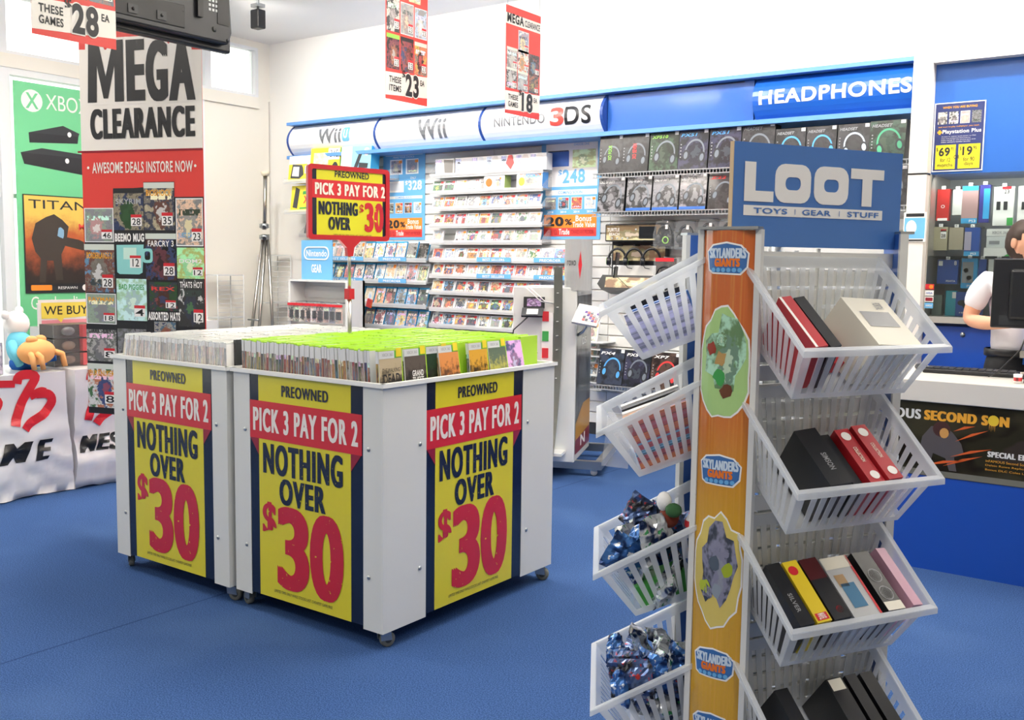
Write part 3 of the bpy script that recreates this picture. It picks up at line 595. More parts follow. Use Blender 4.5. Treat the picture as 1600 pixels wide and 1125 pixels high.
# tester stand with three headsets
tb = thing('headset_tester', 'black headset tester with a gold header, small screen and gold tray', 'display', (-4.17, 7.58, 1.26))
bevel(MB().box(-0.27, 0.27, -0.05, 0, 0.03, 0.60).build('back_board', BLACK, tb), 0.01)
AG = art('gold_flare', hue=0.06, hspread=0.25, sat=0.65, lo=0.25, hi=0.75, title=False, tall=0.3)
hd = bevel(MB().box(-0.275, 0.275, -0.16, -0.05, 0.46, 0.61).build('header_box', BLACK, tb), 0.01)
card('header_print', 0.52, 0.125, AG, hd, 0, -0.1615, 0.472); text('TURTLE', -0.25, -0.13, 0.545, 0.575, PAPER, hd, y=-0.163, bold=0.02); text('BEACH', -0.23, -0.13, 0.510, 0.535, PAPER, hd, y=-0.163, bold=0.02)
MB().box(0.06, 0.22, -0.166, -0.16, 0.485, 0.585).build('screen', mat('screen_dark', '#23262a', 0.15), hd)
for i in range(5): MB().lathe([(0, 0.006), (0.008, 0.006), (0.008, 0)], 10, M=Matrix.Translation((-0.2+0.05*i if i < 4 else 0.03, -0.162, 0.488 if i < 4 else 0.56)) @ Matrix.Rotation(PI/2, 4, 'X')).build('button', SILVER, hd)
card('gold_panel', 0.5, 0.13, AG, tb, 0, -0.0515, 0.30); card('white_panel', 0.5, 0.16, PAPER, tb, 0, -0.0515, 0.10)
tr = MB().prism([(-0.28, 0.0), (0.28, 0.0), (0.33, 0.05), (0.29, 0.13), (-0.29, 0.13), (-0.33, 0.05)], -0.20, -0.03).build('tray', BLACK, tb, rot=(-0.25, 0, 0)); card('tray_print', 0.5, 0.09, AG, tr, 0, -0.2015, 0.02)
for i in range(3):
    x = -4.17-0.165+0.165*i
    MB().tube([(x+4.17, -0.05, 0.43), (x+4.17, -0.14, 0.43)], 0.008, 6).build('peg', BLACK, tb)
    headset('black tester headset hanging on the %s peg' % ['first', 'middle', 'last'][i], (x, 7.45, 1.26+0.31), (0, 0, 0.5), GLOW['g'] if i == 0 else None, 0.85, 'tester headsets')
MB().tube([(-0.16, -0.16, 0.26), (-0.12, -0.2, 0.16), (-0.05, -0.19, 0.10), (0.02, -0.22, 0.06), (0.06, -0.22, 0.0), (0.03, -0.2, -0.12)], 0.003, 5).build('cable', BLACK, tb)
# hanging blister packs with headsets
BLIS = clear_plastic('blister_clear', (0.9, 0.92, 0.94), 0.14, 0.1)
for i, (x, z, c) in enumerate(((-3.87, 1.66, 'g'), (-3.68, 1.655, 'b'), (-3.48, 1.67, 'l'), (-3.30, 1.67, 'w'))):
    t = thing('blister_pack', 'clear blister pack with a black headset and %s, hanging beside the tester' % ['lime ring', 'blue ring', 'pale ring', 'grey ring'][i], 'headset pack', (x, 7.42, z), group='hanging blister packs')
    bevel(MB().prism([(-0.085, 0.0), (0.085, 0.0), (0.09, 0.12), (0.06, 0.23), (-0.06, 0.23), (-0.09, 0.12)], -0.055, 0.045).build('shell', BLIS, t), 0.02, 2)
    R = 0.06; M0 = Matrix.Translation((0, -0.005, 0.12))
    MB().tube([(R*math.cos(a), 0, 0.11+R*1.35*math.sin(a)) for a in [PI*k/10 for k in range(11)]], 0.012, 8).build('headband', BLACK, t)
    for sx in (-1, 1): MB().ball((sx*R*0.85, -0.01, 0.085), (0.032, 0.03, 0.04)).build('ear_cup', BLACK, t)
    MB().lathe([(0.022, 0), (0.03, 0.004), (0.03, 0)], 12, M=Matrix.Translation((0.03, -0.045, 0.07)) @ Matrix.Rotation(PI/2, 4, 'X')).build('accent_ring', GLOW[c], t)
    card('back_card', 0.15, 0.10, KBOX2, t, 0, 0.03, 0.02); card('price_ticket', 0.025, 0.035, PAPER, t, 0.045, -0.062, 0.16); MB().tube([(0, 0.18, 0.235), (0, -0.04, 0.235)], 0.004, 6).build('hook', CHROME, t)
for i, x in enumerate((-3.86, -3.60)):
    t = thing('headset_pack', ['black and red headset pack hanging under the lime blister pack', 'black headset pack with grey print hanging near the basket'][i], 'headset pack', (x, 7.44, 1.385))
    MB().box(-0.10, 0.10, -0.03, 0.03, 0, 0.20).build('shell', BLIS, t); card('back_card', 0.19, 0.19, AHS['r' if i == 0 else 'k'], t, 0, 0.0, 0.005)
    MB().tube([(0.08*math.cos(a), -0.03, 0.03+0.1*math.sin(a)) for a in [PI*k/10 for k in range(11)]], 0.007, 6).build('headband', BLACK, t); MB().box(-0.085, 0.085, -0.031, -0.03, 0.17, 0.20).build('red_band' if i == 0 else 'grey_band', RED if i == 0 else GREY, t)
    MB().tube([(0, 0.16, 0.205), (0, -0.04, 0.205)], 0.004, 6).build('hook', CHROME, t)
for i, z in enumerate((1.62, 1.33)):
    t = thing('wire_bracket', ['white wire display bracket on the slatwall above', 'white wire display bracket on the slatwall below'][i] + ', behind the kiosk sign', 'bracket', (-4.52, 7.6, z-0.9)); 
    for k in range(3): MB().box(-0.1, 0.1, -0.22, 0, 0.06*k, 0.06*k+0.008).build('arm', WIRE, t)
for i in range(3): game('wi', -4.60, 0.68+0.0-0.18*i+0.16, 'white game case in the short stack of three behind the kiosk, %s from top' % ROWN[i], 'cases behind the kiosk')
# ================================================================== dump bins
ZB, ZT = 0.0745, 1.050
BINW = mat('bin_white', '#d9dad6', 0.28, coat=0.15); BINE = mat('bin_rail_white', '#e9e9e6', 0.3)
def caster(parent, x, y, ang, brake=False):
    c = MB().lathe([(0, 0.012), (0.022, 0.012), (0.022, 0.0), (0, 0.0)], 12, M=Matrix.Translation((0, 0, ZB-0.012))).build('caster', CHROME, parent, (x, y, 0), (0, 0, ang))
    f = MB()
    for s in (-1, 1): f.prism([(-0.012, 0.032), (0.036, 0.028), (0.030, 0.065), (-0.016, 0.065)], s*0.016-0.0015, s*0.016+0.0015)
    f.box(-0.016, 0.030, -0.017, 0.017, 0.060, 0.064); f.build('fork', CHROME, c)
    M = Matrix.Translation((0.022, 0, 0.031)) @ Matrix.Rotation(PI/2, 4, 'X')
    MB().lathe([(0.013, -0.013), (0.028, -0.013), (0.031, -0.009), (0.031, 0.009), (0.028, 0.013), (0.013, 0.013)], 20, M=M).build('tyre', RUBBER, c)
    MB().lathe([(0, -0.0145), (0.013, -0.0145), (0.017, -0.012), (0.017, 0.012), (0.013, 0.0145), (0, 0.0145)], 14, M=M).build('wheel', DARKR, c)
    if brake: MB().box(0.035, 0.075, -0.014, 0.014, 0.058, 0.063).build('brake_lever', DGREY, c, rot=(0, 0.25, 0))
def sale_poster(parent, wd, hh, loc, rz):
    """navy backed yellow sale poster; local x right, z up, front -Y"""
    p = card('sale_poster', wd, hh, NAVY, parent, *loc, rot=(0, 0, rz))
    X = lambda u: (u-0.5)*wd; Zv = lambda v: (1-v)*hh
    def T(s, a, b, v0, v1, m, bo, k=4, sl=0.0, xb=0.0): text(s, X(a), X(b), Zv(v1), Zv(v0), m, p, y=-0.0004*k, bold=bo, slope=sl, xb=xb)
    Q = lambda n, a, b, v0, v1, m, k, sl=0.0: poly(n, [(X(a), Zv(v1)-sl), (X(b), Zv(v1)+sl), (X(b), Zv(v0)+sl), (X(a), Zv(v0)-sl)], m, p, y=-0.0004*k)
    Q('yellow_field', 0.085, 0.895, 0.0, 1.0, YEL, 1)
    for a, b in ((0.085, 0.0), (0.895, 0.985)): poly('ribbon_fold', [(X(a), Zv(0.36)), (X(a), Zv(0.28)), (X(b), Zv(0.28))] if b < a else [(X(a), Zv(0.28)), (X(a), Zv(0.36)), (X(b), Zv(0.28))], DKRED, p, y=-0.0012)
    Q('red_ribbon', 0.0, 0.985, 0.115, 0.285, RED, 4)
    T('PREOWNED', 0.30, 0.71, 0.035, 0.085, GINK, 0.01, 5, xb=0.0022)
    T('PICK 3 PAY FOR 2', 0.035, 0.955, 0.145, 0.252, GWHITE, 0.015, 6, xb=0.003)
    T('NOTHING', 0.125, 0.83, 0.300, 0.438, GINK, 0.02, 5, xb=0.0045); T('OVER', 0.275, 0.685, 0.448, 0.565, GINK, 0.02, 5, xb=0.0045)
    T('$', 0.115, 0.245, 0.565, 0.745, GRED, 0.02, 5, xb=0.004); T('3', 0.25, 0.54, 0.57, 0.945, GRED, 0.02, 5, xb=0.013); T('0', 0.545, 0.835, 0.57, 0.945, GRED, 0.02, 5, xb=0.013)
    T('LIMITED TIME ONLY WHILE STOCKS LAST. CHEAPEST GAME FREE', 0.22, 0.74, 0.957, 0.970, GINK, 0.0, 5)
    return p
def dump_bin(label, x0, x1, y0, y1, faces, brakes):
    cx, cy = (x0+x1)/2, (y0+y1)/2; hx, hy = (x1-x0)/2, (y1-y0)/2
    t = thing('dump_bin', label, 'dump bin', (cx, cy, 0)); i = 0.004
    w_ = MB()
    w_.box(-hx+i, hx-i, -hy+i, -hy+i+0.012, ZB+0.012, ZT); w_.box(-hx+i, hx-i, hy-i-0.012, hy-i, ZB+0.012, ZT)
    w_.box(-hx+i, -hx+i+0.012, -hy+i, hy-i, ZB+0.012, ZT); w_.box(hx-i-0.012, hx-i, -hy+i, hy-i, ZB+0.012, ZT)
    w_.build('wall_panels', BINW, t)
    MB().box(-hx+0.016, hx-0.016, -hy+0.016, hy-0.016, 0.975, 0.990).build('false_floor', BINW, t)
    MB().box(-hx+0.02, hx-0.02, -hy+0.02, hy-0.02, ZB+0.012, ZB+0.03).build('base_board', BINW, t)
    # posts: wide angle strips at the corners
    pw = {'x': 0.105, 'y': (hy*2-0.668)/2}
    for sx in (-1, 1):
        for sy in (-1, 1):
            q = [(sx*hx, sy*hy), (sx*hx, sy*(hy-pw['y'])), (sx*(hx-0.004), sy*(hy-pw['y'])), (sx*(hx-0.004), sy*(hy-0.004)), (sx*(hx-pw['x']), sy*(hy-0.004)), (sx*(hx-pw['x']), sy*hy)]
            MB().prism(q if sx*sy > 0 else q[::-1], ZB, ZT-0.006, axis='z').build('corner_post', BINW, t)
    r = MB(); e = 0.010
    for a in (-1, 1): r.box(-hx-e, hx+e, a*hy-0.012, a*hy+0.012, ZT-0.004, ZT+0.012); r.box(a*hx-0.012, a*hx+0.012, -hy-e, hy+e, ZT-0.004, ZT+0.012)
    r.build('top_rail', BINE, t)
    for z in (0.80, 0.29):
        for sx in (-1, 1): MB().ball((sx*(hx-0.075), -hy-0.001, z), (0.009, 0.005, 0.009), 10, 6).build('screw', CHROME, t)
        for sy in (-1, 1): MB().ball((hx+0.001, sy*(hy-0.215), z), (0.005, 0.009, 0.009), 10, 6).build('screw', CHROME, t)
    for f in faces:
        if f == 'front': sale_poster(t, 2*hx-0.205, ZT-ZB-0.02, (0, -hy+0.0025, ZB+0.012), 0)
        else: sale_poster(t, 0.668, ZT-ZB-0.02, (hx-0.0025, 0, ZB+0.012), PI/2)
    k = 0
    for sx in (-1, 1):
        for sy in (-1, 1): caster(t, sx*(hx-0.045), sy*(hy-0.045), [2.6, 0.6, 0.4, -2.4][k] if brakes else [2.9, 1.9, 1.25, 0.5][k], brakes and k == 0); k += 1
    return t
BR = (-3.500, -2.613, 2.7465, 3.923); BA = (-4.399, -3.535, 2.7365, 3.91)
dump_bin('white dump bin of green topped games with sale posters on two sides', *BR, ('front', 'side'), False)
dump_bin('white dump bin of clear cased games, nearer the hanging clearance banner', *BA, ('front',), True)
# games standing in the bins: spines to the front, covers to the side
LIME = mat('lime_case', '#a9d63c', 0.22, coat=0.2); CLRC = mat('milky_case', '#d6d8d6', 0.2, coat=0.2); SMOKE = mat('dark_case', '#2e3134', 0.25)
CW, CH, CT = 0.135, 0.190, 0.0142
def binmesh(m, paper):
    b = MB().box(-CT/2, CT/2, 0, CW, 0, CH); b.box(-CT/2-0.0004, CT/2+0.0004, -0.0004, CW-0.006, 0.003, CH-0.006, 1); return b.mesh('game_case', [m, paper])
ASPX = art('spine_360', header='#d9dadb', hf=0.26, sat=0.55, lo=0.08, hi=0.6, scale=2.0); ASPP = art('spine_clear', sat=0.12, lo=0.6, hi=0.95, scale=2.5, title=False, header='#dddddd', hf=0.1)
ACX = art('cover_360', header='#c9cdc8', hf=0.13, sat=0.55, lo=0.15, hi=0.6, sticker=None)
PGREY = mat('sleeve_pale', '#c9cbca', 0.35)
ME_X = binmesh(LIME, PGREY); ME_P = binmesh(CLRC, PAPER); ME_K = binmesh(SMOKE, DGREY)
R4 = random.Random(5)
def fill(bx, rows, indiv, me, spine, tag_, pitch, zt0, leanf, lbl):
    x0, x1, y0, y1 = bx; n = int((x1-x0-0.05)/pitch); made = 0; rest = MB()
    for r in range(rows):
        y = y0+0.024+r*0.1425; nn = n
        for i in range(nn):
            x = x0+0.028+(i+0.5)*pitch; lean = leanf(i/n, r)+R4.uniform(-0.012, 0.012); z = 0.992+zt0+R4.uniform(-0.003, 0.003); yy = y+R4.uniform(-0.003, 0.003)
            if i >= nn-3 and tag_ == 'x': continue
            if r < indiv:
                o = tag(ob('game_case', me, None, (x, yy, z), (0, lean, 0)), '%s, %s along in the %s row' % (lbl, nth(i), ['front', 'second', 'third', 'fourth', 'fifth', 'sixth'][r]), 'game', 'games in the %s bin' % ('green topped' if tag_ == 'x' else 'clear cased'))
                if r == 0: card('spine_label', CT*0.95, CH-0.008, spine, o, 0, -0.001, 0.003)
            else:
                M = Matrix.Translation((x, yy, z)) @ Matrix.Rotation(lean, 4, 'Y'); b = MB().box(-CT/2, CT/2, 0, CW, 0, CH); rest.add([M @ Vector(v) for v in b.v], b.f)
    if rest.v:
        o = rest.build('game_cases', me.materials[0]); o['kind'] = 'stuff'; tag(o, 'rows of tightly packed game cases towards the back of the %s bin' % ('green topped' if tag_ == 'x' else 'clear cased'), 'games')
fill(BR, 8, 2, ME_X, ASPX, 'x', 0.0158, 0.003, lambda u, r: -0.02+0.05*math.sin(u*6+r), 'green case game in the bin of green topped games')
fill(BA, 8, 1, ME_P, ASPP, 'p', 0.0165, -0.018, lambda u, r: 0.20*(1-u)**1.5, 'clear case game in the bin of milky cases')
ob_k = tag(ob('game_case', ME_K, None, (-3.553, 2.80, 0.985), (0, -0.03, 0)), 'black game case standing at the end of the clear cased bin', 'game')
# covers that show at the open side of the green topped bin
ends = [('THE WALKING|DEAD', '#b9a888', '#2a2118', INK, 2.765, 0.06, 0.0), ('GRAND|THEFT|AUTO', '#5a5048', '#1f1c1a', PAPER, 2.915, 0.10, 0.0), ('|', '#1f3a22', '#0d1510', PAPER, 3.062, 0.0, 0.0), ('|SNIPER', '#d48a4a', '#5a3a26', PAPER, 3.135, 0.16, 0.0), ('|', '#d8a236', '#3a2a14', PAPER, 3.325, 0.10, 0.0), ('|', '#5a6a58', '#b8b45a', PAPER, 3.475, 0.17, 0.0)]
def endart(i, c1, c2):
    m = mat('end_cover_%d' % i, c1, 0.3, coat=0.3); g = G(m); tc = g.node('ShaderNodeTexCoord'); sp = g.node('ShaderNodeSeparateXYZ'); g.L.new(tc.outputs['Generated'], sp.inputs[0])
    n = g.noise(tc.outputs['Generated'], 3.5, float(i*7), 4, 0.6) if False else g.noise(tc.outputs['Object'], 28+i*3, None, 4, 0.6)
    z = g.m('ADD', sp.outputs[2], g.m('MULTIPLY', g.m('SUBTRACT', n, 0.5), 1.3)); g.L.new(g.mix(g.step(z, 0.25, 0.65), c2, c1), g.b.inputs['Base Color']); return m
names = ['tan cover with black lettering', 'grey cover with stacked white lettering', 'dark green cover', 'orange cover with a hooded figure tone', 'golden brown cover', 'olive and yellow cover']
for i, (s, c1, c2, tm, y, lean, rz) in enumerate(ends):
    o = tag(ob('game_case', ME_X, None, (-2.652-(0.03 if i == 2 else 0), y, 0.997), (0, -lean, rz)), 'green game case with %s at the open bin side' % names[i], 'game', 'covers facing the aisle')
    c = card('cover_sheet', CW-0.008, CH-0.008, endart(i, c1, c2), o, CT/2+0.0012, CW/2-0.002, 0.003, rot=(0, 0, PI/2))
    hx = (CW-0.008)/2; poly('header_band', [(-hx, 0.152), (hx*0.35, 0.152), (hx*0.35, 0.181), (-hx, 0.181)], mat('band_silver', '#d0d2d0', 0.3), c, y=-0.0004); poly('green_band', [(hx*0.35, 0.152), (hx, 0.152), (hx, 0.181), (hx*0.35, 0.181)], mat('band_green', '#5aa83c', 0.3), c, y=-0.0004)
    text('XBOX 360', -hx*0.75, hx*0.2, 0.161, 0.173, GREY, c, y=-0.0008); card('price_ticket', 0.03, 0.034, mat('ticket_yellow', '#e8d22e', 0.4), c, hx-0.017, -0.0012, 0.156)
    card('spine_label', CT*0.95, CH-0.008, ASPX, o, 0, -0.001, 0.003)
    ls = s.split('|')
    for k, q in enumerate(ls):
        if not q: continue
        if q == 'SNIPER': text(q, -hx*0.8, hx*0.85, 0.028, 0.050, tm, c, y=-0.0008, bold=0.02)
        elif q == 'DEAD': text(q, -hx*0.7, hx*0.8, 0.055, 0.092, tm, c, y=-0.0008, bold=0.02)
        elif q == 'THE WALKING': text(q, -hx*0.75, hx*0.8, 0.098, 0.114, tm, c, y=-0.0008, bold=0.0)
        else: text(q, -hx*0.35, hx*0.7, 0.070-k*0.027, 0.094-k*0.027, tm, c, y=-0.0008, bold=0.02)
for i in range(4):
    o = tag(ob('game_case', ME_X, None, (-2.665-0.03*i, 3.63+0.045*i, 0.99), (0, -0.22, 0.04*i)), 'green game case leaning loosely at the far end of the bin, %s outermost' % ['first', 'second', 'third', 'fourth'][i], 'game', 'loose leaning games'); 
    card('cover_sheet', CW-0.008, CH-0.008, art('cover_blue_red', hue=0.62, sat=0.6, lo=0.2, hi=0.8), o, CT/2+0.0012, CW/2-0.002, 0.003, rot=(0, 0, PI/2))
o = tag(ob('game_case', ME_X, None, (-3.33, 3.40, 1.165), (PI/2*0, PI/2, 0.35)), 'green game case lying on top of the others beside the sign pole', 'game')
card('spine_label', CT*0.95, CH-0.008, mat('spine_dark_green', '#2f6a34', 0.4), o, 0, -0.001, 0.003)
# pole sign standing in the bin
PX, PY = -3.44, 3.385
ps = thing('pole_sign', 'red framed sale sign on a steel pole standing in the green topped bin', 'sign', (PX, PY, 0.99))
MB().tube([(0, 0, 0), (0, 0, 0.40)], 0.011, 12).tube([(0, 0, 0.38), (0, 0, 0.64)], 0.008, 12).build('pole', STEEL, ps); MB().lathe([(0, 0), (0.06, 0), (0.06, 0.006), (0.012, 0.012)], 16).build('foot', STEEL, ps)
REDP = mat('red_plastic', '#b5202c', 0.3, coat=0.2)
ck = MB().box(-0.017, 0.017, -0.017, 0.017, 0.355, 0.405).build('clamp', REDP, ps); MB().box(0.012, 0.040, -0.005, 0.005, 0.345, 0.385).build('lever', REDP, ck, rot=(0, 0.3, 0))
sa = math.atan2(0.34, 0.33); sa = YAW + sa - 0.06
sf = MB(); SW, SH, Z0 = 0.455, 0.345, 0.635
def fr_ring(b, x0, x1, z0, z1, wd, y0, y1, r=0.02):
    o1 = rrect(x0, x1, z0, z1, r); i1 = rrect(x0+wd, x1-wd, z0+wd, z1-wd, max(r-wd*0.5, 0.004)); n = len(o1)
    vs = [(a, y0, c) for a, c in o1]+[(a, y0, c) for a, c in i1]+[(a, y1, c) for a, c in o1]+[(a, y1, c) for a, c in i1]; fs = []
    for k in range(n):
        j = (k+1) % n; fs += [(k, j, n+j, n+k), (2*n+k, 3*n+k, 3*n+j, 2*n+j), (k, 2*n+k, 2*n+j, j), (n+k, n+j, 3*n+j, 3*n+k)]
    return b.add(vs, fs)
fr_ring(sf, -SW/2, SW/2, 0, SH, 0.022, -0.009, 0.009)
fo = sf.build('frame', REDP, ps, (0, 0, Z0), (0, 0, sa)); MB().prism([(-0.06, 0.0), (0.06, 0.0), (0.02, -0.035), (0.014, -0.075), (-0.014, -0.075), (-0.02, -0.035)], -0.012, 0.012).build('holder', REDP, fo)
pc = MB().box(-SW/2+0.015, SW/2-0.015, -0.003, 0.003, 0.015, SH-0.015).build('sign_card', NAVY, ps, (0, 0, Z0), (0, 0, sa))
def PQ(n, a, b, c, d, m, k): return poly(n, [(-SW/2+a*SW, c*SH), (-SW/2+b*SW, c*SH), (-SW/2+b*SW, d*SH), (-SW/2+a*SW, d*SH)], m, pc, y=-0.0032-0.0005*k)
def PT(s, a, b, c, d, m, bo, xb=0.0): text(s, -SW/2+a*SW, -SW/2+b*SW, c*SH, d*SH, m, pc, y=-0.0056, bold=bo, xb=xb)
PQ('yellow_field', 0.105, 0.915, 0.05, 0.95, YEL, 1); PQ('red_ribbon', 0.05, 0.95, 0.555, 0.80, RED, 2)
PT('PREOWNED', 0.32, 0.74, 0.845, 0.93, GINK, 0.02); PT('PICK 3 PAY FOR 2', 0.085, 0.945, 0.60, 0.76, GWHITE, 0.015, 0.0022); PT('NOTHING', 0.125, 0.60, 0.335, 0.515, GINK, 0.02, 0.003); PT('OVER', 0.24, 0.51, 0.135, 0.31, GINK, 0.02, 0.003)
PT('$', 0.62, 0.675, 0.345, 0.50, GRED, 0.02); PT('3', 0.685, 0.80, 0.12, 0.525, GRED, 0.02, 0.004); PT('0', 0.806, 0.925, 0.12, 0.525, GRED, 0.02, 0.004); PT('LIMITED TIME ONLY WHILE STOCKS LAST. CHEAPEST GAME FREE', 0.3, 0.77, 0.06, 0.08, GINK, 0.0)
# ================================================================== hanging posters, banner, television
def mini_cover(p, w_, h_, x, z, a, k=2, rz=0.0, hdr=None, price=None, title=None, tcol=None, tz=0.6):
    """printed picture of a game on a poster, with header, title and a price flag"""
    c = card('game_picture', w_, h_, a, p, x, -0.0006*k, z, rot=(0, rz, 0))
    if hdr: poly('header_band', [(-w_/2, h_*0.88), (w_/2, h_*0.88), (w_/2, h_), (-w_/2, h_)], hdr, c, y=-0.0004)
    if title: text(title, -w_*0.42, w_*0.42, h_*tz, h_*(tz+0.13), tcol or PAPER, c, y=-0.0006, bold=0.02)
    if price:
        q = poly('price_flag', [(w_*0.08, h_*0.10), (w_*0.44, h_*0.10), (w_*0.44, h_*0.36), (w_*0.08, h_*0.36)], PAPER, c, y=-0.0008)
        b = MB(); b.add([(w_*0.08, -0.001, h_*0.30), (w_*0.44, -0.001, h_*0.30), (w_*0.44, -0.001, h_*0.37), (w_*0.08, -0.001, h_*0.37)], [(0, 1, 2, 3)]); b.build('flag_top', RED, c)
        text(price, w_*0.12, w_*0.40, h_*0.12, h_*0.28, INK, c, y=-0.0012, bold=0.01)
    return c
ADK = art('print_dark_game', sat=0.5, lo=0.05, hi=0.45, title=False); AMD = art('print_mid_game', sat=0.6, lo=0.2, hi=0.8); ALT = art('print_light_game', sat=0.4, lo=0.55, hi=0.95, frame='#eeeeee', fw=0.03); AGY = art('print_grey_game', sat=0.06, lo=0.05, hi=0.75)
HX = mat('header_360', '#cfd6cc', 0.4); HG = mat('header_lime', '#8cc152', 0.4); HP = mat('header_ps', '#222428', 0.4)
def hang_poster(X_, yc, z0, label, price, word, top, covers, wd=0.40, hh=0.70, nz=None):
    o = tag(MB().box(-wd/2, wd/2, 0, 0.0015, 0, hh).build('hanging_poster', BRED, None, (X_, yc, z0), (0, 0, PI/2)), label, 'poster', 'hanging clearance posters')
    P = lambda n, pts, m, k: poly(n, [((u-0.5)*wd, v*hh) for u, v in pts], m, o, y=-0.0006*k)
    P('white_panel', [(0, 0.03), (1, 0.065), (1, 0.235), (0, 0.21)], CREAM, 1)
    text(word[0], -0.42*wd, -0.14*wd, 0.135*hh, 0.185*hh, INK, o, y=-0.0018, bold=0.025); text(word[1], -0.42*wd, -0.14*wd, 0.068*hh, 0.118*hh, INK, o, y=-0.0018, bold=0.025)
    text('$', -0.12*wd, -0.04*wd, 0.17*hh, 0.25*hh, INK, o, y=-0.0036, bold=0.02); text(price, -0.05*wd, 0.29*wd, 0.04*hh, 0.235*hh, CREAM, o, y=-0.0026, bold=0.09); text(price, -0.04*wd, 0.28*wd, 0.048*hh, 0.228*hh, INK, o, y=-0.0036, bold=0.04); text('EA', 0.32*wd, 0.42*wd, 0.155*hh, 0.20*hh, INK, o, y=-0.0018, bold=0.025)
    for (u, v, cw, ch, a, hd) in covers: mini_cover(o, cw*wd, ch*hh, (u-0.5)*wd, v*hh, a, 1.5, hdr=hd, price=price)
    if top:
        P('title_band', [(0, 0.83), (1, 0.83), (1, 0.93), (0, 0.93)], CREAM, 1); text('MEGA', -0.47*wd, 0.0, 0.845*hh, 0.935*hh, INK, o, y=-0.0018, bold=0.04); text('CLEARANCE', 0.03*wd, 0.47*wd, 0.85*hh, 0.91*hh, INK, o, y=-0.0018, bold=0.02)
    for s in (-1, 1): MB().tube([(s*wd*0.46, 0, hh-0.01), (s*wd*0.46, 0, ZC-z0-0.001)], 0.0012, 5).build('wire', CHROME, o)
    return o
hang_poster(-4.02, 5.59, 2.52, 'small hanging clearance poster nearest the sign fascia, priced eighteen', '18', ('THESE', 'GAMES'), True, [(0.50, 0.60, 0.30, 0.20, ALT, None), (0.18, 0.42, 0.30, 0.20, AGY, HX), (0.5, 0.42, 0.31, 0.2, AMD, None), (0.82, 0.41, 0.31, 0.2, ADK, None), (0.17, 0.24, 0.3, 0.19, AGY, HX), (0.49, 0.24, 0.3, 0.18, AGY, HX), (0.81, 0.24, 0.3, 0.17, ADK, None)])
hang_poster(-4.45, 4.90, 2.555, 'hanging clearance poster with plain toy pictures at its top, priced twenty-three', '23', ('THESE', 'ITEMS'), False, [(0.17, 0.53, 0.30, 0.28, AGY, HX), (0.5, 0.53, 0.31, 0.25, ALT, None), (0.83, 0.53, 0.30, 0.24, ALT, None), (0.17, 0.24, 0.30, 0.27, ADK, HG), (0.5, 0.24, 0.31, 0.27, ADK, HP), (0.83, 0.24, 0.30, 0.26, AMD, HX), (0.3, 0.80, 0.28, 0.18, art('print_teal_toy', hue=0.5, sat=0.4, lo=0.5, hi=0.9, title=False), None), (0.68, 0.80, 0.28, 0.16, art('print_tan_toy', hue=0.1, sat=0.5, lo=0.4, hi=0.7, title=False), None)], hh=0.80)
hang_poster(-4.05, 2.385, 2.435, 'hanging poster in front of the television back, priced twenty-eight', '28', ('THESE', 'GAMES'), False, [(0.17, 0.26, 0.3, 0.26, AGY, HX), (0.5, 0.26, 0.3, 0.26, ADK, HX), (0.83, 0.26, 0.3, 0.26, AMD, HX)], wd=0.378)
# television seen from behind, slung from the ceiling
tvp = thing('television', 'black flat television hung from the ceiling, seen from behind', 'television', (-4.22, 2.855, 2.565), rot=(0, 0.0, PI/2))
TVB = mat('tv_black', '#1d1f24', 0.35); TVD = mat('tv_dark', '#0f1013', 0.5)
# local x = world y, front -Y = world +X (towards us = the back of the set)
bevel(MB().box(-0.48, 0.47, 0.0, 0.045, 0, 0.58).build('screen_frame', TVB, tvp), 0.012, 3); bevel(MB().prism([(-0.44, 0.03), (0.42, 0.03), (0.44, 0.09), (0.41, 0.55), (-0.43, 0.55)], -0.05, 0.0).build('back_cover', TVB, tvp), 0.012, 2)
bevel(MB().box(-0.26, 0.16, -0.054, -0.046, 0.06, 0.17).build('stand_recess', TVD, tvp), 0.004); MB().box(-0.46, 0.45, 0.046, 0.047, 0.02, 0.56).build('screen', mat('screen_off', '#0a0b0d', 0.1), tvp)
for x in (-0.12, 0.03):
    k = MB().box(x-0.025, x+0.025, -0.058, -0.05, 0.075, 0.115).build('stand_boss', TVB, tvp); MB().ball((x, -0.06, 0.095), (0.008, 0.004, 0.008), 8, 6).build('screw', TVD, k)
for x in (-0.2, 0.24): MB().box(x-0.016, x+0.016, -0.068, -0.05, 0.13, 0.5).build('mount_rail', TVD, tvp)
for i in range(4):
    for j in range(4): MB().box(0.30+0.02*i, 0.312+0.02*i, -0.0515, -0.05, 0.175+0.022*j, 0.187+0.022*j).build('vent_hole', SILVER, tvp)
for i, (x, z) in enumerate(((0.08, 0.2), (-0.06, 0.17), (0.15, 0.14), (0.33, 0.09), (0.41, 0.05), (-0.3, 0.2), (-0.28, 0.12))): MB().ball((x, -0.05, z), (0.014 if i == 3 else 0.009, 0.005, 0.014 if i == 3 else 0.009), 10, 6).build('screw', TVD, tvp)
MB().box(0.35, 0.42, -0.053, -0.05, 0.12, 0.25).build('socket_panel', TVD, tvp)
MB().tube([(0.10, -0.07, 0.40), (0.18, -0.08, 0.30), (0.28, -0.08, 0.255), (0.40, -0.07, 0.26), (0.46, -0.03, 0.29)], 0.005, 6).build('cable', mat('grey_cable', '#a5a7a4', 0.5), tvp)
MB().tube([(0, -0.03, 0.5), (0, -0.03, 1.33)], 0.022, 10).build('ceiling_pole', TVB, tvp)
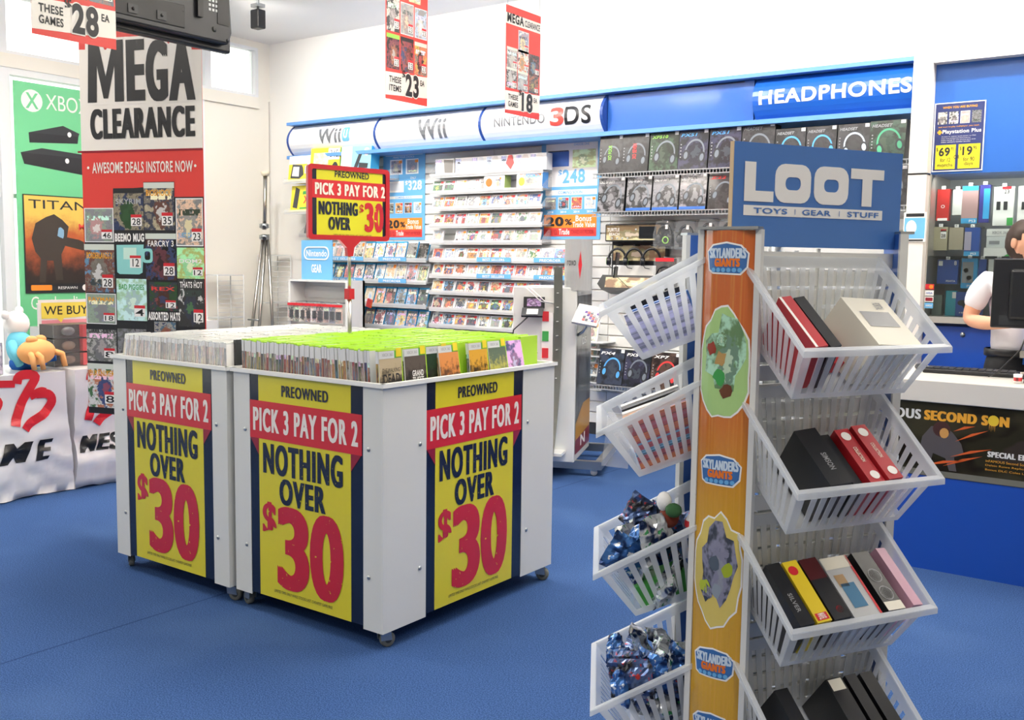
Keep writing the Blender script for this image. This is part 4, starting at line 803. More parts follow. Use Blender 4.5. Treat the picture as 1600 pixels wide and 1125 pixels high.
# tall clearance banner
BW, BZ0, BZ1 = 0.80, 0.645, 2.99
ba = math.atan2(3.408-3.149, -4.575+5.354)
bn = thing('clearance_banner', 'tall red and white clearance banner hanging behind the dump bins', 'banner', ((-5.354-4.575)/2+0.012, (3.149+3.408)/2+0.004, BZ0), ba); BH = BZ1-BZ0
MB().box(-BW/2, BW/2, 0, 0.002, 0, BH).build('sheet', BRED, bn)
for s in (-1, 1): MB().tube([(s*BW*0.45, 0, BH-0.01), (s*BW*0.45, 0, ZC-BZ0-0.001)], 0.0015, 5).build('wire', CHROME, bn)
import functools
D_B = 5.575
def bz(py): return None
def BV(py): # photo row on the banner -> local height (taken at the banner's middle)
    return (EYE - (py-404.0)/FPX*5.62) - BZ0
def BU(px, py=330): a = 129+(py-65)*0.022; b = 318.5+(py-65)*0.004; return (px-a)/(b-a)*BW-BW/2
def bp(n, pts, m, k): return poly(n, [(max(-BW/2, min(BW/2, BU(a, b))), BV(b)) for a, b in pts], m, bn, y=-0.0007*k)
def bt(s, x0, x1, y0, y1, m, bo, k=4, sl=0.0, xb=0.0): return text(s, BU(x0, y0), BU(x1, y0), BV(y1), BV(y0), m, bn, y=-0.0007*k, bold=bo, slope=sl, xb=xb)
bp('white_field', [(129, 241), (319, 241), (319, 97), (129, 86)], CREAM, 1)
bp('letter_edge', [(140, 171), (140, 71), (164, 71), (172, 92), (182, 71), (240, 72), (246, 76), (262, 76), (270, 86), (276, 75), (302, 75), (313, 172)], CREAM, 2)
MSH = [(0, 0), (0.02, 1), (0.29, 1), (0.5, 0.42), (0.71, 1), (0.98, 1), (1, 0), (0.75, 0), (0.745, 0.60), (0.56, 0.06), (0.44, 0.06), (0.255, 0.60), (0.25, 0)]; bp('lettering', [(144+57*a, 167-92*b) for a, b in MSH], INK, 4); bt('E', 204, 233, 76, 167, INK, 0.02, 4, xb=0.012); bt('G', 234, 268, 79, 169, INK, 0.02, 4, xb=0.012); bt('A', 269, 309, 79, 169, INK, 0.02, 4, xb=0.012); bt('CLEARANCE', 147, 308, 177, 223, INK, 0.02, 4, xb=0.007)
poly('dark_red_line', [(BU(129), BV(243)), (BU(319), BV(243)), (BU(319), BV(240)), (BU(129), BV(240))], DKRED, bn, y=-0.0016)  # thin dark red print line along the foot of the white field
bt('AWESOME DEALS INSTORE NOW', 150, 304, 258, 275, CREAM, 0.02, 3)
for x in (145, 308): poly('dot', ellipse(BU(x), BV(266), 0.008, 0.008, 10), CREAM, bn, y=-0.002)
bp('black_field', [(136, 345), (182, 345), (182, 300), (229, 297), (229, 289), (276, 289), (276, 312), (319, 312), (319, 652), (136, 652)], INK, 1)
def bcov(x0, x1, y0, y1, a, hdr=None, price=None, title=None, tcol=None, tz=0.6, rz=0.0):
    ym = (y0+y1)/2; x0 = max(BU(x0, ym), -BW/2); x1 = min(BU(x1, ym), BW/2); return mini_cover(bn, x1-x0, BV(y0)-BV(y1), (x0+x1)/2, BV(y1), a, 3, rz, hdr, price, title, tcol, tz)
bcov(137, 183, 328, 381, ALT, None, '46', 'WHITE', GREY, 0.12)
bcov(183, 229, 298, 362, ADK, HP, '28', 'SKYRIM', SILV, 0.62); bcov(230, 276, 290, 362, AMD, HX, '35', 'BIOSHOCK', GOLD, 0.72); bcov(278, 318, 314, 386, ALT, None, '23', 'JUST DANCE', SKYB, 0.15)
bt('BEEMO MUG', 185, 230, 367, 380, PAPER, 0.05, 5)
mg = bp('mug_picture', [(187, 385), (229, 384), (227, 427), (222, 430), (192, 430), (188, 427)], mat('mug_teal', '#8ed0cc', 0.4), 3); fr = MB(); fr_ring(fr, BU(226), BU(242), BV(412), BV(390), 0.016, -0.0035, -0.003, 0.02); fr.build('mug_handle', MATS['mug_teal'], bn)
for pts in ([(198, 389), (218, 389), (218, 407), (198, 407)],): bp('mug_panel', pts, mat('mug_pale', '#c7e6d8', 0.4), 4)
bp('price_flag', [(208, 402), (225, 402), (225, 420), (208, 420)], PAPER, 5); bp('flag_top', [(208, 401), (225, 401), (225, 405), (208, 405)], RED, 6); bt('12', 212, 222, 406, 418, INK, 0.01, 6)
bcov(137, 184, 384, 459, AMD, HX, '28', 'BORDERLANDS 2', GOLD, 0.7); bcov(232, 278, 367, 438, ADK, HX, '28', 'FARCRY 3', PAPER, 0.72); bcov(279, 319, 388, 435, art('print_yellow_game', hue=0.13, sat=0.7, lo=0.5, hi=0.9, title=False), None, '12', 'DOM2', PAPER, 0.5)
bcov(139, 186, 461, 509, ALT, None, '18', 'RAYMAN', GOLD, 0.75); bcov(187, 233, 437, 502, art('print_green_game', hue=0.28, sat=0.4, lo=0.6, hi=0.9, title=False), None, '4', 'BAD PIGGIES', GREEN, 0.74); bcov(237, 279, 441, 485, ADK, None, '12', 'REX', BRED, 0.7); bcov(280, 319, 436, 508, AMD, None, '12', 'THATS HOT', PAPER, 0.82)
bt('ASSORTED HATS', 235, 283, 487, 500, PAPER, 0.05, 5); bcov(244, 276, 502, 530, ADK, None, '4'); bcov(188, 232, 506, 580, AGY, HP, '19'); bcov(139, 186, 511, 568, AGY, HP, '8', 'DARKSIDERS', INK, 0.78); bcov(140, 186, 572, 642, AMD, HX, '8', 'DUKE NUKEM', GOLD, 0.72); bcov(188, 232, 584, 642, AMD, HX, '28'); bcov(236, 316, 534, 640, ADK, None, None)
# small black speaker under the ceiling near the corner and a white bracket
sp_ = thing('ceiling_speaker', 'small black speaker hanging under the ceiling near the corner', 'speaker', (-7.235, 6.0, 3.575)); bevel(MB().box(-0.055, 0.055, -0.045, 0.045, 0.0, 0.165).build('cabinet', BLACK, sp_), 0.012, 3)
MB().box(-0.05, 0.05, -0.04, 0.04, 0.185, 0.215).build('mount', CHROME, sp_); MB().tube([(0, 0, 0.16), (0, 0, ZC-3.576)], 0.012, 8).build('stem', CHROME, sp_)
# ================================================================== window posters
xp = thing('window_poster', 'large green console poster in the shop window', 'poster', (-8.95, 5.24, 0.80), PI/2); XW, XH = 1.16, 2.29
MB().box(-XW/2, XW/2, 0, 0.003, 0, XH).build('sheet', LGREEN, xp)
def xt(s, a, b, c, d, bo=0.0, m=PAPER): return text(s, -XW/2+a, -XW/2+b, c, d, m, xp, y=-0.002, bold=bo)
poly('round_mark', ellipse(-XW/2+0.17, 2.13, 0.10, 0.10, 20), PAPER, xp, y=-0.001); xt('X', 0.11, 0.23, 2.06, 2.20, 0.02, LGREEN).location.y = -0.001
xt('XBOX ONE', 0.30, 1.08, 2.07, 2.21, 0.0); xt('Go the distance', 0.1, 0.86, 0.24, 0.36, 0.0)
for tp_, fr_, mk_ in (([(0.13, 1.845), (0.46, 1.94), (0.62, 1.885), (0.61, 1.855)], [(0.13, 1.845), (0.61, 1.855), (0.60, 1.79), (0.135, 1.755)], (0.52, 1.865)), ([(0.05, 1.66), (0.25, 1.715), (0.72, 1.69), (0.68, 1.655)], [(0.05, 1.66), (0.68, 1.655), (0.66, 1.50), (0.08, 1.56)], (0.49, 1.62))):
    poly('console_top', [(-XW/2+a, b) for a, b in tp_], DGREY, xp, y=-0.001); poly('console_front', [(-XW/2+a, b) for a, b in fr_], INK, xp, y=-0.0016); poly('power_mark', ellipse(-XW/2+mk_[0], mk_[1], 0.02, 0.024, 12), PAPER, xp, y=-0.0022)
tp = tag(MB().box(-0.55, 0.55, 0, 0.003, 0, 0.90).build('window_poster', INK, None, (-8.94, 5.26, 1.19), (0, 0, PI/2)), 'orange and black game poster taped over the green window poster', 'poster')
def titan():
    m = mat('sunset_battle_print', '#8a5a30', 0.4); g = G(m); tc = g.node('ShaderNodeTexCoord'); sp = g.node('ShaderNodeSeparateXYZ'); g.L.new(tc.outputs['Generated'], sp.inputs[0])
    n = g.noise(tc.outputs['Object'], 6, None, 4, 0.65); z = g.m('ADD', sp.outputs[2], g.m('MULTIPLY', g.m('SUBTRACT', n, 0.5), 0.5))
    c = g.mix(g.step(z, 0.1, 0.5), '#2a211c', '#b0562e'); c = g.mix(g.step(z, 0.5, 0.85), c, '#e8c25a'); g.L.new(c, g.b.inputs['Base Color']); return m
card('battle_print', 1.08, 0.80, titan(), tp, 0, -0.001, 0.09); text('TITANFALL', -0.5, 0.52, 0.775, 0.855, DGREY, tp, y=-0.003, bold=0.0); text('MARCH 13', -0.02, 0.42, 0.59, 0.65, BRED, tp, y=-0.003, bold=0.03); text('PREORDER', 0.06, 0.4, 0.555, 0.58, PAPER, tp, y=-0.003)
poly('dark_figure', [(-0.42, 0.10), (-0.36, 0.10), (-0.34, 0.30), (-0.28, 0.30), (-0.26, 0.12), (-0.19, 0.12), (-0.20, 0.36), (-0.16, 0.44), (0.02, 0.40), (0.07, 0.43), (0.05, 0.47), (-0.02, 0.50), (-0.14, 0.52), (-0.12, 0.62), (-0.18, 0.68), (-0.26, 0.73), (-0.34, 0.70), (-0.44, 0.64), (-0.48, 0.50), (-0.45, 0.38), (-0.40, 0.32)], mat('figure_brown', '#3a322b', 0.5), tp, y=-0.002)
poly('light_patch', ellipse(-0.20, 0.56, 0.035, 0.05, 12, 0.4, 3), mat('figure_blue', '#7fa6c0', 0.5), tp, y=-0.003); poly('rating_tag', rrect(-0.5, -0.30, 0.025, 0.075, 0.01), ORANGE, tp, y=-0.001); text('RESPAWN', -0.24, -0.05, 0.035, 0.06, PAPER, tp, y=-0.001); poly('round_mark', ellipse(0.03, 0.048, 0.03, 0.03, 14), PAPER, tp, y=-0.001)
# small sale sign in a red frame beyond the window poster
ss = thing('small_sale_sign', 'small red framed sale sign peeking out behind the clearance banner', 'sign', (-7.05, 4.37, 0.0), 1.0); b = MB(); fr_ring(b, -0.16, 0.16, 1.60, 1.875, 0.018, -0.008, 0.008); b.build('frame', REDP, ss); MB().box(-0.15, 0.15, -0.002, 0.002, 1.61, 1.865).build('sign_card', YEL, ss)
MB().tube([(0, 0, 0), (0, 0, 1.6)], 0.01, 8).build('pole', STEEL, ss); MB().lathe([(0, 0), (0.14, 0), (0.14, 0.01), (0.012, 0.02)], 16).build('foot', STEEL, ss); poly('red_ribbon', [(-0.14, 1.74), (0.14, 1.74), (0.14, 1.81), (-0.14, 1.81)], RED, ss, y=-0.004); text('PICK 3 PAY FOR 2', -0.13, 0.13, 1.755, 1.795, PAPER, ss, y=-0.005, bold=0.02); text('NOTHING', -0.12, 0.03, 1.685, 1.73, INK, ss, y=-0.005, bold=0.03); text('OVER', -0.08, 0.0, 1.63, 1.67, INK, ss, y=-0.005, bold=0.03); text('$30', 0.04, 0.13, 1.63, 1.73, RED, ss, y=-0.005, bold=0.03)
# ================================================================== tables wrapped in white carrier bags
BAGM = mat('bag_plastic', '#e4e4e6', 0.35); 
def bag_table(y0, y1, label, seed, flare, printer):
    t = thing('bag_covered_table', label, 'table', (-6.14, (y0+y1)/2, 0), PI/2); hw = (y1-y0)/2; R = random.Random(seed)
    nx, nz = 26, 26; vs = []; fs = []
    # front sheet: local x = world y, front -Y = +X
    def surf(u, v):
        x = (u*2-1)*hw*(1+flare*(1-v)**2*0.10); z = 0.002+v*0.79
        y = 0.016*math.sin(u*7+seed)*(1-v) + 0.035*mnoise.noise(Vector((u*3+seed, v*3, 0)))*(0.35+0.9*(1-v)) + 0.022*mnoise.noise(Vector((u*9, v*11, seed)))*(1-v)*1.6 - 0.03*math.sin(min(1, max(0, (0.42-v)/0.42))*PI)
        if v < 0.05: z = 0.004+0.02*abs(mnoise.noise(Vector((u*5, seed, 3))))
        return Vector((x, y-0.02, z))
    for j in range(nz+1):
        for i in range(nx+1): vs.append(surf(i/nx, j/nz))
    for j in range(nz):
        for i in range(nx): fs.append((j*(nx+1)+i, j*(nx+1)+i+1, (j+1)*(nx+1)+i+1, (j+1)*(nx+1)+i))
    b = MB(); b.add(vs, fs, 0, True)
    # sides and top of the wrapping
    for i0 in (0, nx):
        o = []; 
        for j in range(nz+1):
            p = surf(i0/nx, j/nz); o += [p, Vector((p.x, 0.62, p.z))]
        b.add(o, [(2*j, 2*j+1, 2*j+3, 2*j+2) for j in range(nz)], 0, True)
    b.build('bag_wrap', BAGM, t)
    MB().box(-hw, hw, -0.015, 0.62, 0.775, 0.79).build('table_top', GLOSSW, t); MB().box(-hw+0.03, hw-0.03, 0.03, 0.6, 0.0, 0.775).build('table_body', GLOSSW, t)
    def onto(o, n=10):
        bm = bmesh.new(); bm.from_mesh(o.data)
        xs = [v.co.x for v in bm.verts]; zs = [v.co.z for v in bm.verts]
        for i in range(1, n):
            for co, no in (((min(xs)+(max(xs)-min(xs))*i/n, 0, 0), (1, 0, 0)), ((0, 0, min(zs)+(max(zs)-min(zs))*i/n), (0, 0, 1))): bmesh.ops.bisect_plane(bm, geom=bm.verts[:]+bm.edges[:]+bm.faces[:], plane_co=co, plane_no=no)
        bm.to_mesh(o.data); bm.free()
        for v in o.data.vertices:
            vv = min(1, max(0, v.co.z/0.79)); sc = (1+flare*(1-vv)**2*0.10); uu = min(1, max(0, v.co.x/(hw*sc)/2+0.5)); p = surf(uu, vv); v.co.y = p.y-0.006
        o.data.update()
    printer(t, hw, onto); return t
BGR = mat('bag_red_print', '#d0202c', 0.35); BGK = mat('bag_black_print', '#121214', 0.35)
def stroke(pts, wd):
    L = []; Rr = []
    for i, p in enumerate(pts):
        a = Vector(pts[max(0, i-1)]); c = Vector(pts[min(len(pts)-1, i+1)]); d = (c-a).normalized(); n = Vector((-d.y, d.x))*wd/2
        L.append(Vector(p)+n); Rr.append(Vector(p)-n)
    return [tuple(v) for v in L] + [tuple(v) for v in reversed(Rr)]
def smooth(pts, k=4):
    out = []; P = [Vector(p) for p in pts]; P = [P[0]*2-P[1]]+P+[P[-1]*2-P[-2]]
    for i in range(1, len(P)-2):
        for j in range(k):
            t = j/k; a, b, c, d = P[i-1], P[i], P[i+1], P[i+2]
            out.append(tuple(0.5*((2*b)+(c-a)*t+(2*a-5*b+4*c-d)*t*t+(3*b-a-3*c+d)*t**3)))
    return out+[tuple(P[-2])]
def logo(t, x, z, s, onto, lo_=-9, hi_=9):
    # the swept red e and b marks
    for pts, wd in (([(-1.0, 0.78), (-0.5, 0.86), (-0.05, 0.84)], 0.13), ([(-1.0, 0.45), (-0.55, 0.52), (-0.36, 0.55), (-0.42, 0.40), (-0.75, 0.22), (-1.05, 0.1)], 0.15), ([(-0.02, 0.84), (0.02, 0.97), (0.18, 1.0), (0.32, 0.94), (0.22, 0.75), (0.08, 0.5), (-0.04, 0.2), (-0.08, 0.06)], 0.17), ([(0.34, 0.62), (0.55, 0.60), (0.62, 0.46), (0.48, 0.26), (0.2, 0.08), (0.10, -0.03)], 0.17), ([(0.22, 0.58), (0.40, 0.66), (0.5, 0.64)], 0.16)):
        q = smooth(pts); q = [p for p in q if lo_+0.03 < x+p[0]*s < hi_-0.03]
        if len(q) > 2:
            e = [(x+a*s, z+b*s) for a, b in stroke(q, wd)]; n = len(e)//2; b = MB(); b.add([(max(lo_, min(hi_, a)), -0.05, c) for a, c in e], [(i, i+1, 2*n-2-i, 2*n-1-i) for i in range(n-1)]); onto(b.build('swoosh', BGR, t), 5)
def print1(t, hw, onto):
    logo(t, 0.12, 0.45, 0.34, onto, -0.99*hw, 0.99*hw); onto(text('GAM', -0.36, 0.20, 0.235, 0.365, BGK, t, y=-0.05, bold=0.02, shear=0.35, xb=0.012)); onto(text('E', 0.205, 0.33, 0.235, 0.365, BGK, t, y=-0.05, bold=0.02, shear=0.35, xb=0.012))
def print2(t, hw, onto):
    logo(t, -0.30, 0.43, 0.34, onto, -0.99*hw, 0.99*hw); onto(text('MES', -0.40, -0.10, 0.24, 0.35, BGK, t, y=-0.05, bold=0.02, shear=0.35, xb=0.008))
bag_table(2.60, 3.465, 'table wrapped in a white carrier bag with red mark and black lettering, nearest us', 3, 1.0, print1)
bag_table(3.53, 4.35, 'second table wrapped in a white carrier bag, partly hidden by a dump bin', 8, 0.5, print2)
# soft toys and boxes on the near table
ORF = mat('orange_plush', '#dfa56c', 0.9, spec=0.1); TUR = mat('turquoise_plush', '#66b4cc', 0.9, spec=0.1); WPL = mat('white_plush', '#ececec', 0.9, spec=0.1); BPL = mat('blue_plush', '#2a5fb0', 0.9, spec=0.1)
pt = thing('plush_toy', 'round orange plush toy with four stubby legs on the bag covered table', 'plush toy', (-6.27, 3.36, 0.792), 0.55)
MB().ball((0, 0, 0.12), (0.10, 0.15, 0.085), 18, 12).build('body', ORF, pt)
for (x, y, e) in ((0.085, -0.13, -0.02), (0.10, 0.10, -0.03), (0.05, -0.17, 0.0), (0.06, 0.16, 0.0)): MB().tube([(x*0.6, y*0.7, 0.12), (x+0.02, y, 0.10), (x+0.035, y*1.02, 0.02)], [0.02, 0.018, 0.016], 8).build('leg', ORF, pt)
for (y) in (-0.05, 0.05): MB().ball((0.0, y, 0.20), (0.035, 0.04, 0.028), 10, 8).build('ear', ORF, pt)
pt = thing('plush_toy', 'white and turquoise plush bear leaning back behind the orange one', 'plush toy', (-6.42, 3.38, 0.792), 0.6, rot=(0.12, -0.25, 0.6))
MB().ball((0, 0, 0.13), (0.085, 0.105, 0.13), 16, 10).build('body', TUR, pt); MB().ball((0, 0, 0.05), (0.10, 0.11, 0.07), 14, 8).build('trousers', BPL, pt); MB().ball((0.0, 0.05, 0.30), (0.075, 0.10, 0.085), 16, 10).build('head', WPL, pt)
for y in (-0.05, 0.14): MB().ball((0, y, 0.375), (0.025, 0.03, 0.03), 10, 8).build('ear', WPL, pt)
for s in (-1, 1): MB().tube([(0.0, s*0.08, 0.19), (0.03, s*0.16, 0.13), (0.06, s*0.19, 0.05)], [0.03, 0.027, 0.024], 8).build('arm', TUR, pt); MB().tube([(0.05, s*0.05, 0.05), (0.16, s*0.09, 0.03)], [0.04, 0.035], 8).build('leg', BPL, pt)
for i, z in enumerate((0.792, 0.888, 0.984)):
    t = thing('figure_box', 'clear fronted toy box with red sides, %s of the stack of three' % ['lowest', 'middle', 'topmost'][i], 'toy box', (-6.38, 3.70, z), PI/2, 'stack of toy boxes')
    MB().box(-0.16, 0.16, 0.0, 0.18, 0, 0.088).build('tray', mat('toy_tray', '#3a2f2c', 0.5), t); MB().box(-0.165, 0.165, -0.05, 0.0, 0.0, 0.09).build('clear_front', BLIS, t)
    MB().box(0.02, 0.155, -0.045, -0.004, 0.004, 0.086).build('red_insert', mat('toy_red', '#b3262e', 0.4), t); MB().ball((-0.07, -0.02, 0.045), (0.05, 0.02, 0.03), 10, 6).build('figure', [mat('toy_brown', '#5a4438', 0.6), mat('toy_brown2', '#6d5a4c', 0.6), mat('toy_grey', '#5c5c5e', 0.6)][i], t)
cs = thing('counter_sign', 'folded yellow and pink card sign behind the plush toys', 'sign', (-6.62, 3.73, 0.792), PI/2); MB().box(-0.16, 0.25, 0, 0.004, 0, 0.44).build('card', PAPER, cs); poly('yellow_field', [(-0.14, 0.42), (-0.14, 0.31), (-0.03, 0.31), (0.0, 0.28), (0.02, 0.31), (0.23, 0.32), (0.23, 0.42)], mat('card_yellow', '#f0dc5a', 0.4), cs, y=-0.0015); poly('pink_field', [(-0.14, 0.02), (0.23, 0.02), (0.23, 0.30), (-0.14, 0.30)], mat('card_pink', '#eb9aa4', 0.4), cs, y=-0.001); text('WE BUY', -0.12, 0.2, 0.335, 0.395, INK, cs, y=-0.002, bold=0.01)
t = carton('toy_box', 0.20, 0.16, 0.20, [('card', 0.96, 0.96, 0.5, 0.02, art('print_grey_toy', hue=0.58, sat=0.25, lo=0.3, hi=0.6)), ('poly', [(0.6, 0.6), (0.95, 0.6), (0.95, 0.9), (0.6, 0.9)], PAPER, 1), ('text', '28', 0.66, 0.9, 0.63, 0.78, INK, 0.02)], 'grey toy box with a price ticket at the near end of the table', 'toy box', (-6.19, 3.00, 0.792), (0, 0, PI/2), base=GREY)
# rack of white spined media behind, under the window poster
rk = thing('media_rack', 'low rack of pale discs under the window poster', 'rack', (-8.62, 5.55, 0.0), PI/2)
MB().box(-0.9, 0.9, -0.16, 0.16, 0.0, 0.9).build('body', GLOSSW, rk)
for i in range(22): MB().box(-0.86+0.078*i, -0.83+0.078*i, -0.12, 0.1, 0.9, 1.10).build('disc_case', DGREY if i % 3 else PAPER, rk)
# ================================================================== corner: light stand, wire racks, gear stand
ls_ = thing('light_stand', 'folded metal light stand leaning in the corner', 'stand', (-8.62, 7.12, 0)); TOPS = (-0.02, 0.12, 2.43)
MB().tube([(-0.02, 0.10, 1.85), TOPS], 0.022, 10).build('inner_pole', STEEL, ls_)
for (a, b) in (((-0.16, -0.10, 0.0), (-0.03, 0.085, 1.76)), ((0.02, -0.10, 0.0), (0.0, 0.10, 1.80)), ((0.08, 0.16, 0.0), (0.01, 0.12, 1.80))): MB().tube([a, b], 0.018, 8).build('leg', STEEL, ls_)
MB().lathe([(0.0, 0), (0.035, 0), (0.05, 0.045), (0.0, 0.045)], 14, M=Matrix.Translation(TOPS)).build('cap', mat('cap_cream', '#e6dcc4', 0.5), ls_)
for z in (1.74, 1.86): MB().lathe([(0.03, 0), (0.055, 0.01), (0.055, 0.05), (0.03, 0.06)], 12, M=Matrix.Translation((-0.015, 0.095, z))).build('collar', CHROME, ls_)
for k, z in enumerate((1.77, 1.89)): MB().tube([(0.02, 0.06, z), (0.10, 0.0, z-0.02)], [0.012, 0.02], 8).build('knob', DGREY, ls_)
MB().tube([(-0.14, -0.04, 0.87), (0.03, -0.03, 0.87)], 0.01, 6).build('brace', CHROME, ls_)
for i, (x, y, w_, h_) in enumerate(((-8.80, 6.80, 0.34, 1.36), (-8.74, 7.44, 0.28, 1.58))):
    t = thing('wire_rack', ['low white wire rack standing against the cream wall', 'taller white wire rack in the corner behind the light stand'][i], 'rack', (x, y, 0), PI/2)
    for sx in (-1, 1):
        for y_ in (-0.11, 0.11): MB().tube([(sx*w_/2, y_, 0), (sx*w_/2, y_, h_)], 0.006, 6).build('post', WIRE, t)
    nz = 26
    for k in range(nz): MB().box(-w_/2, w_/2, -0.113, -0.109, 0.1+k*(h_-0.12)/nz, 0.106+k*(h_-0.12)/nz).build('rung', WIRE, t)
    for k in range(3): MB().box(-w_/2, w_/2, -0.11, 0.11, h_*(k+1)/3-0.01, h_*(k+1)/3).build('tray', WIRE, t)
gs = thing('gear_stand', 'white gondola stand with a light blue header and hanging packs', 'stand', (-7.50, 6.95, 0)); GH = 1.33
for x in (-0.43, 0.40): MB().box(x, x+0.03, -0.02, 0.22, 0.0, GH).build('side_panel', GLOSSW, gs)
MB().box(-0.43, 0.43, 0.19, 0.22, 0.0, GH).build('back_panel', WHITE, gs); MB().box(-0.43, 0.43, -0.02, 0.22, 0.0, 0.12).build('plinth', GLOSSW, gs); MB().box(-0.40, 0.40, -0.02, 0.19, GH-0.02, GH).build('top', GLOSSW, gs); MB().box(-0.40, 0.40, 0.175, 0.19, 1.14, 1.26).build('header_strip', GLOSSW, gs)
hs = MB().box(-0.36, 0.09, 0.10, 0.112, GH, GH+0.40).build('header_sign', SKYB, gs); b = MB(); fr_ring(b, -0.32, 0.05, GH+0.20, GH+0.335, 0.012, 0.094, 0.099, 0.06); b.build('logo_ring', PAPER, hs); text('Nintendo', -0.285, 0.015, GH+0.235, GH+0.30, PAPER, hs, y=0.098, bold=0.02); text('GEAR', -0.21, -0.06, GH+0.07, GH+0.155, PAPER, hs, y=0.098, bold=0.03)
AGP = art('print_pack', sat=0.15, lo=0.3, hi=0.9, header='#c8343c', hf=0.1)
for i in range(9):
    for k in range(2):
        x = -0.37+0.085*i; z = 0.90-0.28*k
        t = thing('hanging_pack', 'small clear accessory pack, %s along the %s row of hooks on the gear stand' % (nth(i), ['upper', 'lower'][k]), 'accessory pack', (-7.50+x, 6.93, z), rot=(0, 0, 0.9 if i < 6 else 0.1), group='packs on the gear stand')
        MB().box(-0.05, 0.05, -0.015, 0.015, 0, 0.19).build('shell', BLIS, t); card('back_card', 0.096, 0.185, AGP, t, 0, 0.0, 0.003); card('red_top', 0.1, 0.025, RED, t, 0, -0.016, 0.165); MB().box(-0.03, 0.03, -0.012, -0.002, 0.04, 0.12).build('accessory', DGREY, t)
for i in range(9): MB().tube([(-0.37+0.085*i, 0.18, 1.10), (-0.37+0.085*i, -0.05, 1.10)], 0.004, 5).build('hook', CHROME, gs)
# ================================================================== three sided basket stand with the blue sign
OX, OY, AP, FW = -0.901, 2.297, 0.1443, 0.50
ANG = [math.radians(61.2), math.radians(61.2-120), math.radians(61.2+120)]
STW = mat('stand_white', '#dcdcd8', 0.35, coat=0.1); STB = mat('stand_blue_edge', '#2f5fae', 0.3)
stn = thing('basket_stand', 'three sided white slatted stand with a blue toys sign and orange poster strips', 'display stand', (OX, OY, 0))
sl_me = MB().box(-0.245, -0.004, -0.004, 0.004, 0, 0.034).box(0.004, 0.245, -0.004, 0.004, 0, 0.034).box(-0.004, 0.004, -0.003, 0.003, 0, 0.042).mesh('slat', STW)
for k in range(3):
    c, s = math.cos(ANG[k]), math.sin(ANG[k]); L = lambda x, o, z: (x*c + (AP+o)*s, x*s - (AP+o)*c, z)
    for i in range(35): ob('slat', sl_me, stn, L(0, 0, 0.10+i*0.042), (0, 0, ANG[k]))
    if k > 0: continue
    sg = MB().box(-0.25, 0.232, -0.006, 0.006, 1.572, 1.793).build('sign_board', mat('sign_blue', '#4878bd', 0.4), stn, L(0, 0.004, 0), (0, 0, ANG[k]))
    MB().box(-0.2515, -0.25, -0.006, 0.006, 1.572, 1.793).build('board_edge', mat('board_edge_wood', '#c9ad86', 0.6), sg)
    if k < 2:
        lt = PAPER
        z0, z1 = 1.668, 1.752
        poly('lettering', [(-0.222, z0), (-0.143, z0), (-0.143, z0+0.023), (-0.192, z0+0.023), (-0.192, z1), (-0.222, z1)], lt, sg, y=-0.008)
        for a, b in ((-0.139, -0.040), (-0.030, 0.069)):
            q = MB(); fr_ring(q, a, b, z0, z1, 0.028, -0.008, -0.0065, 0.026); q.build('lettering', lt, sg)
        poly('lettering', [(0.110, z0), (0.140, z0), (0.140, z1-0.023), (0.175, z1-0.023), (0.175, z1), (0.075, z1), (0.075, z1-0.023), (0.110, z1-0.023)], lt, sg, y=-0.008)
        poly('white_bar', [(-0.222, 1.638), (0.175, 1.638), (0.175, 1.660), (-0.222, 1.660)], lt, sg, y=-0.0075)
        for s_, a, b in (('TOYS', -0.196, -0.104), ('GEAR', -0.062, 0.020), ('STUFF', 0.068, 0.162)): text(s_, a, b, 1.643, 1.655, MATS['sign_blue'], sg, y=-0.009, bold=0.02)
        for x in (-0.083, 0.044): poly('bar_tick', [(x, 1.643), (x+0.0015, 1.643), (x+0.0015, 1.655), (x, 1.655)], MATS['sign_blue'], sg, y=-0.009)
# vertex columns with bowed poster strips; local x along the strip, front -Y
PW, PZ0, PZ1, BOW = 0.118, 0.06, 1.607, 0.016
def strip_mat():
    m = mat('orange_gold_print', '#d98a2a', 0.12, coat=0.8); g = G(m); tc = g.node('ShaderNodeTexCoord'); sp = g.node('ShaderNodeSeparateXYZ'); g.L.new(tc.outputs['Generated'], sp.inputs[0])
    st = g.noise(tc.outputs['Object'], 14, None, 2); z = sp.outputs[2]
    cb = g.node('ShaderNodeCombineXYZ'); g.put(cb.inputs[0], g.m('MULTIPLY', sp.outputs[0], 22.0)); g.put(cb.inputs[1], g.m('MULTIPLY', z, 3.0)); n = g.noise(cb.outputs[0], 1.0, None, 2)
    c = g.mix(g.step(z, 0.55, 0.80), '#d2a128', '#c8642a'); c = g.mix(g.m('MULTIPLY', g.step(n, 0.5, 0.7), 0.4), c, '#e0a64a'); g.L.new(c, g.b.inputs['Base Color']); return m
STRIP = strip_mat()
def sbow(x, y, z): return Vector((x, y - BOW*(1-(x/(PW/2))**2), z))
SCUT = [PW*(i/10-0.5) for i in range(1, 10)]
AROCK = art('print_lime_rock', hue=0.6, hspread=0.5, sat=0.35, lo=0.08, hi=0.35, title=False); AMEADOW = art('print_meadow', hue=0.27, hspread=0.4, sat=0.55, lo=0.25, hi=0.75, title=False)
LOGOB = mat('logo_blue', '#3f6fae', 0.25); LOGOO = mat('logo_orange', '#e87a2a', 0.25); LOGOL = mat('logo_pale', '#cfe0f0', 0.25)
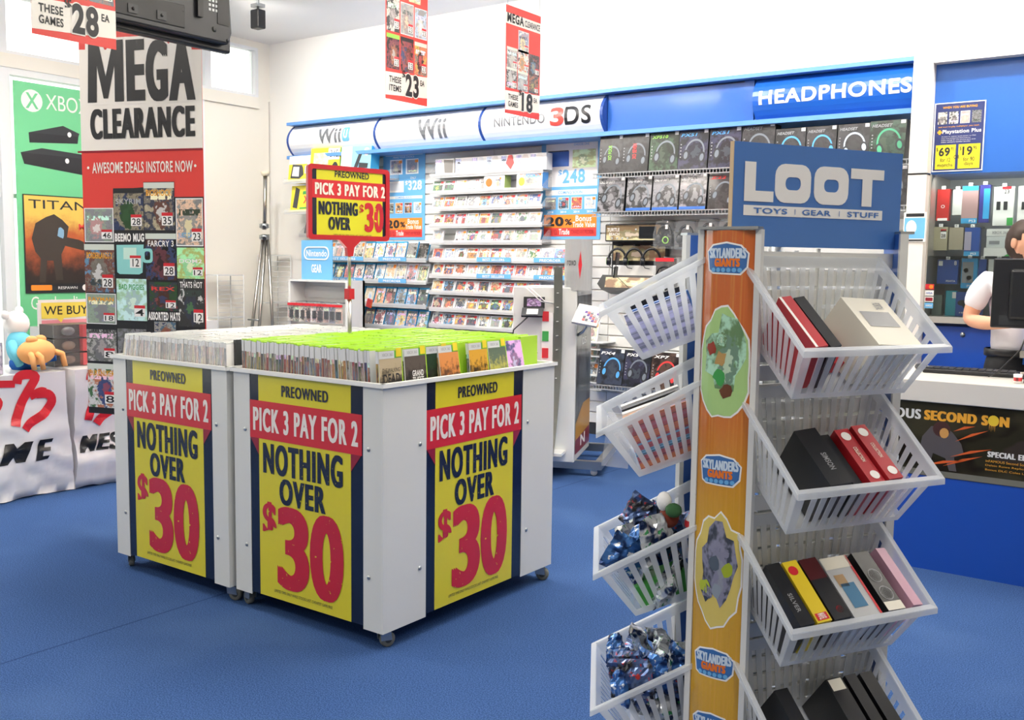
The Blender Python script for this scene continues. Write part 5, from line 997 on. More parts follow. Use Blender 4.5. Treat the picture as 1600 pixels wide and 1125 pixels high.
for k, a in enumerate((ANG[1]+math.radians(60), ANG[0]+math.radians(60), ANG[2]+math.radians(60))):
    # outward direction of the vertex between two faces
    out = Vector((math.sin(a), -math.cos(a))); base = Vector((0, 0)) + out*(FW/math.sqrt(3)-0.010)
    cp = MB(); n = 10; pr = [(PW*(i/n-0.5), -BOW*(1-((i/n-0.5)*2)**2)) for i in range(n+1)]
    cp.prism(pr + [(PW/2, 0.012), (-PW/2, 0.012)], PZ0, PZ1, axis='z')
    col = cp.build('corner_column', STW if k == 0 else STB, stn, (base.x, base.y, 0), (0, 0, a))
    for s in (-1, 1): MB().box(*sorted((s*PW/2, s*(PW/2+0.013))), -0.006, 0.012, PZ0, PZ1).build('edge_flange', STW, col)
    MB().box(-PW/2-0.01, PW/2+0.01, -BOW-0.003, 0.012, PZ1, PZ1+0.006).build('cap', CHROME, col)
    if k == 2: continue
    po = card('poster_strip', PW-0.002, PZ1-PZ0-0.004, STRIP if k == 0 else STB, col, 0, 0, 0); po.data = po.data.copy(); bent(po, sbow, SCUT); po.location = (0, -0.0015, PZ0+0.002)
    if k == 1: continue
    for v in po.data.vertices: pass
    H0 = PZ0+0.002
    def stick(o, off):
        bent(o, lambda x, y, z: sbow(x, -off, z-H0), SCUT); return o
    def zpx(py): return 1.607-(py-359)/ (1552/2.16)*1.0
    def logo_sk(z0):
        hh = 0.062; oc = [(-0.040, z0+0.006), (-0.030, z0), (0.030, z0-0.002), (0.043, z0+0.012), (0.045, z0+0.040), (0.030, z0+0.056), (0.0, z0+hh), (-0.032, z0+0.057), (-0.045, z0+0.044)]
        stick(poly('logo_outline', [(x*1.07, z0+0.03+(z-z0-0.03)*1.12) for x, z in oc], PAPER, po), 0.0006); stick(poly('logo_back', oc, LOGOB, po), 0.0010)
        stick(text('SKYLANDERS', -0.041, 0.042, z0+0.030, z0+0.052, LOGOL, po, bold=0.02, xb=0.001), 0.0015); stick(text('GIANTS', -0.028, 0.030, z0+0.012, z0+0.030, LOGOO, po, bold=0.03, xb=0.0012), 0.0015)
        for i in range(6): stick(poly('logo_bead', ellipse(-0.030+0.012*i, z0+0.005, 0.005, 0.005, 10), SKYB, po), 0.0018)
    def burst(z0, z1, m, seed, under):
        zc, rz_ = (z0+z1)/2, (z1-z0)/2
        e = [(max(-PW/2+0.002, min(PW/2-0.002, x)), z) for x, z in ellipse(0.0, zc, 0.062, rz_, 26, 0.16, seed)]
        stick(poly('burst_outline', e, PAPER, po), 0.0006); e2 = [(x*0.94, zc+(z-zc)*0.965) for x, z in e]; stick(poly('burst_field', e2, under, po), 0.0010)
        e3 = [(max(-PW/2+0.004, min(PW/2-0.004, x)), z) for x, z in ellipse(0.004, zc+rz_*0.12, 0.042, rz_*0.66, 18, 0.5, seed+1)]; stick(poly('burst_shape', e3, m, po), 0.0014)
        for i in range(5):
            R = random.Random(seed*10+i); stick(poly('burst_patch', ellipse(R.uniform(-0.03, 0.03), zc+rz_*R.uniform(-0.5, 0.6), 0.013, 0.016, 10, 0.6, seed+i), [AMEADOW, GREEN, mat('patch_brown', '#6a3f2a', 0.3), mat('patch_rust', '#9a3a28', 0.3), mat('patch_tan', '#b8935a', 0.3)][i] if seed == 4 else [AROCK, mat('patch_lime', '#b7c63a', 0.3), mat('patch_slate', '#55606e', 0.3), mat('patch_lime2', '#9fb02e', 0.3), mat('patch_steel', '#8e98a4', 0.3)][i], po), 0.0018)
    logo_sk(zpx(425)); burst(zpx(655), zpx(480), AMEADOW, 4, mat('burst_green', '#a9cf86', 0.2)); logo_sk(zpx(757)); burst(zpx(990), zpx(805), AROCK, 9, mat('burst_gold', '#d9c46a', 0.2)); logo_sk(zpx(1072)); logo_sk(zpx(1180)); burst(zpx(1400), zpx(1240), AMEADOW, 4, MATS['burst_green'])
MB().lathe([(0, 0), (0.30, 0), (0.30, 0.03), (0.05, 0.05), (0, 0.05)], 36).build('base', STW, stn); MB().tube([(0, 0, 0.04), (0, 0, 1.58)], 0.02, 10).build('spindle', CHROME, stn)
for k in range(3): # closed tops of the sides under the sign
    pass
# ------------------------------------------------------------------ baskets
def slotted(b, A, B, D, E_, n, top=0.86, bot=0.10, edge=0.06):
    """wall with vertical slots: A,B lower edge; D,E_ upper edge"""
    P = lambda u, v: (A*(1-u)+B*u)*(1-v) + (D*(1-u)+E_*u)*v
    q = lambda u0, u1, v0, v1: b.add([P(u0, v0), P(u1, v0), P(u1, v1), P(u0, v1)], [(0, 1, 2, 3)])
    q(0, 1, 0, bot); q(0, 1, top, 1); w_ = (1-2*edge)/n
    q(0, edge, bot, top); q(1-edge, 1, bot, top)
    for i in range(n-1): q(edge+w_*(i+0.72), edge+w_*(i+1.0)+w_*0.28, bot, top)
    return b
def face_pt(k, x, o, z):
    c, s = math.cos(ANG[k]), math.sin(ANG[k]); return (OX + x*c + (AP+o)*s, OY + x*s - (AP+o)*c, z)
BASKETS = {}
def basket(k, x0, x1, zr, label, tilt=0.185, reach=0.212):
    t = thing('plastic_basket', label, 'basket', face_pt(k, 0, 0, zr), ANG[k], 'clear plastic baskets on the stand'); V = Vector
    R0 = lambda x: V((x, -0.008, 0.0)); R1 = lambda x: V((x, -reach, -tilt)); B1 = lambda x: V((x, -reach*0.66, -tilt-0.112)); B0 = lambda x: V((x, -0.008, -0.185)); i = 0.034
    wall = lambda nm, *a, **kw: solid(slotted(MB(), *a, **kw).build(nm, FROST, t), 0.0022)
    wall('side_wall', B0(x0+i), B1(x0+i), R0(x0), R1(x0), 9); wall('side_wall', B1(x1-i), B0(x1-i), R1(x1), R0(x1), 9)
    wall('front_wall', B1(x0+i), B1(x1-i), R1(x0), R1(x1), 12); wall('back_wall', B0(x1-i), B0(x0+i), R0(x1), R0(x0), 12)
    solid(MB().add([B0(x0+i), B0(x1-i), B1(x1-i), B1(x0+i)], [(0, 1, 2, 3)]).build('base', FROST, t), 0.0022)
    rm = MB(); e = 0.011
    pts = [R0(x0), R1(x0), R1(x1), R0(x1)]; outp = [R0(x0)+V((-e, 0, 0)), R1(x0)+V((-e, -e, -e*0.5)), R1(x1)+V((e, -e, -e*0.5)), R0(x1)+V((e, 0, 0))]; low = [p+V((0, 0, -0.012)) for p in outp]
    for j in range(3): rm.add([pts[j], pts[j+1], outp[j+1], outp[j]], [(0, 1, 2, 3)]); rm.add([outp[j], outp[j+1], low[j+1], low[j]], [(0, 1, 2, 3)])
    solid(rm.build('rim', FROST, t), 0.003)
    return t
front_z = [1.552, 1.264, 0.974, 0.685, 0.395]; nm5 = ['topmost', 'second highest', 'third highest', 'fourth highest', 'lowest']
for i, z in enumerate(front_z): basket(0, -0.215, 0.170, z, 'clear slotted basket on the near side of the stand, %s' % nm5[i])
left_z = [1.567, 1.297, 0.968, 0.645, 0.33]
for i, z in enumerate(left_z): basket(1, -0.185, 0.205, z, 'clear slotted basket sticking out beyond the orange poster strip, %s' % nm5[i], 0.14, 0.262)
for i, z in enumerate((1.50, 1.23, 0.965, 0.655, 0.38)): basket(2, -0.205, 0.18, z, 'clear slotted basket on the far side of the stand, %s' % nm5[i])
# ------------------------------------------------------------------ boxes in the near baskets
def gift(k, x, zr, t_, ln, hh, label, base, top=None, o0=0.014, dz=0.0, marks=(), lean=0.0, yaw=0.0, tilt=-0.68, group='boxed gifts in the baskets'):
    """thin box standing on its long edge, parallel to the basket side; origin at its back lower edge"""
    ln = min(ln, 0.152); hh = min(hh, 0.125); p = face_pt(k, x, o0, zr-0.182+dz - max(0, o0-0.014)*(0.8 if k == 0 else 0.39)); t = thing('gift_box', label, 'boxed gift', p, rot=(0, 0, 0), group=group)
    t.matrix_world = Matrix.Translation(p) @ Matrix.Rotation(ANG[k]+yaw, 4, 'Z') @ Matrix.Rotation(tilt*-1.0, 4, 'X') @ Matrix.Rotation(lean, 4, 'Y')
    b = MB().box(-t_/2, t_/2, -ln, 0, 0, hh); b.mi = [0, 1, 0, 0, 0, 0]; b.build('carton', [base, top or base], t)
    for mk in marks:
        if mk[0] == 'dot': me = MB(); e = ellipse(mk[1]*t_, -ln*mk[2], t_*mk[3], t_*mk[3], 14); me.add([(a, c, hh+0.0008) for a, c in e], [tuple(range(14))]); me.build('printed_dot', mk[4], t)
        if mk[0] == 'patch': me = MB(); me.add([(mk[1]*t_, -ln*mk[3], hh+0.0008), (mk[2]*t_, -ln*mk[3], hh+0.0008), (mk[2]*t_, -ln*mk[4], hh+0.0008), (mk[1]*t_, -ln*mk[4], hh+0.0008)], [(0, 3, 2, 1)]); me.build('printed_patch', mk[5], t)
        if mk[0] == 'text':
            vs, fs = text_geo(mk[1], 0.02, 0); me = bpy.data.meshes.new('lettering'); me.from_pydata([(mk[2]*t_+(mk[3]-mk[2])*t_*(v), -ln*(mk[4]+(mk[5]-mk[4])*u), hh+0.0012) for u, v in vs], [], fs); me.materials.append(mk[6]); ob('lettering', me, t)
    return t
GRD = mat('gift_red', '#b3222c', 0.35, coat=0.2); GBK = mat('gift_black', '#17181b', 0.35, coat=0.2); GCR = mat('gift_cream', '#e2ded0', 0.4); GYE = mat('gift_yellow', '#e0c52c', 0.35); GPK = mat('gift_pink', '#c99ab0', 0.4); GGR = mat('gift_grey', '#b5b8bc', 0.4); GMR = mat('gift_maroon', '#4a1418', 0.35)
z = front_z[0]
gift(0, -0.15, z, 0.03, 0.19, 0.13, 'red box with white rim in the topmost near basket', GRD, marks=(('patch', -0.5, -0.3, 0.0, 1.0, PAPER),), lean=-0.15); gift(0, -0.105, z, 0.025, 0.17, 0.125, 'glossy black box beside the red one in the topmost near basket', GBK, lean=-0.2)
mgx = gift(0, 0.045, z, 0.13, 0.15, 0.118, 'cream boxed mug with a grey window in the topmost near basket', GCR, marks=(('patch', -0.34, 0.34, 0.30, 0.62, GREY), ('text', 'PORTAL', 0.1, 0.3, 0.1, 0.25, GREY)), lean=0.06)
gift(0, 0.01, z, 0.17, 0.10, 0.03, 'flat red pack lying under the cream mug box', GRD, o0=0.02, dz=-0.002)
z = front_z[1]
gift(0, -0.085, z, 0.055, 0.185, 0.125, 'wide black box with pale lettering in the second near basket', GBK, marks=(('text', 'SIMSON', -0.05, 0.2, 0.45, 0.75, GREY),), lean=-0.12); gift(0, -0.020, z, 0.022, 0.165, 0.10, 'thin black box between the wide black and red ones', GBK, lean=-0.1)
for i, (x, dz) in enumerate(((0.018, 0.0), (0.062, 0.012))): gift(0, x, z, 0.038, 0.185, 0.115+dz, 'red gift box with a white disc, %s the other red one' % ['in front of', 'taller than'][i], GRD, marks=(('dot', 0.0, 0.14, 0.32, PAPER), ('text', 'COLLECTION', -0.1, 0.15, 0.35, 0.62, GCR), ('dot', 0.1, 0.86, 0.3, PAPER)), lean=-0.08)
gift(0, 0.11, z, 0.03, 0.17, 0.09, 'crumpled clear sleeve beside the red gift boxes', CLEAR, lean=0.1)
z = front_z[2]
gift(0, -0.155, z, 0.035, 0.185, 0.125, 'black box next to the yellow one in the third near basket', GBK, lean=-0.15, marks=(('text', 'SILVER', -0.2, 0.1, 0.5, 0.8, GREY),)); gift(0, -0.113, z, 0.036, 0.185, 0.135, 'yellow box with a red badge in the third near basket', GYE, lean=-0.12, marks=(('patch', -0.4, 0.4, 0.86, 0.97, RED), ('text', 'MARVEL', -0.25, 0.25, 0.87, 0.96, PAPER), ('dot', -0.1, 0.16, 0.32, RED)))
gift(0, -0.066, z, 0.045, 0.185, 0.135, 'black and maroon box beside the yellow one', GBK, GMR, lean=-0.1, marks=(('patch', -0.5, 0.5, 0.35, 1.0, GBK), ('dot', 0.1, 0.86, 0.2, RED)))
gift(0, 0.005, z, 0.075, 0.185, 0.115, 'pale grey window box with a blue picture in the third near basket', GGR, lean=-0.05, marks=(('patch', -0.48, 0.48, 0.0, 0.2, GCR), ('patch', 0.42, 0.5, 0.0, 1.0, RED), ('patch', -0.3, 0.2, 0.45, 0.85, mat('gift_teal', '#2f6f98', 0.4)), ('patch', -0.35, 0.0, 0.3, 0.5, mat('gift_tan', '#a98a62', 0.4)))); gift(0, 0.075, z, 0.05, 0.185, 0.12, 'black box with two thin white rings in the third near basket', GBK, lean=0.02, marks=(('dot', 0.0, 0.42, 0.36, GREY), ('dot', 0.0, 0.42, 0.32, GBK), ('dot', 0.0, 0.72, 0.36, GREY), ('dot', 0.0, 0.72, 0.32, GBK), ('patch', -0.5, 0.5, 0.86, 1.0, GCR)))
gift(0, 0.122, z, 0.03, 0.18, 0.13, 'dusty pink box at the far side of the third near basket', GPK, lean=0.12)
z = front_z[3]
for i, (x, w_, h_, l_) in enumerate(((-0.13, 0.035, 0.13, 'black box alone at the near side of the fourth basket'), (0.02, 0.045, 0.14, 'black box with a white ticket in the fourth near basket'), (0.07, 0.03, 0.135, 'dark box behind the ticketed one in the fourth near basket'), (0.12, 0.035, 0.12, 'black box with a ring at the far side of the fourth near basket'))): gift(0, x, z, w_, 0.185, h_, l_, GBK, lean=-0.05, marks=(('patch', -0.4, 0.4, 0.02, 0.2, GCR),) if i == 1 else ())
z = front_z[4]; gift(0, 0.0, z, 0.06, 0.18, 0.12, 'black box in the lowest near basket', GBK); gift(0, -0.1, z, 0.04, 0.18, 0.12, 'red box in the lowest near basket', GRD)
# ------------------------------------------------------------------ foil bags and packs in the baskets beyond the poster strip
def foil_mat(i):
    m = mat('foil_%d' % i, '#888888', 0.22, metal=0.55); g = G(m); tc = g.node('ShaderNodeTexCoord'); n = g.noise(tc.outputs['Object'], 26, None, 2); n2 = g.noise(tc.outputs['Object'], 55, None, 2)
    c = g.mix(g.step(n, 0.40, 0.52), ['#17305e', '#2a2a30', '#1a2c50'][i], ['#3f6fb0', '#4a5f8a', '#c8ccd0'][i]); c = g.mix(g.step(n2, 0.60, 0.66), c, ['#e0e4e8', '#b83a3a', '#3a8f58'][i]); g.L.new(c, g.b.inputs['Base Color']); return m
FOIL = [foil_mat(i) for i in range(3)]
def foil(seed, m):
    b = MB(); n, mm = 14, 10; R = random.Random(seed)
    for sgn in (1, -1):
        vs = []
        for j in range(mm+1):
            for i in range(n+1):
                u, v = i/n*2-1, j/mm*2-1; puff = 0.018*(1-u*u)**0.7*(1-v*v)**0.7
                k = mnoise.noise(Vector((u*2.2+seed*3, v*2.2, sgn*2.0)))*0.010 + mnoise.noise(Vector((u*5+seed, v*5, sgn)))*0.006
                edge = 0.0 if max(abs(u), abs(v)) > 0.99 else 1.0
                vs.append((u*0.055+0.006*mnoise.noise(Vector((v*3, seed, 0))), sgn*(puff+abs(k)*edge) + 0.012*mnoise.noise(Vector((u*1.5, v*1.5, seed*7))), v*0.045))
        fs = [(j*(n+1)+i, j*(n+1)+i+1, (j+1)*(n+1)+i+1, (j+1)*(n+1)+i) for j in range(mm) for i in range(n)]
        b.add(vs, fs if sgn < 0 else [f[::-1] for f in fs])
    return b.mesh('foil_bag', m)
FME = [foil(i+1, FOIL[i % 3]) for i in range(6)]
R6 = random.Random(21)
for bi, (zi, cnt) in enumerate(((2, 16), (3, 20))):
    for i in range(cnt):
        lay = min(2, i // 5); x = -0.13 + 0.068*(i % 5) + R6.uniform(-0.01, 0.01); o = 0.05+0.05*(i % 3)+R6.uniform(-0.01, 0.01); zz = left_z[zi]-0.185-0.39*o+0.045+0.052*lay
        if lay == 2: j = i-10; o = (0.20, 0.17, 0.13, 0.20, 0.09, 0.15, 0.21, 0.10, 0.18, 0.05)[j]; x = (0.15, 0.09, 0.15, 0.03, 0.02, -0.03, -0.08, 0.12, 0.17, 0.16)[j]; zz = left_z[zi]-0.03-o*0.42+0.012*(j % 3)
        tag(ob('foil_bag', FME[R6.randrange(6)], None, face_pt(1, x, o, zz), (R6.uniform(-0.7, 0.7), R6.uniform(-0.5, 0.5), ANG[1]+R6.uniform(-1.2, 1.2))), 'crumpled foil bag, %s in the %s basket beyond the poster strip' % (nth(i), ['upper foil', 'lower foil'][bi]), 'foil bag', 'foil bags heaped in the baskets')
t = thing('small_plush', 'small red and white soft toy on top of the foil bags', 'plush toy', face_pt(1, 0.12, 0.10, left_z[2]-0.055), rot=(0, 0.3, ANG[1])); MB().ball((0, 0, 0.03), (0.028, 0.024, 0.024), 12, 8).build('body', mat('plush_rust', '#7a3422', 0.9), t); MB().ball((-0.012, -0.012, 0.065), (0.022, 0.018, 0.024), 12, 8).build('head', WPL, t); MB().ball((0.022, 0.008, 0.062), (0.02, 0.02, 0.016), 10, 8).build('cap', mat('plush_green', '#2f5a34', 0.9), t)
t = thing('bauble', 'white toy ball with a red band in the basket of foil bags', 'toy ball', face_pt(1, 0.16, 0.035, left_z[2]-0.03)); MB().ball((0, 0, 0), 0.03, 14, 10).build('ball', WPL, t); MB().lathe([(0.0306, -0.008), (0.0312, 0.0), (0.0306, 0.008)], 16).build('band', RED, t)
gift(1, 0.10, left_z[2], 0.10, 0.14, 0.05, 'green and white box under the foil bags', mat('gift_green', '#3f9a3c', 0.4), o0=0.03, tilt=-0.38)
t = gift(1, 0.14, left_z[0], 0.03, 0.15, 0.10, 'pale blue figure pack in the topmost basket beyond the poster strip', art('pack_print_b', hue=0.58, hspread=0.3, sat=0.5, lo=0.12, hi=0.9, title=False), o0=0.04, tilt=-0.38); gift(1, 0.05, left_z[0], 0.05, 0.15, 0.10, 'blue and white pack in the topmost basket beyond the poster strip', mat('gift_blue', '#2f62a8', 0.4), o0=0.03, tilt=-0.38); gift(1, -0.05, left_z[0], 0.05, 0.16, 0.11, 'dark pack in the topmost basket beyond the poster strip', GBK, o0=0.03, tilt=-0.38)
for i, (x, h_, m_, l_) in enumerate(((0.145, 0.12, art('pack_print_a', sat=0.7, lo=0.3, hi=0.9), 'multicoloured toy pack against the near wall of the second basket'), (0.10, 0.13, mat('gift_orange', '#d98a2c', 0.4), 'orange toy pack in the second basket beyond the poster strip'), (0.04, 0.13, PAPER, 'white toy pack in the second basket beyond the poster strip'), (-0.03, 0.13, GBK, 'black toy pack in the second basket beyond the poster strip'), (-0.09, 0.16, PAPER, 'white box rising above the rim of the second basket'))): gift(1, x, left_z[1], 0.035, 0.165, h_, l_, m_, o0=0.025, tilt=-0.38, dz=0.0)
gift(1, 0.17, left_z[1], 0.006, 0.06, 0.14, 'clear plastic tag leaning over the front of the second basket', CLEAR, o0=0.20, tilt=0.1, dz=0.02)
# ================================================================== demo kiosk by the shelves
kk = thing('demo_kiosk', 'white demo kiosk on a steel wheeled frame with a dark poster side', 'kiosk', (-3.765, 5.92, 0), math.radians(22.5))
bevel(MB().box(-0.46, 0.0, 0.0, 0.68, 0.11, 1.36).build('cabinet', GLOSSW, kk), 0.006)
for nm, a in (('base_bar', (-0.46, 0.19, 0.08, 0.13, 0.05, 0.11)), ('base_bar', (-0.46, 0.19, 0.80, 0.85, 0.05, 0.11)), ('base_bar', (0.14, 0.19, 0.13, 0.80, 0.05, 0.11)), ('base_bar', (-0.46, -0.41, 0.13, 0.80, 0.05, 0.11))): MB().box(*a).build(nm, STEEL, kk)
for x, y in ((0.13, 0.12), (0.13, 0.80), (-0.40, 0.12), (-0.40, 0.80)):
    c = MB().box(x-0.02, x+0.02, y-0.014, y+0.014, 0.035, 0.052).build('caster', CHROME, kk); MB().lathe([(0, -0.01), (0.024, -0.01), (0.026, 0), (0.024, 0.01), (0, 0.01)], 16, M=Matrix.Translation((x, y, 0.026)) @ Matrix.Rotation(PI/2, 4, 'X')).build('wheel', mat('wheel_pale', '#c9cacb', 0.5), c)
AKI = art('kiosk_print', hue=0.4, sat=0.2, lo=0.02, hi=0.12, title=False); sp_ = card('side_poster', 0.62, 1.14, AKI, kk, 0.0015, 0.35, 0.16, rot=(0, 0, PI/2)); poly('gold_corner', [(-0.31, 0.02), (0.31, 0.02), (0.31, 0.34), (0.0, 0.34), (-0.31, 0.22)], mat('kiosk_gold', '#c08a30', 0.3), sp_, y=-0.001); poly('red_foot', [(-0.31, 0.0), (0.31, 0.0), (0.31, 0.13), (-0.31, 0.10)], DKRED, sp_, y=-0.0015); text('N', -0.1, 0.1, 0.03, 0.11, PAPER, sp_, y=-0.002, bold=0.03); text('DS', -0.08, 0.08, 0.78, 0.83, PAPER, sp_, y=-0.001)
b = MB(); n = 16; pf = []
for i in range(n+1):
    z = 0.20+(1.50-0.20)*i/n; u = (z-0.95)/0.75; y = -0.03-0.24*max(0, -u)**1.8-0.06*max(0, u)**2; pf.append((y, z))
b.prism([(y, z) for y, z in pf]+[(y+0.008, z) for y, z in reversed(pf)], -0.155, -0.095, axis='x'); fin = b.build('curved_fin', mat('fin_grey', '#5b5d58', 0.35), kk)
for i in range(8): MB().box(-0.13, -0.12, -0.075, -0.03, 0.62+0.1*i, 0.624+0.1*i).build('fin_mark', PAPER, fin)
b = MB(); n = 12; pf = [(0.10*math.cos(PI*0.05+PI*0.9*i/n), -0.055*math.sin(PI*0.05+PI*0.9*i/n)) for i in range(n+1)]
b.prism(pf+[(x, y+0.003) for x, y in reversed(pf)], 1.34, 1.70, axis='z'); hs = b.build('header_sheet', mat('sheet_grey', '#a5a6a6', 0.4), kk, (0.0, 0.05, 0))
t_ = text('roxo', -0.075, -0.01, 1.515, 1.55, INK, hs, y=-0.0, bold=0.0); bent(t_, lambda x, y, z: Vector((x, -0.055*math.sqrt(max(0.05, 1-(x/0.10)**2))-0.002, z)), [-0.06, -0.04, -0.02]); t_ = poly('red_spindle', [(0.02, 1.42), (0.034, 1.52), (0.022, 1.62), (0.008, 1.52)], RED, hs); bent(t_, lambda x, y, z: Vector((x, -0.055*math.sqrt(max(0.05, 1-(x/0.10)**2))-0.002, z)), [0.015, 0.025])
for z in (1.50, 1.60): MB().box(0.10, 0.11, 0.05, 0.20, z-0.05, z+0.03).build('side_tablet', BLACK, kk, rot=(0, 0.1, 0))
kp = MB().box(-0.01, 0.17, -0.13, 0.05, 0.0, 0.02).build('demo_panel', mat('panel_pale', '#cfcbc8', 0.4), kk, (0.02, -0.02, 1.20), (0.75, 0.15, -0.1)); 
for i in range(5):
    for j in range(4): MB().box(0.055+0.022*i, 0.072+0.022*i, -0.10+0.024*j, -0.082+0.024*j, 0.02, 0.024).build('key', [RED, NAVY, PAPER, mat('key_violet', '#5a3a8a', 0.4)][(i+j) % 4], kp)
MB().tube([(0.10, 0.03, 1.14), (0.04, 0.05, 1.05), (0.0, 0.06, 1.02)], 0.01, 6).build('panel_arm', CHROME, kk)
dsx = MB().box(-0.075, 0.075, -0.008, 0.008, 0.0, 0.085).build('handheld_base', DGREY, kk, (-0.30, -0.10, 1.155), (-0.9, 0, 0.1)); MB().box(-0.04, 0.04, -0.0095, -0.008, 0.015, 0.07).build('screen', PAPER, dsx)
dsl = MB().box(-0.075, 0.075, -0.008, 0.008, 0.0, 0.08).build('handheld_lid', BLACK, kk, (-0.30, -0.03, 1.21), (-0.15, 0, 0.1)); card('picture', 0.1, 0.055, art('screen_violet', hue=0.72, sat=0.6, lo=0.1, hi=0.6, title=False), dsl, 0, -0.009, 0.013)
for dx in (0.0, 0.03): MB().tube([(-0.36+dx, -0.06, 1.36), (-0.25+dx, -0.04, 1.26), (-0.14+dx, 0.0, 1.24)], 0.004, 6).build('stylus_tether', PAPER, kk)
MB().tube([(-0.33, -0.10, 1.15), (-0.42, -0.14, 1.06), (-0.44, -0.14, 0.93), (-0.36, -0.13, 0.86), (-0.26, -0.08, 0.90)], 0.005, 6).build('cable', BLACK, kk)
MB().box(-0.24, -0.16, -0.035, -0.005, 0.80, 1.18).build('tester_strip', PAPER, kk)
for z, m_ in ((1.12, RED), (0.98, GREEN), (0.86, RED)): MB().box(-0.235, -0.19, -0.042, -0.035, z, z+0.07).build('sticker', m_, kk)
MB().box(-0.46, -0.06, -0.16, 0.0, 0.18, 0.20).build('ledge', GLOSSW, kk)
M_ = Matrix.Translation((-3.765, 5.92, 0)) @ Matrix.Rotation(math.radians(22.5), 4, 'Z')
for i, (x, y, z, w_, h_, base, lb) in enumerate(((-0.25, -0.13, 0.201, 0.10, 0.46, mat('pack_azure', '#2fa0dc', 0.4), 'tall bright blue narrow box standing on the kiosk ledge'), (-0.34, -0.13, 0.201, 0.07, 0.40, mat('pack_crimson', '#c02a30', 0.4), 'tall red narrow box standing on the kiosk ledge'))):
    p = M_ @ Vector((x, y, z)); t = thing('narrow_box', lb, 'box', p, math.radians(22.5)); MB().box(-w_/2, w_/2, 0, 0.07, 0, h_).build('carton', base, t); text('WII MOTION', -h_*0.3, h_*0.1, -0.012, 0.012, PAPER, t, y=-0.001, loc=(0, 0, h_*0.6), rot=(0, PI/2, 0))
p = M_ @ Vector((-0.24, -0.13, 0.663)); t = thing('small_box', 'small red and white box on top of the blue narrow box', 'box', p, math.radians(22.5)); MB().box(-0.045, 0.045, 0, 0.07, 0, 0.16).build('carton', PAPER, t); MB().box(-0.046, 0.046, -0.001, 0.071, 0.125, 0.161).build('red_band', RED, t); MB().box(-0.046, 0.046, -0.001, 0.071, 0.0, 0.03).build('red_foot', RED, t)
# ================================================================== column, glass cabinet and counter
cl = struct(MB().box(-1.748, -1.635, 6.62, 7.62, 0, 2.925).build('trim_3', mat('column_white', '#e6dfd8', 0.35)), 'white square column beside the glass cabinet'); MB().box(-1.75, -1.633, 6.618, 6.70, 2.115, 2.125).build('joint', BLACK, cl)
CX0, CX1, CY = -1.645, 2.6, 6.70
cab = thing('glass_cabinet', 'tall wall cabinet with blue header, glass front and blue drawers behind the counter', 'cabinet', (CX0, CY, 0)); CWD = CX1-CX0
MB().box(0, CWD, -0.06, 0.9, 2.80, 2.925).build('cornice', MATS['column_white'], cab); MB().box(0.01, CWD, 0.02, 0.9, 2.12, 2.80).build('header_panel', BLUE, cab)
MB().box(0.01, CWD, 0.50, 0.52, 1.19, 2.12).build('back_panel', mat('cabinet_grey', '#9ea3a3', 0.5), cab); MB().box(0.0, CWD, -0.02, 0.9, 1.185, 1.225).build('sill', mat('sill_alu', '#bdb9b2', 0.35, metal=0.6), cab); MB().box(0.0, 0.02, 0.0, 0.5, 1.225, 2.12).build('side_post', MATS['sill_alu'], cab)
for i in range(5): pn = MB().box(0.02+i*0.9, 0.02+(i+1)*0.9-0.005, 0.0, 0.006, 1.225, 2.12).build('glass_pane', GLASS, cab)
MB().box(0.02, CWD, 0.02, 0.5, 1.60, 1.608).build('glass_shelf', GLASS, cab)
MB().box(0.0, CWD, 0.05, 0.9, 0.0, 1.185).build('base_carcass', mat('carcass_navy', '#12295c', 0.5), cab)
for i in range(5):
    for (z0, z1) in ((0.845, 1.165), (0.10, 0.835)):
        d = bevel(MB().box(0.01+i*0.85, 0.01+(i+1)*0.85-0.008, 0.028, 0.05, z0, z1).build('drawer_front' if z0 > 0.5 else 'door', DBLUE, cab), 0.003)
        if z0 > 0.5: MB().lathe([(0, 0.008), (0.014, 0.008), (0.016, 0)], 14, M=Matrix.Translation((0.01+i*0.85+0.24, 0.028, 1.115)) @ Matrix.Rotation(PI/2, 4, 'X')).build('lock', CHROME, d)
pp = MB().box(-0.148, 0.148, -0.003, 0.0, 0, 0.425).build('plus_poster', PAPER, None, (-1.482, 6.716, 2.135)); tag(pp, 'navy subscription poster with two yellow price squares on the blue header', 'poster')
def pq(n, a, b, c, d, m, k): return poly(n, [(a, c), (b, c), (b, d), (a, d)], m, pp, y=-0.003-0.0006*k)
pq('navy_field', -0.142, 0.142, 0.006, 0.419, mat('poster_navy', '#2a3468', 0.35), 1); pq('price_square', -0.13, -0.012, 0.015, 0.165, YEL, 2); pq('price_square', 0.004, 0.13, 0.015, 0.165, YEL, 2)
def ptx(s, a, b, c, d, m, bo=0.0): text(s, a, b, c, d, m, pp, y=-0.0052, bold=bo)
ptx('WHEN YOU ARE BUYING', -0.10, 0.10, 0.388, 0.402, GOLD, 0.02); ptx('and want to play multiplayer, you need..', -0.12, 0.12, 0.270, 0.281, GOLD); ptx('Playstation Plus', -0.095, 0.13, 0.228, 0.258, PAPER, 0.02); ptx('$', -0.125, -0.115, 0.125, 0.15, INK); ptx('69', -0.11, -0.045, 0.095, 0.15, INK, 0.03); ptx('95', -0.04, -0.022, 0.13, 0.15, INK); ptx('for 12', -0.10, -0.04, 0.06, 0.085, INK); ptx('months', -0.115, -0.025, 0.03, 0.052, INK)
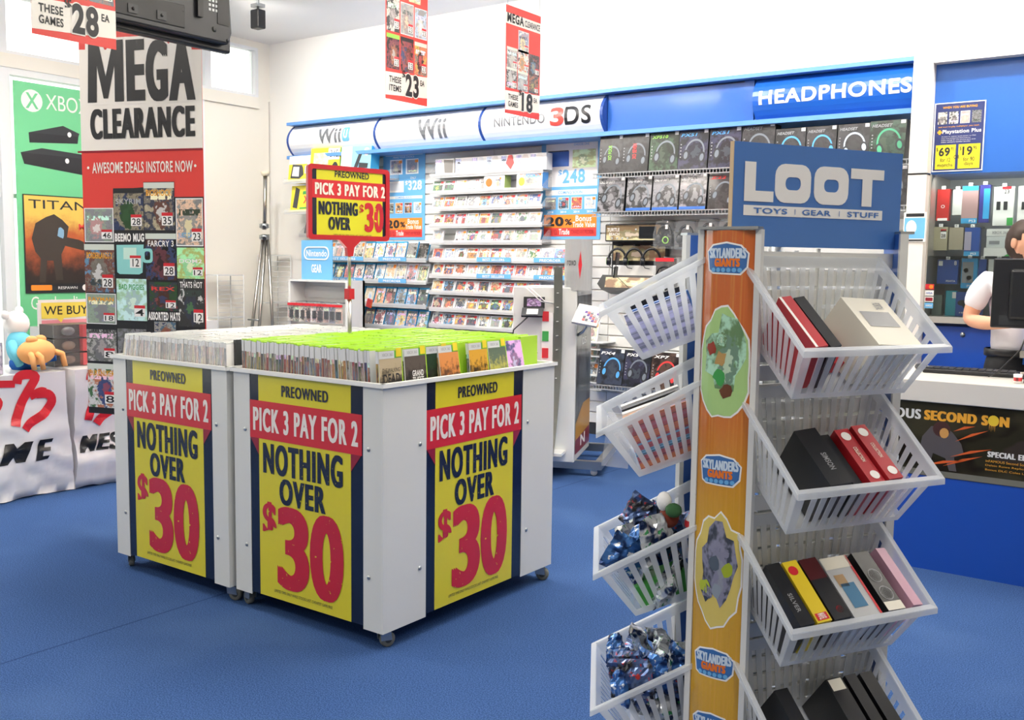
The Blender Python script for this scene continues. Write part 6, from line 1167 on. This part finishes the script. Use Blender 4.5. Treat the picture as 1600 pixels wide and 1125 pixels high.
ptx('$', 0.012, 0.022, 0.125, 0.15, INK); ptx('19', 0.028, 0.085, 0.095, 0.15, INK, 0.03); ptx('95', 0.09, 0.11, 0.13, 0.15, INK); ptx('for 90', 0.035, 0.10, 0.06, 0.085, INK); ptx('days', 0.042, 0.092, 0.03, 0.055, INK); ptx('OR', -0.02, 0.012, 0.075, 0.10, INK, 0.02)
poly('plus_mark', [(-0.125, 0.238), (-0.118, 0.238), (-0.118, 0.230), (-0.106, 0.230), (-0.106, 0.238), (-0.099, 0.238), (-0.099, 0.250), (-0.106, 0.250), (-0.106, 0.258), (-0.118, 0.258), (-0.118, 0.250), (-0.125, 0.250)], GOLD, pp, y=-0.005)
for i in range(4): card('small_picture', 0.055, 0.075, [AGY, AGY, ALT, AGY][i], pp, -0.099+0.066*i, -0.0045, 0.293)
for i in range(4): ptx(['Access to online multi player on PS4', 'Access to the amazing Instant Games Collection', 'Online storage for your precious game saves', 'Other exclusive member benefits'][i], -0.10, 0.10-0.03*(i % 2), 0.212-0.011*i, 0.218-0.011*i, PAPER)
bp_ = tag(MB().box(-0.068, 0.068, -0.003, 0.0, 0, 0.185).build('small_poster', PAPER, None, (-1.690, 6.617, 1.695)), 'small blue and white notice on the column edge', 'poster'); poly('blue_field', [(-0.062, 0.02), (0.062, 0.02), (0.062, 0.15), (-0.062, 0.15)], SKYB, bp_, y=-0.0036); poly('white_blot', ellipse(-0.02, 0.09, 0.032, 0.045, 16), PAPER, bp_, y=-0.0042); poly('dark_band', [(-0.055, 0.157), (0.055, 0.157), (0.055, 0.178), (-0.055, 0.178)], INK, bp_, y=-0.004); poly('dark_foot', [(-0.055, 0.004), (0.055, 0.004), (0.055, 0.014), (-0.055, 0.014)], INK, bp_, y=-0.004)
# goods behind the glass
def good(x, z, w_, h_, m, label, texts=(), marks=(), y=6.84, d=0.05, hook=True, rz=0.0):
    t = thing('accessory_pack', label, 'accessory pack', (x, y, z), rz, 'goods in the glass cabinet'); MB().box(-w_/2, w_/2, 0, d, 0, h_).build('carton', m, t)
    for s, a, b, c, e, tm in texts: text(s, (a-0.5)*w_, (b-0.5)*w_, c*h_, e*h_, tm, t, y=-0.002, bold=0.01)
    for pts, pm in marks: poly('printed_shape', [((a-0.5)*w_, c*h_) for a, c in pts], pm, t, y=-0.001)
    if hook: MB().tube([(0, 7.21-y, h_+0.012), (0, -0.02, h_+0.012)], 0.003, 5).build('hook', CHROME, t); MB().box(-0.012, 0.012, -0.002, 0.002, h_, h_+0.02).build('hang_tab', PAPER, t)
RC = lambda a, b, c, d: [(a, c), (b, c), (b, d), (a, d)]
PBL = mat('pack_royal', '#2a4f9e', 0.3, coat=0.2); PSK = mat('pack_cyan', '#3a9ad0', 0.3, coat=0.2); PWH = mat('pack_white', '#dfe0dd', 0.35, coat=0.2); PRD = mat('pack_scarlet', '#c22e2c', 0.35, coat=0.2); PTL = mat('pack_teal', '#2f9fb4', 0.3, coat=0.2); PVI = mat('pack_indigo', '#3a3a86', 0.3, coat=0.2)
good(-1.58, 1.835, 0.075, 0.20, PRD, 'red cable pack hanging first in the glass cabinet', (('O', 0.35, 0.65, 0.4, 0.5, PAPER),), ((RC(0.1, 0.9, 0.0, 0.08), PAPER),)); good(-1.495, 1.87, 0.055, 0.16, PWH, 'slim white pack beside the red one')
good(-1.42, 1.815, 0.095, 0.235, mat('pack_rose', '#a98a8a', 0.35), 'clear and blue controller pack in the upper row', (('PS3', 0.5, 0.9, 0.03, 0.1, PAPER),), ((RC(0, 1, 0.88, 1), PSK), (RC(0, 1, 0, 0.14), PSK))); good(-1.335, 1.82, 0.06, 0.235, PVI, 'indigo controller pack in the upper row', (), ((RC(0.4, 1, 0.1, 0.9), PSK),))
good(-1.225, 1.80, 0.115, 0.24, PWH, 'white cable pack with green corner in the upper row', (('23', 0.5, 0.75, 0.82, 0.92, INK),), ((RC(0.7, 1.0, 0, 0.2), GREEN), (RC(0.15, 0.35, 0.4, 0.62), DGREY), (RC(0.5, 0.7, 0.4, 0.62), DGREY), (RC(0.4, 0.85, 0.93, 1), RED)), d=0.03); good(-1.09, 1.80, 0.11, 0.24, PWH, 'white plug pack furthest along the upper row', (), ((RC(0.2, 0.6, 0.4, 0.6), DGREY),), d=0.03)
good(-1.585, 1.645, 0.085, 0.15, mat('pack_olive', '#b0a98e', 0.4), 'beige ticketed pack in the middle row', (('28', 0.55, 0.85, 0.55, 0.7, INK),), ((RC(0.5, 0.9, 0.5, 0.85), PAPER), (RC(0.5, 0.9, 0.8, 0.9), RED))); good(-1.49, 1.65, 0.085, 0.14, mat('pack_sand', '#a9a08c', 0.4), 'sand coloured cable pack in the middle row')
good(-1.395, 1.61, 0.09, 0.18, PBL, 'royal blue controller pack in the middle row', (('PS3', 0.45, 0.8, 0.04, 0.12, PAPER),), ((RC(0, 0.45, 0.2, 0.85), mat('pack_lilac', '#a8a2b8', 0.4)), (RC(0, 1, 0.0, 0.16), PSK)))
good(-1.235, 1.735, 0.155, 0.045, PWH, 'flat white console pack lying in the middle row', (('XBOX 360', 0.2, 0.8, 0.3, 0.7, GREY),), hook=False, d=0.1); good(-1.235, 1.663, 0.15, 0.07, mat('pack_cloud', '#cdd2d2', 0.35), 'white and grey cable pack under the flat one', (), ((RC(0.1, 0.5, 0.3, 0.6), GREY),), hook=False, d=0.1); good(-1.24, 1.610, 0.165, 0.052, PWH, 'white pack with green corner under the grey cable pack', (), (([(0.7, 0), (1, 0), (1, 0.6)], GREEN),), hook=False, d=0.1)
good(-1.53, 1.43, 0.125, 0.155, PBL, 'square royal blue memory pack in the lower row', (('PSVITA', 0.45, 0.9, 0.08, 0.16, PAPER), ('8', 0.8, 0.92, 0.78, 0.95, PAPER)), ((RC(0.05, 0.25, 0.75, 0.95), PAPER),)); good(-1.40, 1.405, 0.095, 0.19, PSK, 'grey gamepad in a cyan pack in the lower row', (('PS3', 0.4, 0.8, 0.04, 0.12, PAPER),), ((RC(0.05, 0.75, 0.18, 0.88), GREY), (ellipse(0.3, 0.6, 0.15, 0.08, 12), SILVER), (ellipse(0.5, 0.35, 0.15, 0.08, 12), SILVER))); good(-1.325, 1.41, 0.045, 0.18, PBL, 'narrow blue controller pack beside the grey gamepad')
good(-1.23, 1.42, 0.12, 0.17, PWH, 'white ticketed pack behind the shop assistant', (), ((RC(0.55, 0.9, 0.5, 0.7), RED),)); good(-1.50, 1.227, 0.065, 0.16, PTL, 'teal bottle shaped pack on the cabinet sill', (), ((RC(0.6, 0.95, 0.7, 0.95), PAPER),), hook=False); good(-1.385, 1.227, 0.155, 0.155, PBL, 'blue twin gamepad box on the cabinet sill', (('35', 0.78, 0.95, 0.55, 0.7, INK), ('A NEW WAY TO PLAY', 0.15, 0.85, 0.12, 0.18, PAPER)), ((ellipse(0.25, 0.55, 0.18, 0.12, 12), DGREY), (ellipse(0.45, 0.42, 0.18, 0.12, 12), DGREY), (RC(0.74, 0.97, 0.5, 0.8), PAPER), (RC(0.74, 0.97, 0.75, 0.85), RED)), hook=False, y=6.80); good(-1.585, 1.227, 0.06, 0.13, mat('pack_moss', '#7d8a84', 0.4), 'small dull green pack at the cabinet end', hook=False)
for i, (z, m_, l_) in enumerate(((1.395, RED, 'orange and red'), (1.355, PAPER, 'white and blue'), (1.315, PAPER, 'white and red'), (1.275, SKYB, 'light blue'))):
    o = tag(MB().box(-0.026, 0.026, -0.002, 0.0, 0, 0.034).build('card_sticker', m_, None, (-1.600, 6.699, z)), '%s payment sticker on the cabinet glass' % l_, 'sticker', 'payment stickers')
    if i == 0: poly('disc', ellipse(-0.009, 0.017, 0.013, 0.013, 14), RED, o, y=-0.003); poly('disc', ellipse(0.009, 0.017, 0.013, 0.013, 14), ORANGE, o, y=-0.0034)
    elif i == 1: text('VISA', -0.02, 0.02, 0.011, 0.023, BLUE, o, y=-0.003, bold=0.02)
    elif i == 2: poly('red_field', rrect(-0.022, 0.022, 0.006, 0.028, 0.003), DKRED, o, y=-0.003)
    else: text('AMEX', -0.02, 0.02, 0.011, 0.023, PAPER, o, y=-0.003, bold=0.02)
# counter
ct = thing('sales_counter', 'blue sales counter with a white top and a dark game poster on its front', 'counter', (-1.85, 5.25, 0)); L_ = 4.4
MB().box(0, L_, 0.0, 0.75, 0.0, 0.86).build('body', DBLUE, ct); bevel(MB().box(-0.02, L_, -0.02, 0.78, 0.86, 0.97).build('worktop', mat('counter_white', '#d6d2cb', 0.35), ct), 0.004)
AFM = art('ember_print', hue=0.03, hspread=0.3, sat=0.6, lo=0.006, hi=0.035, title=False, tall=0.35, rough=0.6, coat=0.0); MATS['ember_print'].node_tree.nodes['Principled BSDF'].inputs['Specular IOR Level'].default_value = 0.12; fp = card('front_poster', 1.75, 0.375, AFM, ct, 0.16+0.875, -0.002, 0.483)
def cx(px): # photo column -> x on the counter front, relative to the poster middle
    tab = ((1405, -1.375), (1442, -1.262), (1447, -1.247), (1500, -1.092), (1580, -0.855), (1600, -0.795)); 
    for (a, xa), (b, xb) in zip(tab, tab[1:]):
        if a <= px <= b: return xa+(xb-xa)*(px-a)/(b-a) + 1.85 - 1.035
    return -0.795+(px-1600)*0.003 + 1.85-1.035
WG = mat('poster_white', '#d8d8d6', 0.4); OG = mat('poster_amber', '#e2a22e', 0.4); EM = mat('poster_ember', '#c8581c', 0.4); HOOD = mat('poster_maroon', '#3a1714', 0.5); JK = mat('poster_slate', '#4a464a', 0.5); FACE = mat('poster_face', '#b98a4a', 0.5)
text('inFAMOUS', cx(1405)-0.19, cx(1442), 0.285, 0.335, WG, fp, y=-0.001, bold=0.01, xb=0.003); text('SECOND SON', cx(1447), cx(1580), 0.285, 0.335, OG, fp, y=-0.001, bold=0.02, xb=0.004); poly('drip_disc', ellipse(cx(1556), 0.312, 0.024, 0.026, 18), mat('poster_yellow', '#e0c030', 0.4), fp, y=-0.0016)
for i in range(4): poly('drip', [(cx(1550)+0.008*i, 0.29), (cx(1550)+0.008*i+0.003, 0.29), (cx(1550)+0.008*i+0.002, 0.262-0.006*(i % 2))], OG, fp, y=-0.0013)
text('SPECIAL EDITION', cx(1550), cx(1550)+0.27, 0.132, 0.16, WG, fp, y=-0.001, bold=0.02, xb=0.002)
for i, s in enumerate(('inFAMOUS Second Son Full Game', 'Delsin Rowe Replica Beanie', 'Bonus DLC Coles Legacy')): text(s, cx(1548), cx(1548)+0.26-0.02*i, 0.106-0.022*i, 0.118-0.022*i, OG, fp, y=-0.001)
G0 = cx(1475)
poly('crouching_figure', [(G0-0.085, 0.02), (G0-0.10, 0.10), (G0-0.085, 0.20), (G0-0.045, 0.255), (G0+0.02, 0.265), (G0+0.06, 0.23), (G0+0.10, 0.18), (G0+0.115, 0.13), (G0+0.07, 0.11), (G0+0.085, 0.04), (G0+0.05, 0.04), (G0+0.03, 0.10), (G0-0.03, 0.12), (G0-0.05, 0.02)], JK, fp, y=-0.001); poly('hood', ellipse(G0+0.005, 0.245, 0.042, 0.04, 14), HOOD, fp, y=-0.0014); poly('face', ellipse(G0+0.018, 0.226, 0.022, 0.026, 12), FACE, fp, y=-0.0018)
for i, (a, b, c, d) in enumerate(((0.07, 0.19, 0.22, 0.26), (0.05, 0.11, 0.24, 0.17), (-0.08, 0.05, 0.12, 0.10), (0.02, 0.06, 0.20, 0.13), (0.06, 0.24, 0.16, 0.275))): poly('flame_streak', [(G0+a, b), (G0+(a+c)/2, (b+d)/2+0.012), (G0+c, d), (G0+(a+c)/2, (b+d)/2-0.002)], EM, fp, y=-0.0016)
card('paving_edge', 1.7, 0.03, mat('poster_ash', '#6a6a60', 0.5), fp, 0, -0.0008, 0.002)
# things on the counter
mo = thing('monitor', 'black computer monitor seen from behind on the counter', 'monitor', (-0.80, 5.72, 0.971), 0.15); bevel(MB().box(-0.25, 0.25, -0.02, 0.02, 0.255, 0.615).build('housing', BLACK, mo), 0.008, 2); bevel(MB().box(-0.17, 0.17, -0.05, -0.02, 0.30, 0.56).build('back_bulge', BLACK, mo), 0.02, 2); MB().box(-0.235, 0.235, 0.02, 0.021, 0.27, 0.60).build('screen', mat('screen_lit', '#30363c', 0.2), mo)
MB().box(-0.03, 0.03, -0.06, -0.01, 0.0, 0.30).build('neck', BLACK, mo); MB().lathe([(0, 0), (0.12, 0), (0.12, 0.012), (0.03, 0.02), (0, 0.02)], 24).build('foot', BLACK, mo); MB().box(-0.14, -0.10, -0.0215, -0.02, 0.41, 0.46).build('maker_plate', SILVER, mo); card('rating_label', 0.12, 0.05, DGREY, mo, -0.15, -0.0205, 0.27); MB().tube([(-0.05, -0.05, 0.32), (-0.10, -0.10, 0.15), (-0.2, -0.12, 0.03), (-0.24, -0.10, 0.005)], 0.004, 6).build('cable', BLACK, mo)
kb = thing('keyboard', 'black keyboard lying along the back of the counter', 'keyboard', (-1.13, 5.70, 0.971), 0.1); bevel(MB().box(-0.23, 0.23, -0.08, 0.08, 0.0, 0.022).build('case', BLACK, kb), 0.005)
for j in range(4):
    for i in range(12): MB().box(-0.215+0.036*i, -0.184+0.036*i, -0.065+0.033*j, -0.037+0.033*j, 0.022, 0.028).build('key', DGREY, kb)
mz = thing('mouse', 'small dark mouse beside the keyboard', 'mouse', (-1.405, 5.79, 0.971), 0.6); MB().ball((0, 0, 0.012), (0.032, 0.052, 0.02), 14, 8).build('shell', DGREY, mz); MB().lathe([(0, -0.004), (0.009, -0.004), (0.009, 0.004), (0, 0.004)], 10, M=Matrix.Translation((0, -0.02, 0.03)) @ Matrix.Rotation(PI/2, 4, 'Y')).build('wheel', GREY, mz)
cu_ = thing('paper_cup', 'small white and red cup on the counter edge', 'cup', (-0.855, 5.40, 0.971)); MB().lathe([(0, 0), (0.018, 0), (0.021, 0.045), (0.019, 0.045), (0.016, 0.004), (0, 0.004)], 18).build('cup', PAPER, cu_); MB().lathe([(0.0192, 0.012), (0.0205, 0.030)], 18).build('red_band', RED, cu_); text('8', -0.006, 0.006, 0.012, 0.03, INK, cu_, y=-0.022)
ds_ = thing('counter_display', 'brown and black countertop box at the edge of the view', 'box', (-0.78, 5.46, 0.971)); MB().box(-0.05, 0.12, -0.04, 0.06, 0, 0.17).build('carton', art('print_wood', hue=0.08, sat=0.5, lo=0.1, hi=0.5, title=False), ds_); MB().box(-0.052, 0.122, -0.042, 0.062, 0.0, 0.03).build('foot_band', BLACK, ds_)
# ================================================================== shop assistant
PSX, PSY = -1.005, 6.20
pr = thing('person', 'person in a white short sleeved shirt and dark trousers behind the counter monitor', 'person', (PSX, PSY+0.06, 0), math.radians(24))
SKIN = mat('skin', '#d9a284', 0.55); SHIRT = mat('shirt_white', '#e6e3ea', 0.7); TROU = mat('trousers_black', '#1b1c20', 0.8); HAIR = mat('hair_brown', '#33241c', 0.6); SHOE = mat('shoe_black', '#121214', 0.4)
def skin_obj(name, verts, edges, radii, m, parent, root=0, sub=2):
    me = bpy.data.meshes.new(name); me.from_pydata(verts, edges, []); me.materials.append(m); o = ob(name, me, parent)
    sk = o.modifiers.new('skin', 'SKIN'); sk.use_smooth_shade = True; o.data.skin_vertices.new() if False else None
    if not me.skin_vertices: 
        bm = bmesh.new(); bm.from_mesh(me); bm.verts.layers.skin.verify(); bm.to_mesh(me); bm.free()
    lay = me.skin_vertices[0].data
    for i, r in enumerate(radii): lay[i].radius = r if isinstance(r, tuple) else (r, r); lay[i].use_root = (i == root)
    s = o.modifiers.new('sub', 'SUBSURF'); s.levels = sub; s.render_levels = sub
    return o
V_ = [(0, 0.0, 1.00), (0, 0.0, 1.14), (0, -0.005, 1.30), (0, 0.0, 1.45), (0, -0.01, 1.53), (0, -0.02, 1.58)]; Rr = [(0.125, 0.085), (0.12, 0.085), (0.155, 0.105), (0.12, 0.08), 0.055, 0.052]; E_ = [(0, 1), (1, 2), (2, 3), (3, 4), (4, 5)]
def chain(pts, rs, start):
    i0 = len(V_); prev = start
    for p, r in zip(pts, rs): V_.append(p); Rr.append(r); E_.append((prev, len(V_)-1)); prev = len(V_)-1
    return prev
for s in (-1, 1):
    wr = chain([(s*0.17, 0.0, 1.455), (s*0.215, 0.01, 1.40), (s*0.262, 0.02, 1.235), (s*0.20, -0.10, 1.225), (s*0.10, -0.20, 1.235), (s*0.065, -0.235, 1.238), (s*0.03, -0.27, 1.235)], [0.062, 0.058, 0.046, 0.042, 0.032, 0.030, 0.030], 3)
    d = Vector((-s*0.62, -0.75, -0.12)).normalized(); side = Vector((-0.75, s*0.62, 0)).normalized()*s; base = Vector(V_[wr])
    for f in range(4):
        q = base + side*(-0.027+0.018*f) + d*0.02; ln = [0.062, 0.072, 0.068, 0.052][f]
        chain([tuple(q), tuple(q+d*ln*0.55+Vector((0, 0, -0.006))), tuple(q+d*ln+Vector((0, 0, -0.028)))], [0.0095, 0.0088, 0.0078], wr)
    q = base - side*0.03 - d*0.012; chain([tuple(q), tuple(q-side*0.018+d*0.03), tuple(q-side*0.014+d*0.055+Vector((0, 0, -0.012)))], [0.011, 0.010, 0.009], wr-1)
    kn = chain([(s*0.095, 0.0, 0.90), (s*0.105, -0.005, 0.50), (s*0.105, 0.01, 0.10)], [0.085, 0.058, 0.042], 0); chain([(s*0.11, -0.05, 0.05), (s*0.115, -0.15, 0.04)], [0.042, 0.036], kn)
body = skin_obj('body', V_, E_, Rr, SKIN, pr)
sv = [(0, 0, 1.0), (0, 0, 1.14), (0, -0.005, 1.30), (0, 0, 1.44), (0, -0.004, 1.49)]; sr = [(0.165, 0.118), (0.152, 0.112), (0.170, 0.120), (0.135, 0.095), 0.072]; se = [(0, 1), (1, 2), (2, 3), (3, 4)]
for s in (-1, 1):
    i = len(sv); sv += [(s*0.17, 0.0, 1.455), (s*0.218, 0.01, 1.40), (s*0.250, 0.018, 1.28)]; sr += [0.076, 0.074, 0.066]; se += [(3, i), (i, i+1), (i+1, i+2)]
skin_obj('shirt', sv, se, sr, SHIRT, pr)
MB().tube([(0.022, -0.118, 1.00), (0.026, -0.128, 1.10), (0.026, -0.135, 1.25), (0.02, -0.12, 1.40)], [0.022, 0.024, 0.024, 0.018], 8).build('lanyard_panel', mat('shirt_blue_panel', '#2f6cc0', 0.6), pr)
tv = [(0, 0, 0.97), (0, 0, 1.13)]; tr_ = [(0.160, 0.115), (0.150, 0.106)]; te = [(0, 1)]
for s in (-1, 1): i = len(tv); tv += [(s*0.095, 0, 0.90), (s*0.105, -0.005, 0.50), (s*0.105, 0.01, 0.09)]; tr_ += [0.098, 0.075, 0.066]; te += [(0, i), (i, i+1), (i+1, i+2)]
skin_obj('trousers', tv, te, tr_, TROU, pr)
for s in (-1, 1): MB().ball((s*0.112, -0.07, 0.045), (0.05, 0.14, 0.045), 14, 8).build('shoe', SHOE, pr)
be = MB().lathe([(0.168, 1.035), (0.174, 1.04), (0.174, 1.075), (0.168, 1.08)], 28, M=Matrix.Diagonal((1, 0.74, 1, 1))).build('belt', BLACK, pr); MB().box(-0.02, 0.02, -0.135, -0.126, 1.038, 1.078).build('buckle', STEEL, be)
# head, turned further
hd = thing('head_root', '', ''); bpy.data.objects.remove(hd)
def head_mesh():
    b = MB(); nu, nv = 24, 18; vs = []
    for i in range(nv+1):
        th = PI*i/nv
        for j in range(nu):
            ph = 2*PI*j/nu; x, y, z = math.sin(th)*math.cos(ph), math.sin(th)*math.sin(ph), math.cos(th)
            w_ = 1.0 if z > -0.2 else 1.0-0.34*((-0.2-z)/0.8)**1.2       # narrower jaw
            X = 0.074*x*w_; Y = 0.096*y*(1.0 if y > 0 or z > -0.3 else w_*0.5+0.5); Z = 0.118*z
            if y < 0:
                f = max(0, -y)
                Y -= 0.024*math.exp(-((x/0.20)**2+((z+0.18)/0.20)**2))*f           # nose
                Y -= 0.008*math.exp(-((x/0.35)**2+((z+0.52)/0.10)**2))*f           # lips
                Y -= 0.012*math.exp(-((x/0.40)**2+((z+0.85)/0.16)**2))*f           # chin
                Y += 0.010*math.exp(-(((abs(x)-0.42)/0.18)**2+((z-0.08)/0.12)**2))*f  # eye sockets
            vs.append((X, Y, Z))
    fs = [(i*nu+j, (i+1)*nu+j, (i+1)*nu+(j+1) % nu, i*nu+(j+1) % nu) for i in range(nv) for j in range(nu)]
    b.add(vs, fs, 0, True); return b
hh = head_mesh().build('head', SKIN, pr, (0, -0.028, 1.682), (0.08, 0, math.radians(38)))
for s in (-1, 1):
    MB().ball((s*0.076, 0.012, -0.005), (0.010, 0.020, 0.032), 10, 8).build('ear', SKIN, hh); MB().ball((s*0.031, -0.080, 0.012), 0.0115, 10, 8).build('eye', PAPER, hh); MB().ball((s*0.031, -0.0905, 0.012), 0.005, 8, 6).build('iris', HAIR, hh); MB().tube([(s*0.016, -0.096, 0.034), (s*0.032, -0.095, 0.039), (s*0.050, -0.083, 0.034)], 0.0035, 6).build('eyebrow', HAIR, hh)
MB().tube([(-0.024, -0.088, -0.060), (0.0, -0.098, -0.064), (0.024, -0.088, -0.060)], [0.003, 0.006, 0.003], 8).build('mouth', mat('lip_pink', '#b5685e', 0.5), hh)
b = MB(); nu, nv = 26, 16; vs = []; 
for i in range(nv+1):
    th = PI*0.80*i/nv
    for j in range(nu):
        ph = 2*PI*j/nu; x, y, z = math.sin(th)*math.cos(ph), math.sin(th)*math.sin(ph), math.cos(th)
        lim = 0.36 if y < -0.35 else (0.02 if y < 0.05 else -0.9)
        k = 1.0 if z > lim else 0.80
        nz = 1.0+0.05*mnoise.noise(Vector((x*5, y*5, z*5)))
        vs.append((0.083*x*k*nz, (0.106*y+0.006)*k*nz, 0.128*z*nz*(1 if z > 0 else 0.9)))
b.add(vs, [(i*nu+j, (i+1)*nu+j, (i+1)*nu+(j+1) % nu, i*nu+(j+1) % nu) for i in range(nv) for j in range(nu)], 0, True); b.build('hair', HAIR, hh)
